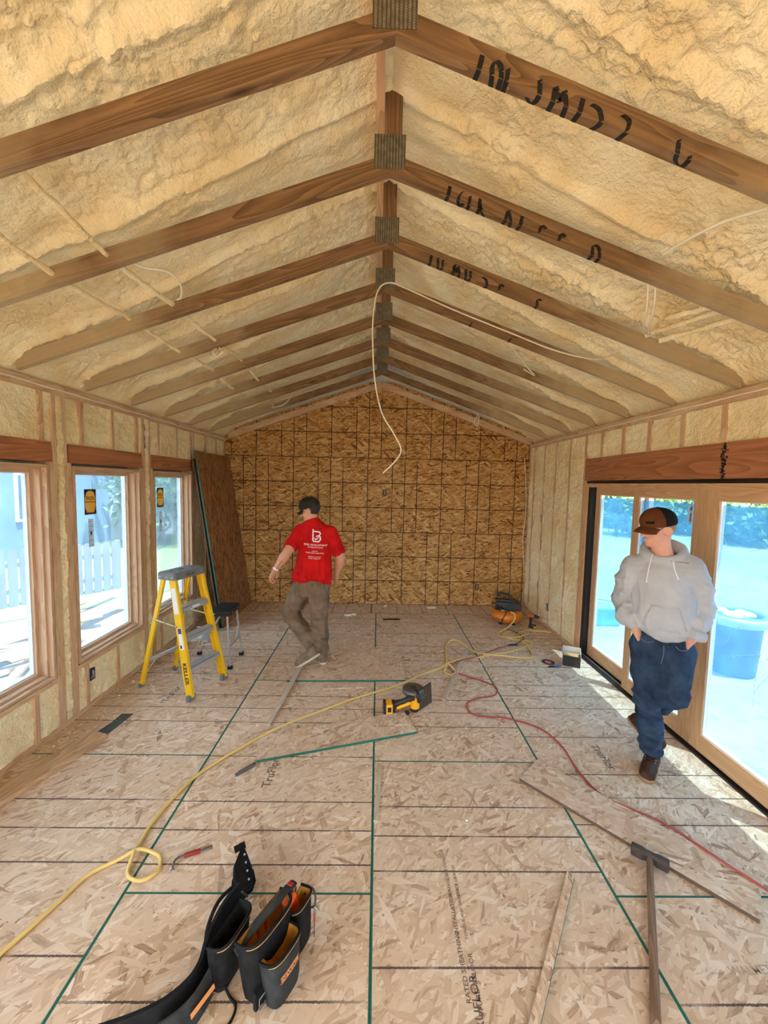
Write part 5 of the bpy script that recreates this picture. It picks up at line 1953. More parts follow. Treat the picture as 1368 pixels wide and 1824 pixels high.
    def pants(X):
        z = X[..., 2]
        d = smin(ell(X, (-.035, .0, .90), (.165, .130, .14)), cap(X * np.array([1, 1.2, 1]), (-.03, 0, .98), (-.02, 0, 1.05), .150, .150), .03)
        for k in (0, 1):
            kk = np.array(kn[k])
            cuff = np.array(an[k]) + np.array((.0, 0, .03 if k == 0 else -.015))
            leg = chain(X, [np.array(hip[k]) + (0, -.01, -.01), kk * .5 + np.array(hip[k]) * .5, kk, kk * .4 + cuff * .6, cuff], (.118, .100, .084, .075, .070), .04)
            d = smin(d, leg, .03)
        # creases at the knees, behind the thighs and stacked at the ankles
        d = d - .026 * (crease(X * np.array([5, 5, 9]) + 5 + 2.5 * X[..., [1, 2, 0]]) - .3) * (.35 + .9 * np.exp(-((z - .26) / .12) ** 2) + .5 * np.exp(-((z - .54) / .10) ** 2))
        d = d - .011 * (crease(X * np.array([11, 11, 5]) + 2) - .3)
        d = smax(d, z - 1.06, .01)
        cutL = (X - np.array(an[0]) - np.array((-.01, 0, -.01))) @ np.array((.55, -.2, -.81))
        near = np.clip((X[..., 0] - .02) * 100, 0, 1)
        d = smax(d, .055 - z, .006)
        dl = np.where((X[..., 0] < .035 + .0 * z) & (z < .4), cutL, -1)
        return smax(d, dl, .006)
    pt = to_obj('trousers', pants, (-.42, -.22, .03), (.24, .24, 1.10), .007, M_KHAKI, root, M)
    # wallet pocket seam and belt clip
    MB().box((-.245, -.02, .86), (-.21, .05, .945), ch=.006).lobj('belt_holster', M_BLACKP, root, M)
    # shoes
    f = Vector((-.26, -.10, -.125)).normalized()
    up = Vector((-.30, .0, .62)).normalized()
    lft = up.cross(f).normalized(); up = f.cross(lft)
    T = Matrix((f, lft, up)).transposed().to_4x4()
    T.translation = M @ (Vector((-.035, -.085, .092)) - up * .012)
    shoe(root, M, T, M_BOOT1, M_SOLE1, False)
    T = Matrix.Translation(M @ Vector((.080, .055, .021))) @ Matrix.Rotation(math.radians(112), 4, 'Z')
    shoe(root, M, T, M_BOOT1, M_SOLE1, False)
    hr = to_obj('hair', lambda X: hair_sdf(X, hc, R, -.070, .012), np.array(hc) - .16, np.array(hc) + .14, .005, M_HAIRD, root, M)
    hcw = np.array(M @ Vector(hc))
    cap_parts(None, hcw, R, [M_CAPK], M_CAPK, None, root, M, mesh_back=True)
    # wristband and tattoos on the left forearm
    a, b = Vector(el[0]), Vector(wr[0])
    d = (b - a).normalized()
    MB().tube([b - d * .022, b - d * .014, b - d * .002, b + d * .004], [.030, .033, .033, .031], 16, caps=False).lobj('wristband', plain('white_rubber_band', srgb(226, 214, 200), .6), root, M)
    M_TAT = plain('tattoo_ink', srgb(70, 52, 50), .7)
    tt = MB()
    for pts in ([(.0, .10), (.0, .0)], [(-.006, .0), (.006, -.004), (.0, .01)], [(.004, .10), (-.004, .092)]):
        for p0, p1 in zip(pts[:-1], pts[1:]):
            n = 8
            for q in range(n):
                t0, t1 = q / n, (q + 1) / n
                P = [(p0[0] + (p1[0] - p0[0]) * t - .003, p0[1] + (p1[1] - p0[1]) * t) for t in (t0, t1)]
                tt.add([(P[0][0], P[0][1], 0), (P[0][0] + .006, P[0][1], 0), (P[1][0] + .006, P[1][1], 0), (P[1][0], P[1][1], 0)], [(0, 1, 2, 3)])
    Mt, Lt = frame(M @ b, M @ a, (0, -1, 0))
    mid = (M @ (a * .35 + b * .65))
    Tt = Matrix.Translation(mid) @ Matrix.Rotation(math.pi / 2, 4, 'X') @ Matrix.Rotation(math.radians(-34), 4, 'Z') @ Matrix.Translation((0.008, -.05, 0))
    decal(tt.mesh('tattoo', M_TAT), Tt, root, M, root, 'tattoo', .0015)
    tt2 = MB()
    for q in range(5):
        tt2.box((-.004 + .002 * (q % 2), q * .012, -.0002), (.004 + .002 * (q % 2), q * .012 + .008, 0))
    Tt2 = Matrix.Translation(M @ Vector((-.205, -.1, 1.315))) @ Matrix.Rotation(math.pi / 2, 4, 'X') @ Matrix.Rotation(math.radians(-38), 4, 'Z')
    decal(tt2.mesh('tattoo', M_TAT), Tt2, root, M, root, 'tattoo', .0015)
    return root


man_red()


# ================= man in the grey hoodie
def man_hoodie():
    M = Matrix.Translation((2.0, 2.64, 0)) @ Matrix.Rotation(math.atan2(-.604, .797), 4, 'Z')
    hc = (-.040, -.015, 1.752)
    R = head_frame((-.79, -.61), 10, -3)
    sh = ((-.185, .01, 1.475), (.180, .01, 1.505))
    el = ((-.222, .055, 1.195), (.225, .055, 1.235))
    wr = ((-.128, -.090, 1.035), (.188, -.090, 1.055))
    hip = ((-.060, 0, .90), (.115, 0, .91))
    kn = ((-.030, -.075, .575), (.112, -.045, .625))
    an = ((.010, .015, .15), (-.045, .275, .30))

    def body(X):
        d = near_only(X, hc, .175, lambda Y: head_sdf(Y, hc, R))
        d = smin(d, cap(X, (-.005, .02, 1.54), (-.030, .012, 1.68), .066, .058), .03)
        d = smin(d, cap(X, (.006, -.025, 1.60), (.012, -.015, 1.70), .016, .016), .03)
        d = smin(d, chain(X, [(.03, .01, .94), (.01, .01, 1.2), (.0, .01, 1.40), (-.004, .01, 1.53)], (.09, .09, .105, .06), .05), .05)
        for k in (0, 1):
            a = chain(X, [sh[k], el[k], wr[k]], (.05, .042, .028), .02)
            d = smin(d, a, .03)
            d = smin(d, chain(X, [hip[k], kn[k], an[k]], (.075, .05, .035), .03), .03)
        d = smin(d, near_only(X, np.array(wr[0]) + np.array((.045, .055, -.11)) * .3, .17, lambda Y: hand_sdf(Y, wr[0], (.045, .055, -.11), (.25, .95, .3), 18, 2, .95)), .012)
        d = smin(d, near_only(X, np.array(wr[1]) + np.array((-.045, .055, -.11)) * .3, .17, lambda Y: hand_sdf(Y, wr[1], (-.045, .055, -.11), (-.25, .95, .3), 18, 2, .95)), .012)
        return d
    root = to_obj('person', body, (-.32, -.26, .05), (.36, .42, 1.92), .006, M_SKIN2, None, M)
    tag(root, 'man in a pale grey hoodie, jeans and brown cap beside the sliding door', 'person')

    def hoodie(X):
        x, y, z = X[..., 0], X[..., 1], X[..., 2]
        q = X.copy(); q[..., 1] *= 1.25
        d = chain(q, [(.035, -.012, 1.10), (.02, 0, 1.22), (.0, 0, 1.38)], (.176, .178, .176), .06) * .9
        d = smin(d, cap(q, (-.135, .012, 1.455), (.135, .012, 1.475), .082, .080), .06)
        # hood lying round the neck
        tor = np.stack([(x + .002) / 1.12, (y - .028), (z - 1.582 - .40 * (y - .02))], -1)
        rr = np.sqrt(tor[..., 0] ** 2 + tor[..., 1] ** 2)
        hood = np.sqrt((rr - .096) ** 2 + (tor[..., 2] * .8) ** 2) - (.027 + .10 * np.clip(y - .0, -.1, .12))
        hood = smin(hood, ell(X, (.01, .135, 1.50), (.12, .055, .11)), .04)
        d = smin(d, hood, .028)
        for k in (0, 1):
            cuff = np.array(wr[k])
            s = chain(X, [np.array(sh[k]) * np.array((.90, 1, 1)) - np.array((0, 0, .015)), np.array(sh[k]) * .5 + np.array(el[k]) * .5, el[k], np.array(el[k]) * .45 + cuff * .55, cuff], (.076, .072, .068, .058, .044), .03)
            dr = cuff - np.array(el[k]); dr /= np.linalg.norm(dr)
            s = s - .013 * (crease(X * np.array([5, 5, 9]) + 4 * k + 1.5 * X[..., [1, 2, 0]]) - .3) - .006 * (crease(X * np.array([11, 11, 17])) - .3)
            s = smax(s, (X - cuff) @ dr - .008, .008)
            d = smin(d, s, .012 + .04 * np.clip((z - 1.30) / .12, 0, 1))
        d = smax(d, -ell(X, (-.010, -.025, 1.665), (.080, .092, .105)), .012)
        # v in front of the neck
        amp = np.clip((1.55 - z) / .4, .2, 1)
        Xs = X + .04 * np.stack([perlin(X * 5 + 40), perlin(X * 5 + 50), 0 * z], -1)
        d = d - amp * (.024 * crease(Xs * np.array([5.5, 5.5, 2.2]) + 7) + .010 * crease(Xs * np.array([14, 14, 5]) + 1) - .011)
        # kangaroo pocket
        pk = smax(np.abs(x - .03) - (.125 - .30 * np.clip(z - 1.10, 0, .2)), np.abs(z - 1.16) - .085, .012)
        d = d - .007 * np.clip(-pk / .01, 0, 1) * (y < 0)
        # ribbed hem, slung lower in front
        hemz = 1.035 - .055 * np.exp(-((x - .055) / .09) ** 2) * (y < .02) - .0 * x
        d = d - .010 * np.exp(-((z - hemz - .055) / .03) ** 2)
        d = smax(d, hemz - z, .012)
        return d
    ho = to_obj('hoodie', hoodie, (-.34, -.28, .92), (.36, .27, 1.72), .0062, M_HOOD, root, M)
    # drawstrings
    M_STR = plain('white_drawstring', srgb(236, 234, 230), .8)
    tm = WM[ho.name]
    bv = BVHTree.FromPolygons([tuple(v.co) for v in ho.data.vertices], [tuple(p.vertices) for p in ho.data.polygons])

    def front(x, z, off=.004):
        h = bv.ray_cast(Vector((x, -.6, z)), Vector((0, 1, 0)))
        return Vector((x, (h[0].y if h[0] else -.16) - off, z))
    for pts in (((-.062, 1.575), (-.068, 1.53), (-.078, 1.47), (-.084, 1.40)), ((.046, 1.585), (.055, 1.54), (.070, 1.48), (.085, 1.445))):
        MB().tube(crom([front(*p) for p in pts], 6), .0035, 6).tube([front(*pts[-1]), front(pts[-1][0] + .002, pts[-1][1] - .014)], [.0045, .0055], 6).lobj('drawstring', M_STR, ho, M)
    # chest print and pocket seams
    T0 = M @ Matrix.Translation((.090, -.4, 1.540)) @ Matrix.Rotation(math.pi / 2, 4, 'X') @ Matrix.Rotation(math.radians(-2), 4, 'Z')
    vd = tuple(M.to_3x3() @ Vector((0, 1, 0)))
    decal(text_mesh('THE CONSTRUCTION', .0098, M_STK_K, .02), T0, ho, M, ho, 'chest_lettering', .0022, vd)
    for s in (-1, 1):
        pts = [front(.03 + s * q, z, .001) for q, z in ((.068, 1.245), (.085, 1.20), (.105, 1.15), (.122, 1.095))]
        MB().tube(crom(pts, 5), .0022, 5).lobj('pocket_seam', plain('seam_thread', srgb(170, 164, 156), .9), ho, M)

    def jeans(X):
        x, y, z = X[..., 0], X[..., 1], X[..., 2]
        d = ell(X, (.03, .0, .95), (.172, .125, .15))
        for k in (0, 1):
            kk = np.array(kn[k])
            a = np.array(an[k])
            leg = chain(X, [np.array(hip[k]) + (0, 0, .0), kk * .5 + np.array(hip[k]) * .5, kk, kk * .5 + a * .5, a], (.105, .092, .078, .074, .066), .035)
            d = smin(d, leg, .022)
        d = d - .022 * (crease(X * np.array([5, 5, 9]) + 15 + 2.5 * X[..., [1, 2, 0]]) - .3) * (.22 + .8 * np.exp(-((z - .22) / .14) ** 2) + .8 * np.exp(-((z - .56) / .09) ** 2))
        d = d - .007 * (crease(X * np.array([10, 10, 6]) + 3) - .3)
        d = smax(d, z - 1.07, .01)
        cutR = np.where((y < .13), .125 - z, -1)
        dr = np.array(an[1]) - np.array(kn[1]); dr /= np.linalg.norm(dr)
        cutL = np.where((y > .13), (X - np.array(an[1])) @ dr - .02, -1)
        return smax(d, np.maximum(cutR, cutL), .006)
    je = to_obj('jeans', jeans, (-.20, -.22, .08), (.29, .42, 1.10), .0065, M_JEAN, root, M)
    bvj = BVHTree.FromPolygons([tuple(v.co) for v in je.data.vertices], [tuple(p.vertices) for p in je.data.polygons])

    def jf(x, z):
        h = bvj.ray_cast(Vector((x, -.6, z)), Vector((0, 1, 0)))
        return Vector((x, (h[0].y if h[0] else -.1) - .001, z))
    M_SEAM = plain('denim_seam', srgb(96, 110, 130), .9)
    for nm, pts in (('pocket_seam', ((-.125, 1.01), (-.095, .975), (-.05, .965), (-.02, .985))), ('pocket_seam', ((.195, 1.0), (.17, .965), (.13, .955), (.10, .98))), ('fly_seam', ((.038, .97), (.040, .92), (.036, .87), (.03, .83)))):
        MB().tube(crom([jf(*p) for p in pts], 5), .0028, 5).lobj(nm, M_SEAM, je, M)
    # boots
    T = M @ Matrix.Translation((.012, -.025, .0008)) @ Matrix.Rotation(math.radians(-98), 4, 'Z')
    shoe(root, M, T, M_BOOT2, M_SOLE2, True, 'boot')
    f = Vector((.26, -.05, -.155)).normalized()
    up = Vector((.35, -.35, .75)).normalized()
    lft = up.cross(f).normalized(); up = f.cross(lft)
    T = Matrix((f, lft, up)).transposed().to_4x4()
    T.translation = M @ Vector((.012, .245, .125)) - M.to_3x3() @ up * .0
    Tw = M.to_3x3() @ T.to_3x3()
    T4 = Tw.to_4x4(); T4.translation = M @ Vector((-.045, .262, .122))
    shoe(root, M, T4, M_BOOT2, M_SOLE2, True, 'boot')
    to_obj('hair', lambda X: hair_sdf(X, hc, R, -.050, .025), np.array(hc) - .16, np.array(hc) + .14, .005, M_HAIRL, root, M)
    # eyes
    ev = MB()
    Rw = Matrix([list(R[k]) + [hc[k]] for k in range(3)] + [[0, 0, 0, 1]])
    for s in (-1, 1):
        MB().lathe([(0, -.006), (.005, -.004), (.0065, 0), (.005, .004), (0, .006)], 12, M=Rw @ Matrix.Translation((.0885, s * .032, -.002))).lobj('eye', M_EYE, root, M)
        MB().tube([Rw @ Vector(p) for p in ((.094, s * .016, .020), (.090, s * .034, .025), (.076, s * .050, .020))], .0035, 5).lobj('eyebrow', M_HAIRL, root, M)
    R3 = np.array(M.to_3x3()) @ R
    hcw = np.array(M @ Vector(hc))
    cr, R4 = cap_parts(None, hcw, R3, [M_CAPB, M_CAPM], M_CAPB, lambda q: (q[:, 0] < .012).astype(int), root, M, brim_len=.080)
    # dark patch on the front panel
    pts = MB()
    for i in range(7):
        for j in range(3):
            pass
    pm = bpy.data.meshes.new('cap_patch')
    vs, fs = [], []
    for i in range(9):
        for j in range(4):
            vs.append((-.026 + .052 * i / 8, -.009 + .018 * j / 3, 0))
    for i in range(8):
        for j in range(3): fs.append((i * 4 + j, (i + 1) * 4 + j, (i + 1) * 4 + j + 1, i * 4 + j + 1))
    pm.from_pydata(vs, [], fs); pm.materials.append(M_CAPM)
    dirw = R4.to_3x3() @ Vector((-.87, -.5, 0))
    yv = R4.to_3x3() @ Vector((-.5, .87, 0)); zv = R4.to_3x3() @ Vector((0, 0, 1))
    T0 = Matrix((yv, zv, -dirw)).transposed().to_4x4()
    T0.translation = R4 @ Vector((.06, .035, .066))
    decal(pm, T0, cr, M, cr, 'cap_patch', .003, tuple(dirw))
    return root


man_hoodie()
# ------------------------------------------------------------------ hoses, cables, tool belt
M_HOSE = plain('yellow_hose', srgb(222, 190, 112), .5, var=.06)
M_HRED = plain('red_hose', srgb(168, 62, 60), .5, var=.06)
M_WIRE = plain('white_cable_sheath', srgb(232, 222, 198), .5, var=.05)


def hose(name, pts, r, mat, label, cat, n=7, bumps=(), z0=None):
    z0 = r + .001 if z0 is None else z0
    P = crom([(x, y, z0) for x, y in pts], n)
    Q = []
    for p in P:
        z = p[2]
        for bx, by, h, w in bumps:
            z += h * math.exp(-((p[0] - bx) ** 2 + (p[1] - by) ** 2) / (w * w))
        Q.append((p[0], p[1], z))
    o = MB().tube(Q, r, 8).obj(name, mat)
    tag(o, label, cat)
    return o


hose('air_hose', [(-1.62, 1.30), (-1.55, 1.515), (-1.514, 1.607), (-1.469, 1.735), (-1.424, 1.855), (-1.289, 1.953), (-1.207, 1.976), (-1.121, 1.945), (-1.094, 1.87), (-1.15, 1.822), (-1.233, 1.855), (-1.263, 1.96), (-1.283, 2.148), (-1.241, 2.388),
                  (-1.152, 2.597), (-.896, 2.912), (-.592, 3.155), (-.236, 3.459), (.191, 3.718), (.564, 4.014), (.72, 4.11), (.81, 4.158), (.874, 4.094), (.872, 4.017), (.815, 3.977), (.768, 4.026), (.793, 4.131), (.891, 4.243), (1.075, 4.364), (1.328, 4.448), (1.678, 4.586), (1.866, 4.709), (2.026, 4.819), (2.03, 4.90), (1.90, 4.94), (1.806, 4.958), (1.736, 5.071), (1.829, 5.22), (1.935, 5.27)],
     .0095, M_HOSE, 'long yellow air hose snaking from the lower left to the compressor', 'hose', bumps=((-1.25, 1.955, .02, .05), (-.62, 3.10, .026, .30), (.81, 4.15, .02, .05), (.84, 4.19, .016, .06), (.95, 4.28, .02, .15)))
hose('air_hose', [(.82, 4.213), (.86, 4.50), (.894, 4.709), (.986, 4.891), (1.088, 4.876), (1.197, 4.586), (1.30, 4.447), (1.562, 4.41), (1.777, 4.401), (1.879, 4.45), (1.928, 4.61), (1.916, 4.925), (1.964, 5.14), (2.126, 5.28), (2.30, 5.27), (2.45, 5.23)],
     .0095, M_HOSE, 'yellow air hose in a wide loop running to the right wall', 'hose', bumps=((1.30, 4.45, .02, .12), (.86, 4.4, .004, .2), (1.9, 4.75, .022, .1), (1.0, 4.4, .016, .10), (1.5, 4.45, .02, .16)))
co = MB().tube(crom([(1.935, 5.395, .235), (1.97, 5.345, .225), (1.975, 5.325, .16), (1.93, 5.31, .10), (1.86, 5.29, .04), (1.76, 5.25, .012), (1.698, 5.15, .012), (1.701, 5.03, .012), (1.80, 4.985, .02), (1.95, 5.01, .034), (2.10, 5.12, .034)], 7), .0095, 8).obj('air_hose', M_HOSE)
tag(co, 'short yellow air hose plugged into the orange compressor', 'hose')
hose('air_line', [(.835, 4.05), (.90, 4.03), (.977, 3.964), (1.175, 3.818), (1.229, 3.711), (1.163, 3.586), (.986, 3.533), (.867, 3.437), (.873, 3.288), (1.0, 3.235), (1.154, 3.227), (1.393, 3.091), (1.478, 2.87), (1.472, 2.603), (1.529, 2.357), (1.761, 2.172), (1.891, 1.93), (2.002, 1.772), (2.12, 1.60)],
     .0062, M_HRED, 'thin dark red air line curving across the floor to the lower right', 'hose', bumps=((1.90, 1.90, .024, .28), (1.6, 2.3, .01, .15)))
hose('air_line', [(.813, 4.105), (.989, 4.275), (1.219, 4.399), (1.359, 4.511), (1.532, 4.663), (1.70, 4.765)], .0062, M_HRED, 'short red line lying along the yellow hose loops', 'hose', bumps=((1.0, 4.28, .026, .35), (1.4, 4.5, .012, .2)))
MB().tube([(1.70, 4.765, .010), (1.74, 4.775, .012), (1.79, 4.778, .012), (1.83, 4.780, .008)], [.010, .013, .013, .007], 8).obj('hose_coupler', M_BLACKP, bpy.data.objects['air_line.001'])
hose('power_cord', [(1.76, 4.79), (1.86, 4.83), (1.97, 4.95), (1.99, 5.10), (1.92, 5.24), (1.82, 5.29)], .005, M_RUB, 'black cord tangled in the yellow hose before the compressor', 'cord', bumps=((1.9, 4.9, .03, .12), (1.85, 5.25, .02, .1)))


def cable(name, pts, r, mat, label, n=8, cat='cable', group=None):
    o = MB().tube(crom(pts, n), r, 7).obj(name, mat)
    tag(o, label, cat, group)
    return o


Y4 = T0 + 3 * TS - .03
cable('hanging_cable', [(1.75, 2.95, 3.03), (1.73, 3.18, 3.06), (1.45, Y4, 3.16), (1.06, Y4, 3.295), (.57, Y4 - .002, 3.47), (.20, Y4, 3.62), (.057, Y4 - .01, 3.655), (-.03, Y4 - .02, 3.59), (-.067, Y4, 3.411), (-.066, Y4, 3.141), (-.042, Y4, 2.868), (.019, Y4, 2.617), (.117, Y4, 2.456), (.187, Y4, 2.317), (.147, Y4, 2.222), (.04, Y4, 2.111)],
      .0062, M_WIRE, 'white cable hanging down in a curl from the ridge before the back wall')
zc = lambda x: RZ - SL * abs(x - RX)
for pts, lb in (([(1.53, 1.60), (1.46, 1.72), (1.42, 1.86), (1.40, 2.0)], 'white cable crossing the foam above the second truss on the right'),):
    cable('ceiling_cable', [(x, y, zc(x) + .075) for x, y in pts], .008, M_WIRE, lb)
cable('ceiling_cable', [(1.42, 2.13, zc(1.42) + .03), (1.47, 2.2, zc(1.49) - .02), (1.53, 2.30, zc(1.55) - .045), (1.64, 2.48, zc(1.66) - .01), (1.76, 2.60, zc(1.77) + .05)], .0062, M_WIRE, 'outer of two white cable loops hanging between trusses on the right')
cable('ceiling_cable', [(1.46, 2.13, zc(1.46) + .03), (1.51, 2.2, zc(1.53) - .012), (1.58, 2.32, zc(1.60) - .03), (1.69, 2.50, zc(1.70) + .0), (1.80, 2.60, zc(1.80) + .05)], .0062, M_WIRE, 'inner of two white cable loops hanging between trusses on the right')
cable('ceiling_cable', [(-1.36, 2.13, zc(-1.36) + .06), (-1.28, 2.19, zc(-1.3) + .02), (-1.19, 2.27, zc(-1.19) - .0), (-1.18, 2.38, zc(-1.2) - .01), (-1.24, 2.50, zc(-1.24) - .01), (-1.30, 2.58, zc(-1.3) + .03)], .0055, M_WIRE, 'thin white cable loop below the foam in the third bay on the left')
cable('ceiling_cable', [(-1.33, 3.30, zc(-1.33) - .012), (-1.30, 3.28, zc(-1.33) - .05), (-1.34, 3.285, zc(-1.33) - .085), (-1.38, 3.29, zc(-1.33) - .05), (-1.36, 3.32, zc(-1.36) + .0)], .0055, M_WIRE, 'small white cable loop hanging from the fourth truss on the left')
cable('ceiling_cable', [(1.46, 5.80, zc(1.46) + .02), (1.45, 5.84, zc(1.45) - .06), (1.42, 5.86, zc(1.42) - .14), (1.46, 5.86, zc(1.46) - .18), (1.49, 5.87, zc(1.46) - .10), (1.50, 5.9, zc(1.5) + .02)], .0075, M_WIRE, 'white cable loop hanging beside the back wall on the right')
cable('ceiling_cable', [(-1.12, 5.2, zc(-1.12) + .03), (-1.2, 5.3, zc(-1.2) - .03), (-1.32, 5.42, zc(-1.3) - .06), (-1.48, 5.5, zc(-1.45) - .03), (-1.5, 5.6, zc(-1.5) + .04)], .006, M_WIRE, 'drooping white cable near the back wall on the left')
cable('ceiling_cable', [(1.20, 3.56, zc(1.2) + .06), (1.32, 3.62, zc(1.3) - .01), (1.47, 3.75, zc(1.45) - .02), (1.40, 3.85, zc(1.4) + .05)], .006, M_WIRE, 'white cable loop in the fifth bay on the right')
# cables buried in foam: lumpy cream ridges along the left slope
RF = random.Random(3)
for x0, y0, y1, lb in ((-1.385, 1.53, 5.6, 'upper foam-coated cable running through the bays on the left slope'), (-1.67, 1.53, 4.9, 'lower foam-coated cable running through the bays on the left slope')):
    P, rr = [], []
    y = y0
    while y < y1:
        x = x0 + .025 * math.sin(y * 2.1) + RF.uniform(-.006, .006)
        P.append((x, y, zc(x) + .075 + .012 * math.sin(y * 5.2)))
        rr.append(.0135 + RF.uniform(-.002, .004))
        y += .045
    o = MB().tube(P, rr, 9).obj('foam_coated_cable', M_FOAM)
    tag(o, lb, 'cable')
for k, (x0, ya, yb_) in enumerate(((1.92, 2.15, 2.68), (2.02, 2.17, 2.68), (1.88, 2.14, 2.45), (2.18, 1.53, 2.08))):
    P, rr = [], []
    for j in range(14):
        t = j / 13
        x = x0 - .12 * t + RF.uniform(-.005, .005)
        P.append((x, ya + (yb_ - ya) * t, zc(x) + .09)); rr.append(.017 + RF.uniform(-.003, .004))
    o = MB().tube(P, rr, 8).obj('foam_coated_cable', M_FOAM)
    tag(o, ('foam ridge over a cable in the third bay on the right, lowest but one', 'foam ridge over a cable in the third bay on the right, nearest the wall', 'foam ridge over a cable in the third bay on the right, highest', 'foam ridge over a cable beside the second truss near the right wall')[k], 'cable')
# wires stapled in the back right corner and along the lower left wall
cable('wall_cable', [(2.40, 6.385, 2.5), (2.44, 6.38, 2.1), (2.46, 6.37, 1.6), (2.44, 6.385, 1.2), (2.47, 6.38, .7)], .006, M_WIRE, 'thin pale cable running down the back right corner')

# ---- tool belt
M_NYL = cloth_mat('black_ballistic_nylon', srgb(32, 32, 33), srgb(20, 20, 22), 20, 400, .75)
M_NYL2 = cloth_mat('charcoal_nylon', srgb(58, 60, 60), srgb(44, 46, 47), 20, 400, .75)
M_TAN = cloth_mat('tan_suede_lining', srgb(206, 146, 62), srgb(176, 118, 44), 20)
M_PIPE = plain('tan_piping', srgb(196, 150, 92), .7)
M_ORTP = plain('orange_tape_case', srgb(240, 92, 34), .4, var=.05)
M_LOGO = plain('orange_logo_patch', srgb(226, 152, 92), .6)


def pouch_mesh(base, rim, wdir, w, depth, mats, name, parent, flare=1.0, lean=.0, open_=.7):
    """D-section pouch, flat back; base / rim = centre of the back at bottom and top"""
    base, rim, u = Vector(base), Vector(rim), Vector(wdir).normalized()
    up = (rim - base)
    n = u.cross(up.normalized()).normalized()         # towards the front
    ns, nv = 20, 8
    mb = MB()
    rings = []
    for side in (0, 1):
        for j in range(nv + 1):
            v = j / nv
            vv = v if side == 0 else max(v, .12)
            c = base + up * vv
            ww = w * (.86 + .14 * v * flare) * (1 if side == 0 else .94)
            dd = depth * (.72 + .28 * v * flare) * (1 if side == 0 else .88)
            rb = min(1.0, .55 + 3 * v)
            ring = []
            for k in range(ns):
                t = k / (ns - 1)
                a = math.pi * t
                ex = .55
                x = -math.copysign(abs(math.cos(a)) ** ex, math.cos(a)) * ww / 2
                y = (math.sin(a) ** ex) * dd
                if side: y = y + .003
                ring.append(c + u * x * (.92 + .08 * rb) + n * y * (.8 + .2 * rb) + up.normalized() * (.012 * math.sin(a) * v))
            rings.append(ring)
    V = [p for r in rings for p in r]
    Fc, I = [], []
    R_ = nv + 1
    for side in (0, 1):
        for j in range(nv):
            for k in range(ns - 1):
                a = (side * R_ + j) * ns + k
                q = (a, a + 1, a + 1 + ns, a + ns)
                Fc.append(q if side == 0 else q[::-1]); I.append(side)
            a = (side * R_ + j) * ns
            q = (a + ns - 1, a, a + ns, a + 2 * ns - 1)
            Fc.append(q if side == 0 else q[::-1]); I.append(side)
    top0, top1 = nv * ns, (R_ + nv) * ns
    for k in range(ns - 1):
        Fc.append((top0 + k, top0 + k + 1, top1 + k + 1, top1 + k)); I.append(0)
    Fc.append((top0 + ns - 1, top0, top1, top1 + ns - 1)); I.append(0)
    Fc.append(tuple(reversed(range(ns)))); I.append(0)
    Fc.append(tuple(R_ * ns + k for k in range(ns))); I.append(1)
    b0 = len(mb.V)
    mb.V = [tuple(v) for v in V]; mb.F = Fc; mb.I = I; mb.S = [True] * len(Fc)
    o = mb.obj(name, mats, parent)
    rimc = rings[nv]
    MB().tube([p + up.normalized() * .001 for p in rimc], .0055, 6).obj('rim_binding', M_NYL, o)
    MB().tube([p + (rimc[0] - rings[nv - 1][0]) * -.28 + n * .0028 for p in rimc[2:-2]], .0016, 5).obj('piping', M_PIPE, o)
    return o, n, u, rings


belt = empty('tool_belt', (-.45, 1.50, 0))
tag(belt, 'black tool belt with tan-lined pouches and an orange tape measure', 'tool belt')
U = (.51, .86, 0)
main, n_, u_, rg = pouch_mesh((-.425, 1.465, .004), (-.455, 1.485, .235), U, .24, .105, [M_NYL, M_TAN], 'main_pouch', belt)
front, n_, u_, rg = pouch_mesh((-.352, 1.418, .004), (-.375, 1.43, .185), U, .165, .085, [M_NYL2, M_TAN], 'front_pouch', belt)
# name patch on the front pouch: orange panel, dark letters
c0 = Vector((-.352, 1.418, .004)).lerp(Vector((-.375, 1.43, .185)), .60) + Vector(n_) * .083
zz = (Vector((-.375, 1.43, .185)) - Vector((-.352, 1.418, .004))).normalized()
Tl = Matrix((u_, zz, n_)).transposed().to_4x4(); Tl.translation = c0
pm = bpy.data.meshes.new('name_patch')
vs = [(-.05 + .10 * i / 8, -.014 + .028 * j / 2, 0) for i in range(9) for j in range(3)]
pm.from_pydata(vs, [], [(i * 3 + j, (i + 1) * 3 + j, (i + 1) * 3 + j + 1, i * 3 + j + 1) for i in range(8) for j in range(2)]); pm.materials.append(M_LOGO)
I4 = Matrix.Identity(4)
pt = decal(pm, Tl, front, I4, front, 'name_patch', .0015, tuple(-n_))
decal(text_mesh('DEWALT', .026, M_NYL), Tl, front, I4, front, 'patch_lettering', .003, tuple(-n_))
side, n2, u2, rg2 = pouch_mesh((-.318, 1.572, .004), (-.338, 1.585, .195), (.42, .90, 0), .125, .075, [M_NYL, M_TAN], 'side_pouch', belt)
left, n3, u3, rg3 = pouch_mesh((-.592, 1.478, .004), (-.60, 1.49, .19), (.35, .93, 0), .19, .085, [M_NYL, M_NYL], 'left_pouch', belt)
# lower buckled flap under the front pouch
MB().box((-.05, -.008, -.035), (.05, .010, .04), M=Matrix.Translation((-.40, 1.375, .05)) @ Matrix.Rotation(math.radians(58), 4, 'Z'), ch=.006).obj('buckle_flap', M_NYL, belt)
MB().tube([Matrix.Translation((-.398, 1.366, .05)) @ Matrix.Rotation(math.radians(58), 4, 'Z') @ Vector(p) for p in ((-.035, -.012, -.022), (.035, -.012, -.022), (.035, -.012, .02), (-.035, -.012, .02), (-.035, -.012, -.022))], .0025, 5).obj('stitching', plain('grey_thread', srgb(110, 112, 118), .8), belt)
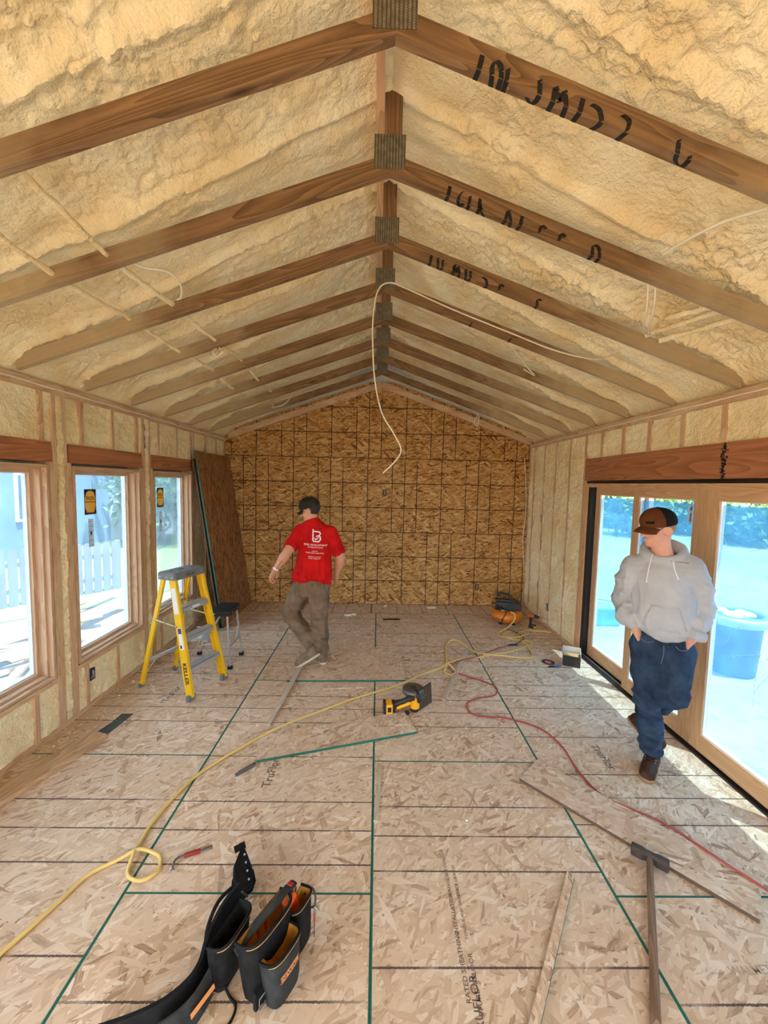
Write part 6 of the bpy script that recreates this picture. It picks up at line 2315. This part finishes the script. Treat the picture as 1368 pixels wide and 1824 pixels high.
# main band across, with red stripe
tp = [Vector(p) for p in crom([(-.515, 1.385, .19), (-.46, 1.44, .232), (-.405, 1.50, .25), (-.365, 1.565, .252), (-.34, 1.615, .235)], 6)]
MB().tube(tp, .019, 8, flat=.35).obj('carry_handle', M_NYL2, belt)
MB().tube([tp[-5] + Vector((0, 0, .0075)), tp[-3] + Vector((0, 0, .0075))], .014, 8, flat=.2).obj('red_handle_stripe', M_REDL, belt)


def band(pts, h, t, mat, name, parent, tilt=None):
    """strap standing on edge: pts are its lower edge, h its height direction scaled"""
    P = [Vector(p) for p in crom(pts, 6)]
    mb = MB()
    V = []
    m = len(P)
    for k, p in enumerate(P):
        d = (P[min(k + 1, m - 1)] - P[max(k - 1, 0)]); d.z = 0
        d = d.normalized() if d.length > 1e-6 else Vector((1, 0, 0))
        nn = Vector((d.y, -d.x, 0)) * t / 2
        f = k / (m - 1)
        hv = Vector(h) if not callable(h) else Vector(h(f))
        V += [p - nn, p + nn, p + nn + hv, p - nn + hv]
    Fc = []
    for k in range(m - 1):
        for q in range(4):
            Fc.append((k * 4 + q, k * 4 + (q + 1) % 4, k * 4 + 4 + (q + 1) % 4, k * 4 + 4 + q))
    Fc += [(3, 2, 1, 0), (m * 4 - 4, m * 4 - 3, m * 4 - 2, m * 4 - 1)]
    mb.add(V, Fc, smooth=False)
    return mb.obj(name, mat, parent)


band([(-.585, 1.66, .05), (-.625, 1.58, .03), (-.64, 1.48, .015), (-.63, 1.40, .006), (-.645, 1.34, .004), (-.70, 1.28, .004), (-.79, 1.235, .004), (-.90, 1.20, .004)], lambda f: (-.02 - .04 * f, .01 + .02 * f, .12 - .015 * f), .014, M_NYL, 'padded_belt', belt)
band([(-.60, 1.375, .03), (-.625, 1.31, .02), (-.665, 1.265, .012), (-.73, 1.225, .008)], lambda f: (-.015, .01, .10), .007, M_NYL2, 'belt_panel', belt)
Tp = Matrix.Translation((-.612, 1.318, .085)) @ Matrix.Rotation(math.radians(62), 4, 'Z') @ Matrix.Rotation(math.radians(70), 4, 'X')
MB().box((-.05, -.008, -.001), (.05, .008, .001), M=Tp).obj('name_patch', M_LOGO, belt)
# the leaf-shaped strap end standing up behind, two padded layers
def leaf(cx_, cy_, ln, wd, mat, name, off, parent, tilt):
    A = Vector((-.592, 1.70, .06)); B = Vector((-.672, 1.895, .075))
    ax = (B - A).normalized(); sd = Vector((ax.y, -ax.x, 0)).normalized() * math.cos(tilt) + Vector((0, 0, 1)) * math.sin(tilt)
    nn = ax.cross(sd).normalized()
    pts = [(0, -.012), (.12, -.35), (.35, -.5), (.6, -.46), (.85, -.22), (1, -.04), (1, .04), (.85, .22), (.6, .46), (.35, .5), (.12, .35), (0, .012)]
    mb = MB()
    V0 = [A + ax * (t * ln) + sd * (s * wd) + nn * (off + .02 * math.sin(math.pi * t)) for t, s in pts]
    V1 = [v + nn * .008 for v in V0]
    m = len(pts)
    mb.add([tuple(v) for v in V0 + V1], [tuple(range(m)), tuple(reversed(range(m, 2 * m)))] + [(k, m + k, m + (k + 1) % m, (k + 1) % m) for k in range(m)])
    return mb.obj(name, mat, parent)


leaf(0, 0, .20, .115, cloth_mat('navy_lining', srgb(28, 32, 46), srgb(20, 22, 32), 20), 'strap_pad', .0, belt, .15)
leaf(0, 0, .235, .10, M_NYL, 'strap_end', -.03, belt, -.35)
MB().box((-.028, -.016, -.003), (.028, .016, .003), M=Matrix.Translation((-.69, 1.925, .09)) @ Matrix.Rotation(math.radians(35), 4, 'Z') @ Matrix.Rotation(.5, 4, 'X'), ch=.002).obj('strap_tip', M_NYL, belt)
for k in range(4):
    p = Vector((-.648, 1.87, .105)).lerp(Vector((-.585, 1.745, .105)), k / 3)
    MB().cyl(p, p + Vector((.003, -.002, .003)), .0045, n=8).obj('grommet', M_STEEL, belt)
MB().tube(crom([(-.60, 1.70, .09), (-.59, 1.68, .11), (-.57, 1.675, .10), (-.575, 1.69, .08), (-.60, 1.70, .09)], 5), .005, 6).obj('ring', M_DGREY, belt)
MB().tube(crom([(-.64, 1.70, .12), (-.68, 1.62, .13), (-.69, 1.53, .10), (-.66, 1.46, .06)], 6), .009, 6, flat=.5).obj('hammer_loop', M_NYL, belt)
MB().tube(crom([(-.565, 1.40, .03), (-.54, 1.385, .006), (-.505, 1.355, .006), (-.51, 1.31, .006), (-.54, 1.27, .006)], 6), .005, 6).obj('loose_strap', M_NYL, belt)
# tools in the belt: things of their own
Tm = Matrix.Translation((-.342, 1.567, .175)) @ Matrix.Rotation(math.radians(60), 4, 'Z') @ Matrix.Rotation(math.radians(-14), 4, 'Y')
tape = empty('tape_measure', (-.342, 1.567, .12))
tag(tape, 'bright orange tape measure sticking out of the tool belt pouch', 'tape measure')
MB().box((-.030, -.017, -.05), (.030, .017, .055), M=Tm, ch=.008).obj('case', M_ORTP, tape)
MB().box((-.022, -.019, -.01), (.022, .019, .035), M=Tm, ch=.002).obj('side_label', plain('dark_orange_label', srgb(206, 66, 22), .5), tape)
MB().tube([Tm @ Vector(p) for p in crom([(.02, .0, .052), (.035, 0, .065), (.045, 0, .05), (.034, 0, .035)], 5)], .004, 6).obj('belt_clip', M_DGREY, tape)
for k, (x, y, col, lb) in enumerate(((-.432, 1.50, srgb(200, 46, 30), 'red tool grip in the big pouch, nearer the carry handle'), (-.455, 1.465, srgb(180, 40, 30), 'red tool grip in the big pouch, farther from the tape measure'))):
    g = empty('hand_tool', (x, y, .09)); tag(g, lb, 'hand tool')
    MB().tube([(x, y, .08), (x - .004, y + .002, .20)], [.008, .0095], 8).obj('grip', plain('red_grip', col, .5), g)
    MB().cyl((x - .004, y + .002, .20), (x - .005, y + .003, .206), .0095, .005, n=8).obj('end_cap', M_RUB, g)
kr = empty('key_ring', (-.25, 1.61, .1)); tag(kr, 'bunch of keys and a red screwdriver clipped to the right of the tool belt', 'keys')
MB().tube(crom([(-.295, 1.625, .165), (-.265, 1.64, .18), (-.245, 1.625, .16), (-.245, 1.61, .13), (-.26, 1.61, .12)], 6), .0045, 6).obj('carabiner', M_DGREY, kr)
for k, (a, b) in enumerate((((-.247, 1.612, .125), (-.222, 1.60, .115)), ((-.247, 1.612, .125), (-.235, 1.585, .105)), ((-.247, 1.612, .125), (-.23, 1.622, .11)))):
    MB().tube([a, b], [.007, .004], 6, flat=.35).obj('key', M_STEEL, kr)
MB().cyl((-.245, 1.605, .11), (-.243, 1.59, .075), .0045, n=8).obj('screwdriver_grip', M_REDL, kr)
MB().cyl((-.243, 1.59, .075), (-.240, 1.575, .02), .002, n=6).obj('screwdriver_shaft', M_DGREY, kr)
# ------------------------------------------------------------------ outdoors
GZ = -.45


def ground_mat(name, a, b, c, sc):
    t = NT(name)
    v = t.n('NewGeometry').outputs['Position']
    n1 = t.noise(v, sc, 4, .6)
    n2 = t.noise(v, sc * 9, 3, .6)
    col = t.mix(t.ramp(n1, [(.35, 0), (.65, 1)]), a, b)
    col = t.mix(t.math('MULTIPLY', t.ramp(n2, [(.55, 0), (.7, 1)]), .6), col, c)
    return t.done(col, .95, t.bump(n2, .5, .03), spec=.1)


gnd = MB().box((-70, -30, -1.2), (70, 90, GZ)).obj('ground', ground_mat('dry_trodden_earth', srgb(144, 128, 110), srgb(126, 110, 94), srgb(98, 84, 70), .7))
tag(gnd, kind='structure')
M_GRASS = ground_mat('mown_grass', srgb(104, 116, 74), srgb(118, 128, 84), srgb(86, 98, 62), .35)


def lawn(name, pts, label):
    mb = MB().prism(pts, GZ - .02, GZ + .02)
    o = mb.obj(name, M_GRASS)
    tag(o, label, 'lawn', kind='stuff')
    return o


def wob(p, q, n, amp, seed):
    R = random.Random(seed)
    return [(p[0] + (q[0] - p[0]) * k / n + R.uniform(-amp, amp), p[1] + (q[1] - p[1]) * k / n + R.uniform(-amp, amp)) for k in range(n + 1)]


lawn('lawn', wob((9.5, -12), (7.3, 6.9), 14, .15, 1) + wob((7.05, 7.19), (5.0, 8.42), 6, .1, 2) + wob((4.6, 8.9), (2.0, 11.0), 5, .15, 3) + [(2, 85), (68, 85), (68, -12)], 'wide mown lawn seen through the sliding door')
lawn('lawn', wob((-9.0, 3.0), (-6.15, 6.59), 6, .12, 4)[::-1] + [(-66, -8), (-66, 85), (-2, 85), (-2, 12)] + wob((-3.6, 10.5), (-5.2, 7.5), 6, .12, 5), 'mown lawn seen through the left windows')

# ---- picket fence
M_PICK = wood_mat('weathered_white_pickets', srgb(118, 120, 126), srgb(98, 100, 106), knots=False)
fence = empty('picket_fence', (-6.3, 7.9, GZ))
tag(fence, 'weathered pale picket fence outside the left windows', 'fence')
A, B = Vector((-9.4, 4.05, GZ)), Vector((-5.7, 8.57, GZ))
d = (B - A); L = d.length; d.normalize()
pk = MB().prism([(-.066, 0), (.066, 0), (.066, 1.00), (.045, 1.06), (-.045, 1.06), (-.066, 1.00)], -.010, .010).mesh('picket', M_PICK)
rz = math.atan2(d.y, d.x)
n = int(L / .165)
for k in range(n + 1):
    p = A + d * (k * .165)
    M = Matrix.Translation((p.x, p.y, GZ + .03)) @ Matrix.Rotation(rz, 4, 'Z') @ Matrix.Rotation(math.pi / 2, 4, 'X')
    obj_of('picket', pk, fence, M)
for z in (.30, .80):
    off = Vector((-d.y, d.x, 0)) * .035
    stick('fence_rail', A + off + Vector((0, 0, z)), B + off + Vector((0, 0, z)), .04, .085, M_PICK, fence)
for k in range(4):
    p = A + d * (L * k / 3) + Vector((-d.y, d.x, 0)) * .09
    stick('fence_post', p, p + Vector((0, 0, 1.1)), .09, .09, M_PICK, fence)

# ---- lumber on the dirt outside the left windows
RL = random.Random(8)
for k in range(22):
    x, y = RL.uniform(-5.6, -3.4), RL.uniform(4.2, 7.2)
    a = RL.gauss(.9, .5)
    l = RL.uniform(.7, 2.0)
    w = RL.choice((.089, .14, .185))
    z = GZ + .03 + .012 * k
    p = Vector((math.cos(a), math.sin(a), RL.uniform(-.03, .06)))
    o = stick('lumber_offcut', Vector((x, y, z)) - p * l / 2, Vector((x, y, z)) + p * l / 2, w, .038, M_BOARD)
    tag(o, 'pale sawn lumber offcut in the heap outside the left windows', 'lumber', 'lumber heap outside the left windows')
ORD_ = ['beside the big bin', 'crossing the one by the bin', 'topmost of three by the bin', 'nearest the door', 'alone right of the bin']
for k, (x, y, a, l) in enumerate(((5.6, 4.3, .4, .9), (5.75, 4.15, 1.2, .7), (5.9, 4.45, -.3, .8), (3.6, 3.0, .9, .5), (4.3, 2.7, .3, .6))):
    o = stick('lumber_offcut', (x - math.cos(a) * l / 2, y - math.sin(a) * l / 2, GZ + .03 + .02 * k), (x + math.cos(a) * l / 2, y + math.sin(a) * l / 2, GZ + .05 + .02 * k), .12, .038, M_BOARD)
    tag(o, f'sawn lumber offcut on the earth outside the sliding door, {ORD_[k]}', 'lumber', 'lumber offcuts outside the sliding door')

# ---- waste bin and tub outside the sliding door
M_BIN = plain('blue_grey_bin_plastic', srgb(74, 88, 112), .5)
bn = empty('waste_bin', (4.93, 5.12, GZ))
tag(bn, 'large round grey waste bin full of white rubbish outside the sliding door', 'bin')
TB = Matrix.Translation((4.93, 5.12, GZ))
MB().lathe([(0, 0), (.24, 0), (.26, .02), (.305, .78), (.335, .79), (.335, .83), (.30, .83), (.295, .78), (.25, .06), (0, .06)], 30, M=TB).obj('body', M_BIN, bn)
for s in (-1, 1):
    MB().tube([TB @ Vector(p) for p in crom([(s * .31, -.08, .70), (s * .37, -.07, .72), (s * .37, .07, .72), (s * .31, .08, .70)], 5)], .018, 8).obj('handle', M_BIN, bn)
MB().lathe([(.30, .80), (.345, .815), (.35, .76), (.34, .70), (.335, .69)], 30, M=TB).obj('bin_liner', plain('grey_plastic_bag', srgb(150, 164, 184), .35), bn)
RB = random.Random(5)
for k in range(9):
    a, r = RB.uniform(0, 6.28), RB.uniform(0, .2)
    c = TB @ Vector((r * math.cos(a), r * math.sin(a), .74 + RB.uniform(0, .06)))
    V, Q = surface_nets(lambda X: ell(X, c, (.09, .08, .05)) + .03 * perlin(X * 14 + k), np.array(c) - .13, np.array(c) + .13, .028, 10)
    o = put(bpy.data.objects.new('crumpled_rubbish', mesh_from('crumpled_rubbish', V, Q, M_WHITE, None, True)))
    tag(o, 'crumpled white rubbish in the large round bin', 'rubbish', 'rubbish in the bin')
tb = empty('storage_tub', (4.2, 6.95, GZ))
tag(tb, 'low teal tub on the earth outside the far door panel', 'tub')
MB().box((3.98, 6.75, GZ), (4.42, 7.15, GZ + .30), ch=.03).obj('body', plain('teal_plastic', srgb(70, 160, 150), .5), tb)
MB().box((3.95, 6.72, GZ + .30), (4.45, 7.18, GZ + .335), ch=.01).obj('lid', plain('teal_plastic_lid', srgb(84, 176, 164), .5), tb)

# ---- neighbouring houses
def siding(name, col, per=.11):
    t = NT(name)
    z = t.n('SeparateXYZ', {0: t.n('NewGeometry').outputs['Position']}).outputs[2]
    f = t.math('FRACT', t.math('DIVIDE', z, per))
    c = t.mix(t.noise(t.n('NewGeometry').outputs['Position'], 1.5, 2), col, tuple(q * .92 for q in col[:3]) + (1,))
    return t.done(c, .7, t.bump(f, .6, -.02), spec=.2)


M_SIDB = siding('blue_shaded_siding', srgb(96, 116, 148))  # the wall's bluish shade is put into the siding colour
M_SIDW = siding('white_siding', srgb(176, 172, 164))
M_ROOF = plain('grey_shingles', srgb(150, 144, 140), .9, var=.2, scale=20)
M_PANE = plain('dark_window_pane', srgb(70, 92, 112), .15)


def house(name, label, x0, x1, y0, y1, h, ridge, mat, wins, along='y'):
    o = empty(name, ((x0 + x1) / 2, (y0 + y1) / 2, GZ))
    tag(o, label, 'house')
    mb = MB().box((x0, y0, GZ - .1), (x1, y1, GZ + h))
    xm, ym = (x0 + x1) / 2, (y0 + y1) / 2
    if along == 'y':
        g = [(x0, y0), (x1, y0)], [(x0, y1), (x1, y1)]
        mb.add([(x0, y0, GZ + h), (x1, y0, GZ + h), (xm, y0, GZ + ridge), (x0, y1, GZ + h), (x1, y1, GZ + h), (xm, y1, GZ + ridge)], [(0, 1, 2), (5, 4, 3)])
    else:
        mb.add([(x0, y0, GZ + h), (x0, y1, GZ + h), (x0, ym, GZ + ridge), (x1, y0, GZ + h), (x1, y1, GZ + h), (x1, ym, GZ + ridge)], [(2, 1, 0), (3, 4, 5)])
    mb.obj('wall', mat, o)
    e = .35
    rb = MB()
    for s in (0, 1):
        if along == 'y':
            xe = x0 - e if s == 0 else x1 + e
            ze = GZ + h - e * (ridge - h) / (xm - x0)
            P = [(xe, y0 - e, ze), (xm, y0 - e, GZ + ridge), (xm, y1 + e, GZ + ridge), (xe, y1 + e, ze)]
        else:
            ye = y0 - e if s == 0 else y1 + e
            ze = GZ + h - e * (ridge - h) / (ym - y0)
            P = [(x0 - e, ye, ze), (x0 - e, ym, GZ + ridge), (x1 + e, ym, GZ + ridge), (x1 + e, ye, ze)]
        rb.add(P + [(x, y, z + .12) for x, y, z in P], [(0, 1, 2, 3), (7, 6, 5, 4), (0, 4, 5, 1), (1, 5, 6, 2), (2, 6, 7, 3), (3, 7, 4, 0)])
    rb.obj('roof', M_ROOF, o)
    for (face, c, z, w, hh) in wins:
        if face == 'x1':
            f = MB().box((x1, c - w / 2 - .08, GZ + z - .08), (x1 + .05, c + w / 2 + .08, GZ + z + hh + .08)).obj('window_trim', M_LOW, o)
            MB().box((x1 + .03, c - w / 2, GZ + z), (x1 + .06, c + w / 2, GZ + z + hh)).obj('pane', M_PANE, f)
        else:
            f = MB().box((c - w / 2 - .08, y0 - .05, GZ + z - .08), (c + w / 2 + .08, y0, GZ + z + hh + .08)).obj('window_trim', M_LOW, o)
            MB().box((c - w / 2, y0 - .06, GZ + z), (c + w / 2, y0 - .03, GZ + z + hh)).obj('pane', M_PANE, f)
    return o


house('neighbour_house', 'tall house with siding coloured blue-grey for shade beyond the fence outside the left windows', -19, -10.6, 10.5, 15.5, 5.6, 7.6, M_SIDB, [('x1', 12.0, 1.2, .9, 1.3), ('x1', 14.2, 3.4, .9, 1.2), ('y0', -12.6, 3.2, .9, 1.2)])
house('neighbour_house', 'house wing with sunlit white siding behind the blue-grey house', -13.6, -9.4, 15.5, 19.0, 5.2, 6.8, M_SIDW, [('y0', -10.3, 2.4, .8, 1.0), ('x1', 17.2, 1.0, .9, 1.2)], 'x')
house('neighbour_house', 'low pale house far left beyond the trees', -27, -19.5, 9.0, 14.5, 2.8, 4.6, M_SIDW, [('x1', 11.5, .9, 1.0, 1.1)])
house('neighbour_house', 'far white house across the lawn behind the trees on the right', 31, 41, 44, 50, 3.0, 5.2, M_SIDW, [('y0', 34, 1.0, 1.2, 1.2), ('y0', 38, 1.0, 1.2, 1.2)], 'x')

# ---- trees and shrubs
M_LEAF = plain('green_leaves', srgb(62, 92, 46), .7, var=.35, scale=1.2)
M_LEAF2 = plain('light_green_leaves', srgb(88, 116, 58), .7, var=.3, scale=1.2)
M_BARK = plain('bark', srgb(96, 80, 66), .9, var=.3, scale=12)


def crown_mesh(name, seed, n, rx, rz_, leaf, mat, flat=0.0):
    R = np.random.RandomState(seed)
    C = R.normal(size=(9, 3)); C /= np.linalg.norm(C, axis=1)[:, None]
    C = C * np.array([rx, rx, rz_]) * .55
    P = C[R.randint(0, 9, n)] + R.normal(size=(n, 3)) * np.array([rx, rx, rz_]) * .30
    a = R.normal(size=(n, 3)); a /= np.linalg.norm(a, axis=1)[:, None]
    b = np.cross(a, R.normal(size=(n, 3))); b /= np.linalg.norm(b, axis=1)[:, None]
    s = leaf * R.uniform(.6, 1.3, (n, 1))
    V = np.stack([P - a * s, P + b * s * .55, P + a * s, P - b * s * .55], 1).reshape(-1, 3)
    Q = np.arange(4 * n).reshape(n, 4)
    return mesh_from(name, V, Q, mat)


CR = [crown_mesh('foliage', 1, 2600, 2.0, 1.9, .20, M_LEAF), crown_mesh('foliage', 2, 2600, 2.1, 2.2, .20, M_LEAF2), crown_mesh('foliage', 3, 1500, .95, .8, .12, M_LEAF)]
TRK = MB().tube(crom([(0, 0, 0), (.04, .02, 1.0), (-.03, .05, 2.0), (.02, 0, 3.2)], 5), [.16 - .006 * k for k in range(16)], 9).mesh('trunk', M_BARK)


def tree(x, y, s, kind, label, group, shrub=False):
    o = empty('shrub' if shrub else 'tree', (x, y, GZ), RNG.uniform(0, 6.28))
    o.scale = (s, s, s)
    tag(o, label, 'shrub' if shrub else 'tree', group)
    f = bpy.data.objects.new('foliage', CR[kind]); COL.objects.link(f); f.parent = o; f['kind'] = 'stuff'
    f.location = (0, 0, .75 if shrub else 3.1)
    if not shrub:
        t = bpy.data.objects.new('trunk', TRK); COL.objects.link(t); t.parent = o
    else:
        t = bpy.data.objects.new('stem', TRK); COL.objects.link(t); t.parent = o; t.scale = (.25, .25, .2)


RT = random.Random(21)
ORD = ['first', 'second', 'third', 'fourth', 'fifth', 'sixth', 'seventh', 'eighth', 'ninth', 'tenth', 'eleventh', 'twelfth', 'thirteenth', 'fourteenth', 'fifteenth', 'sixteenth', 'seventeenth', 'eighteenth', 'nineteenth', 'twentieth']
for k in range(16):
    a = math.radians(24 + 2.8 * k + RT.uniform(-.8, .8)); r = (32, 40, 47)[k % 3] + RT.uniform(-2, 2)
    tree(math.sin(a) * r, math.cos(a) * r, RT.uniform(1.0, 1.5), k % 2, f"{('dark', 'light')[k % 2]} green tree beyond the lawn, {ORD[k]} from the left through the sliding door", 'trees beyond the lawn')
for k in range(12):
    a = math.radians(28 + 3.2 * k); r = 27 + 2.5 * math.sin(k * 2.3)
    tree(math.sin(a) * r, math.cos(a) * r, RT.uniform(1.1, 1.7), 2, f'rounded shrub on the far lawn edge, {ORD[k]} from the left through the sliding door', 'shrubs along the far lawn edge', True)
for k, (x, y, s, kd) in enumerate(((-8.3, 15.0, .9, 0), (-7.2, 19.0, 1.2, 1), (-9.6, 22.0, 1.3, 0), (-6.0, 24.0, 1.2, 1), (-12.0, 26.0, 1.4, 0), (-4.0, 30, 1.4, 0), (-9.8, 8.0, .62, 0), (-11.5, 6.6, .7, 1), (-15.5, 8.5, .9, 0), (-17.5, 6.0, 1.0, 0))):
    tree(x, y, s, kd, ('leafy tree between the fence end and the white wing', 'light green tree behind the fence end', 'tall tree behind the white house wing', 'light green tree far off in the third left window', 'largest tree far behind the white house wing', 'far tree nearest the leaning sheet in the third left window', 'small tree before the blue-grey house wall', 'small light green tree left of the blue-grey house', 'dark tree before the low pale house', 'tree at the far left edge behind the fence')[k], 'trees outside the left windows')
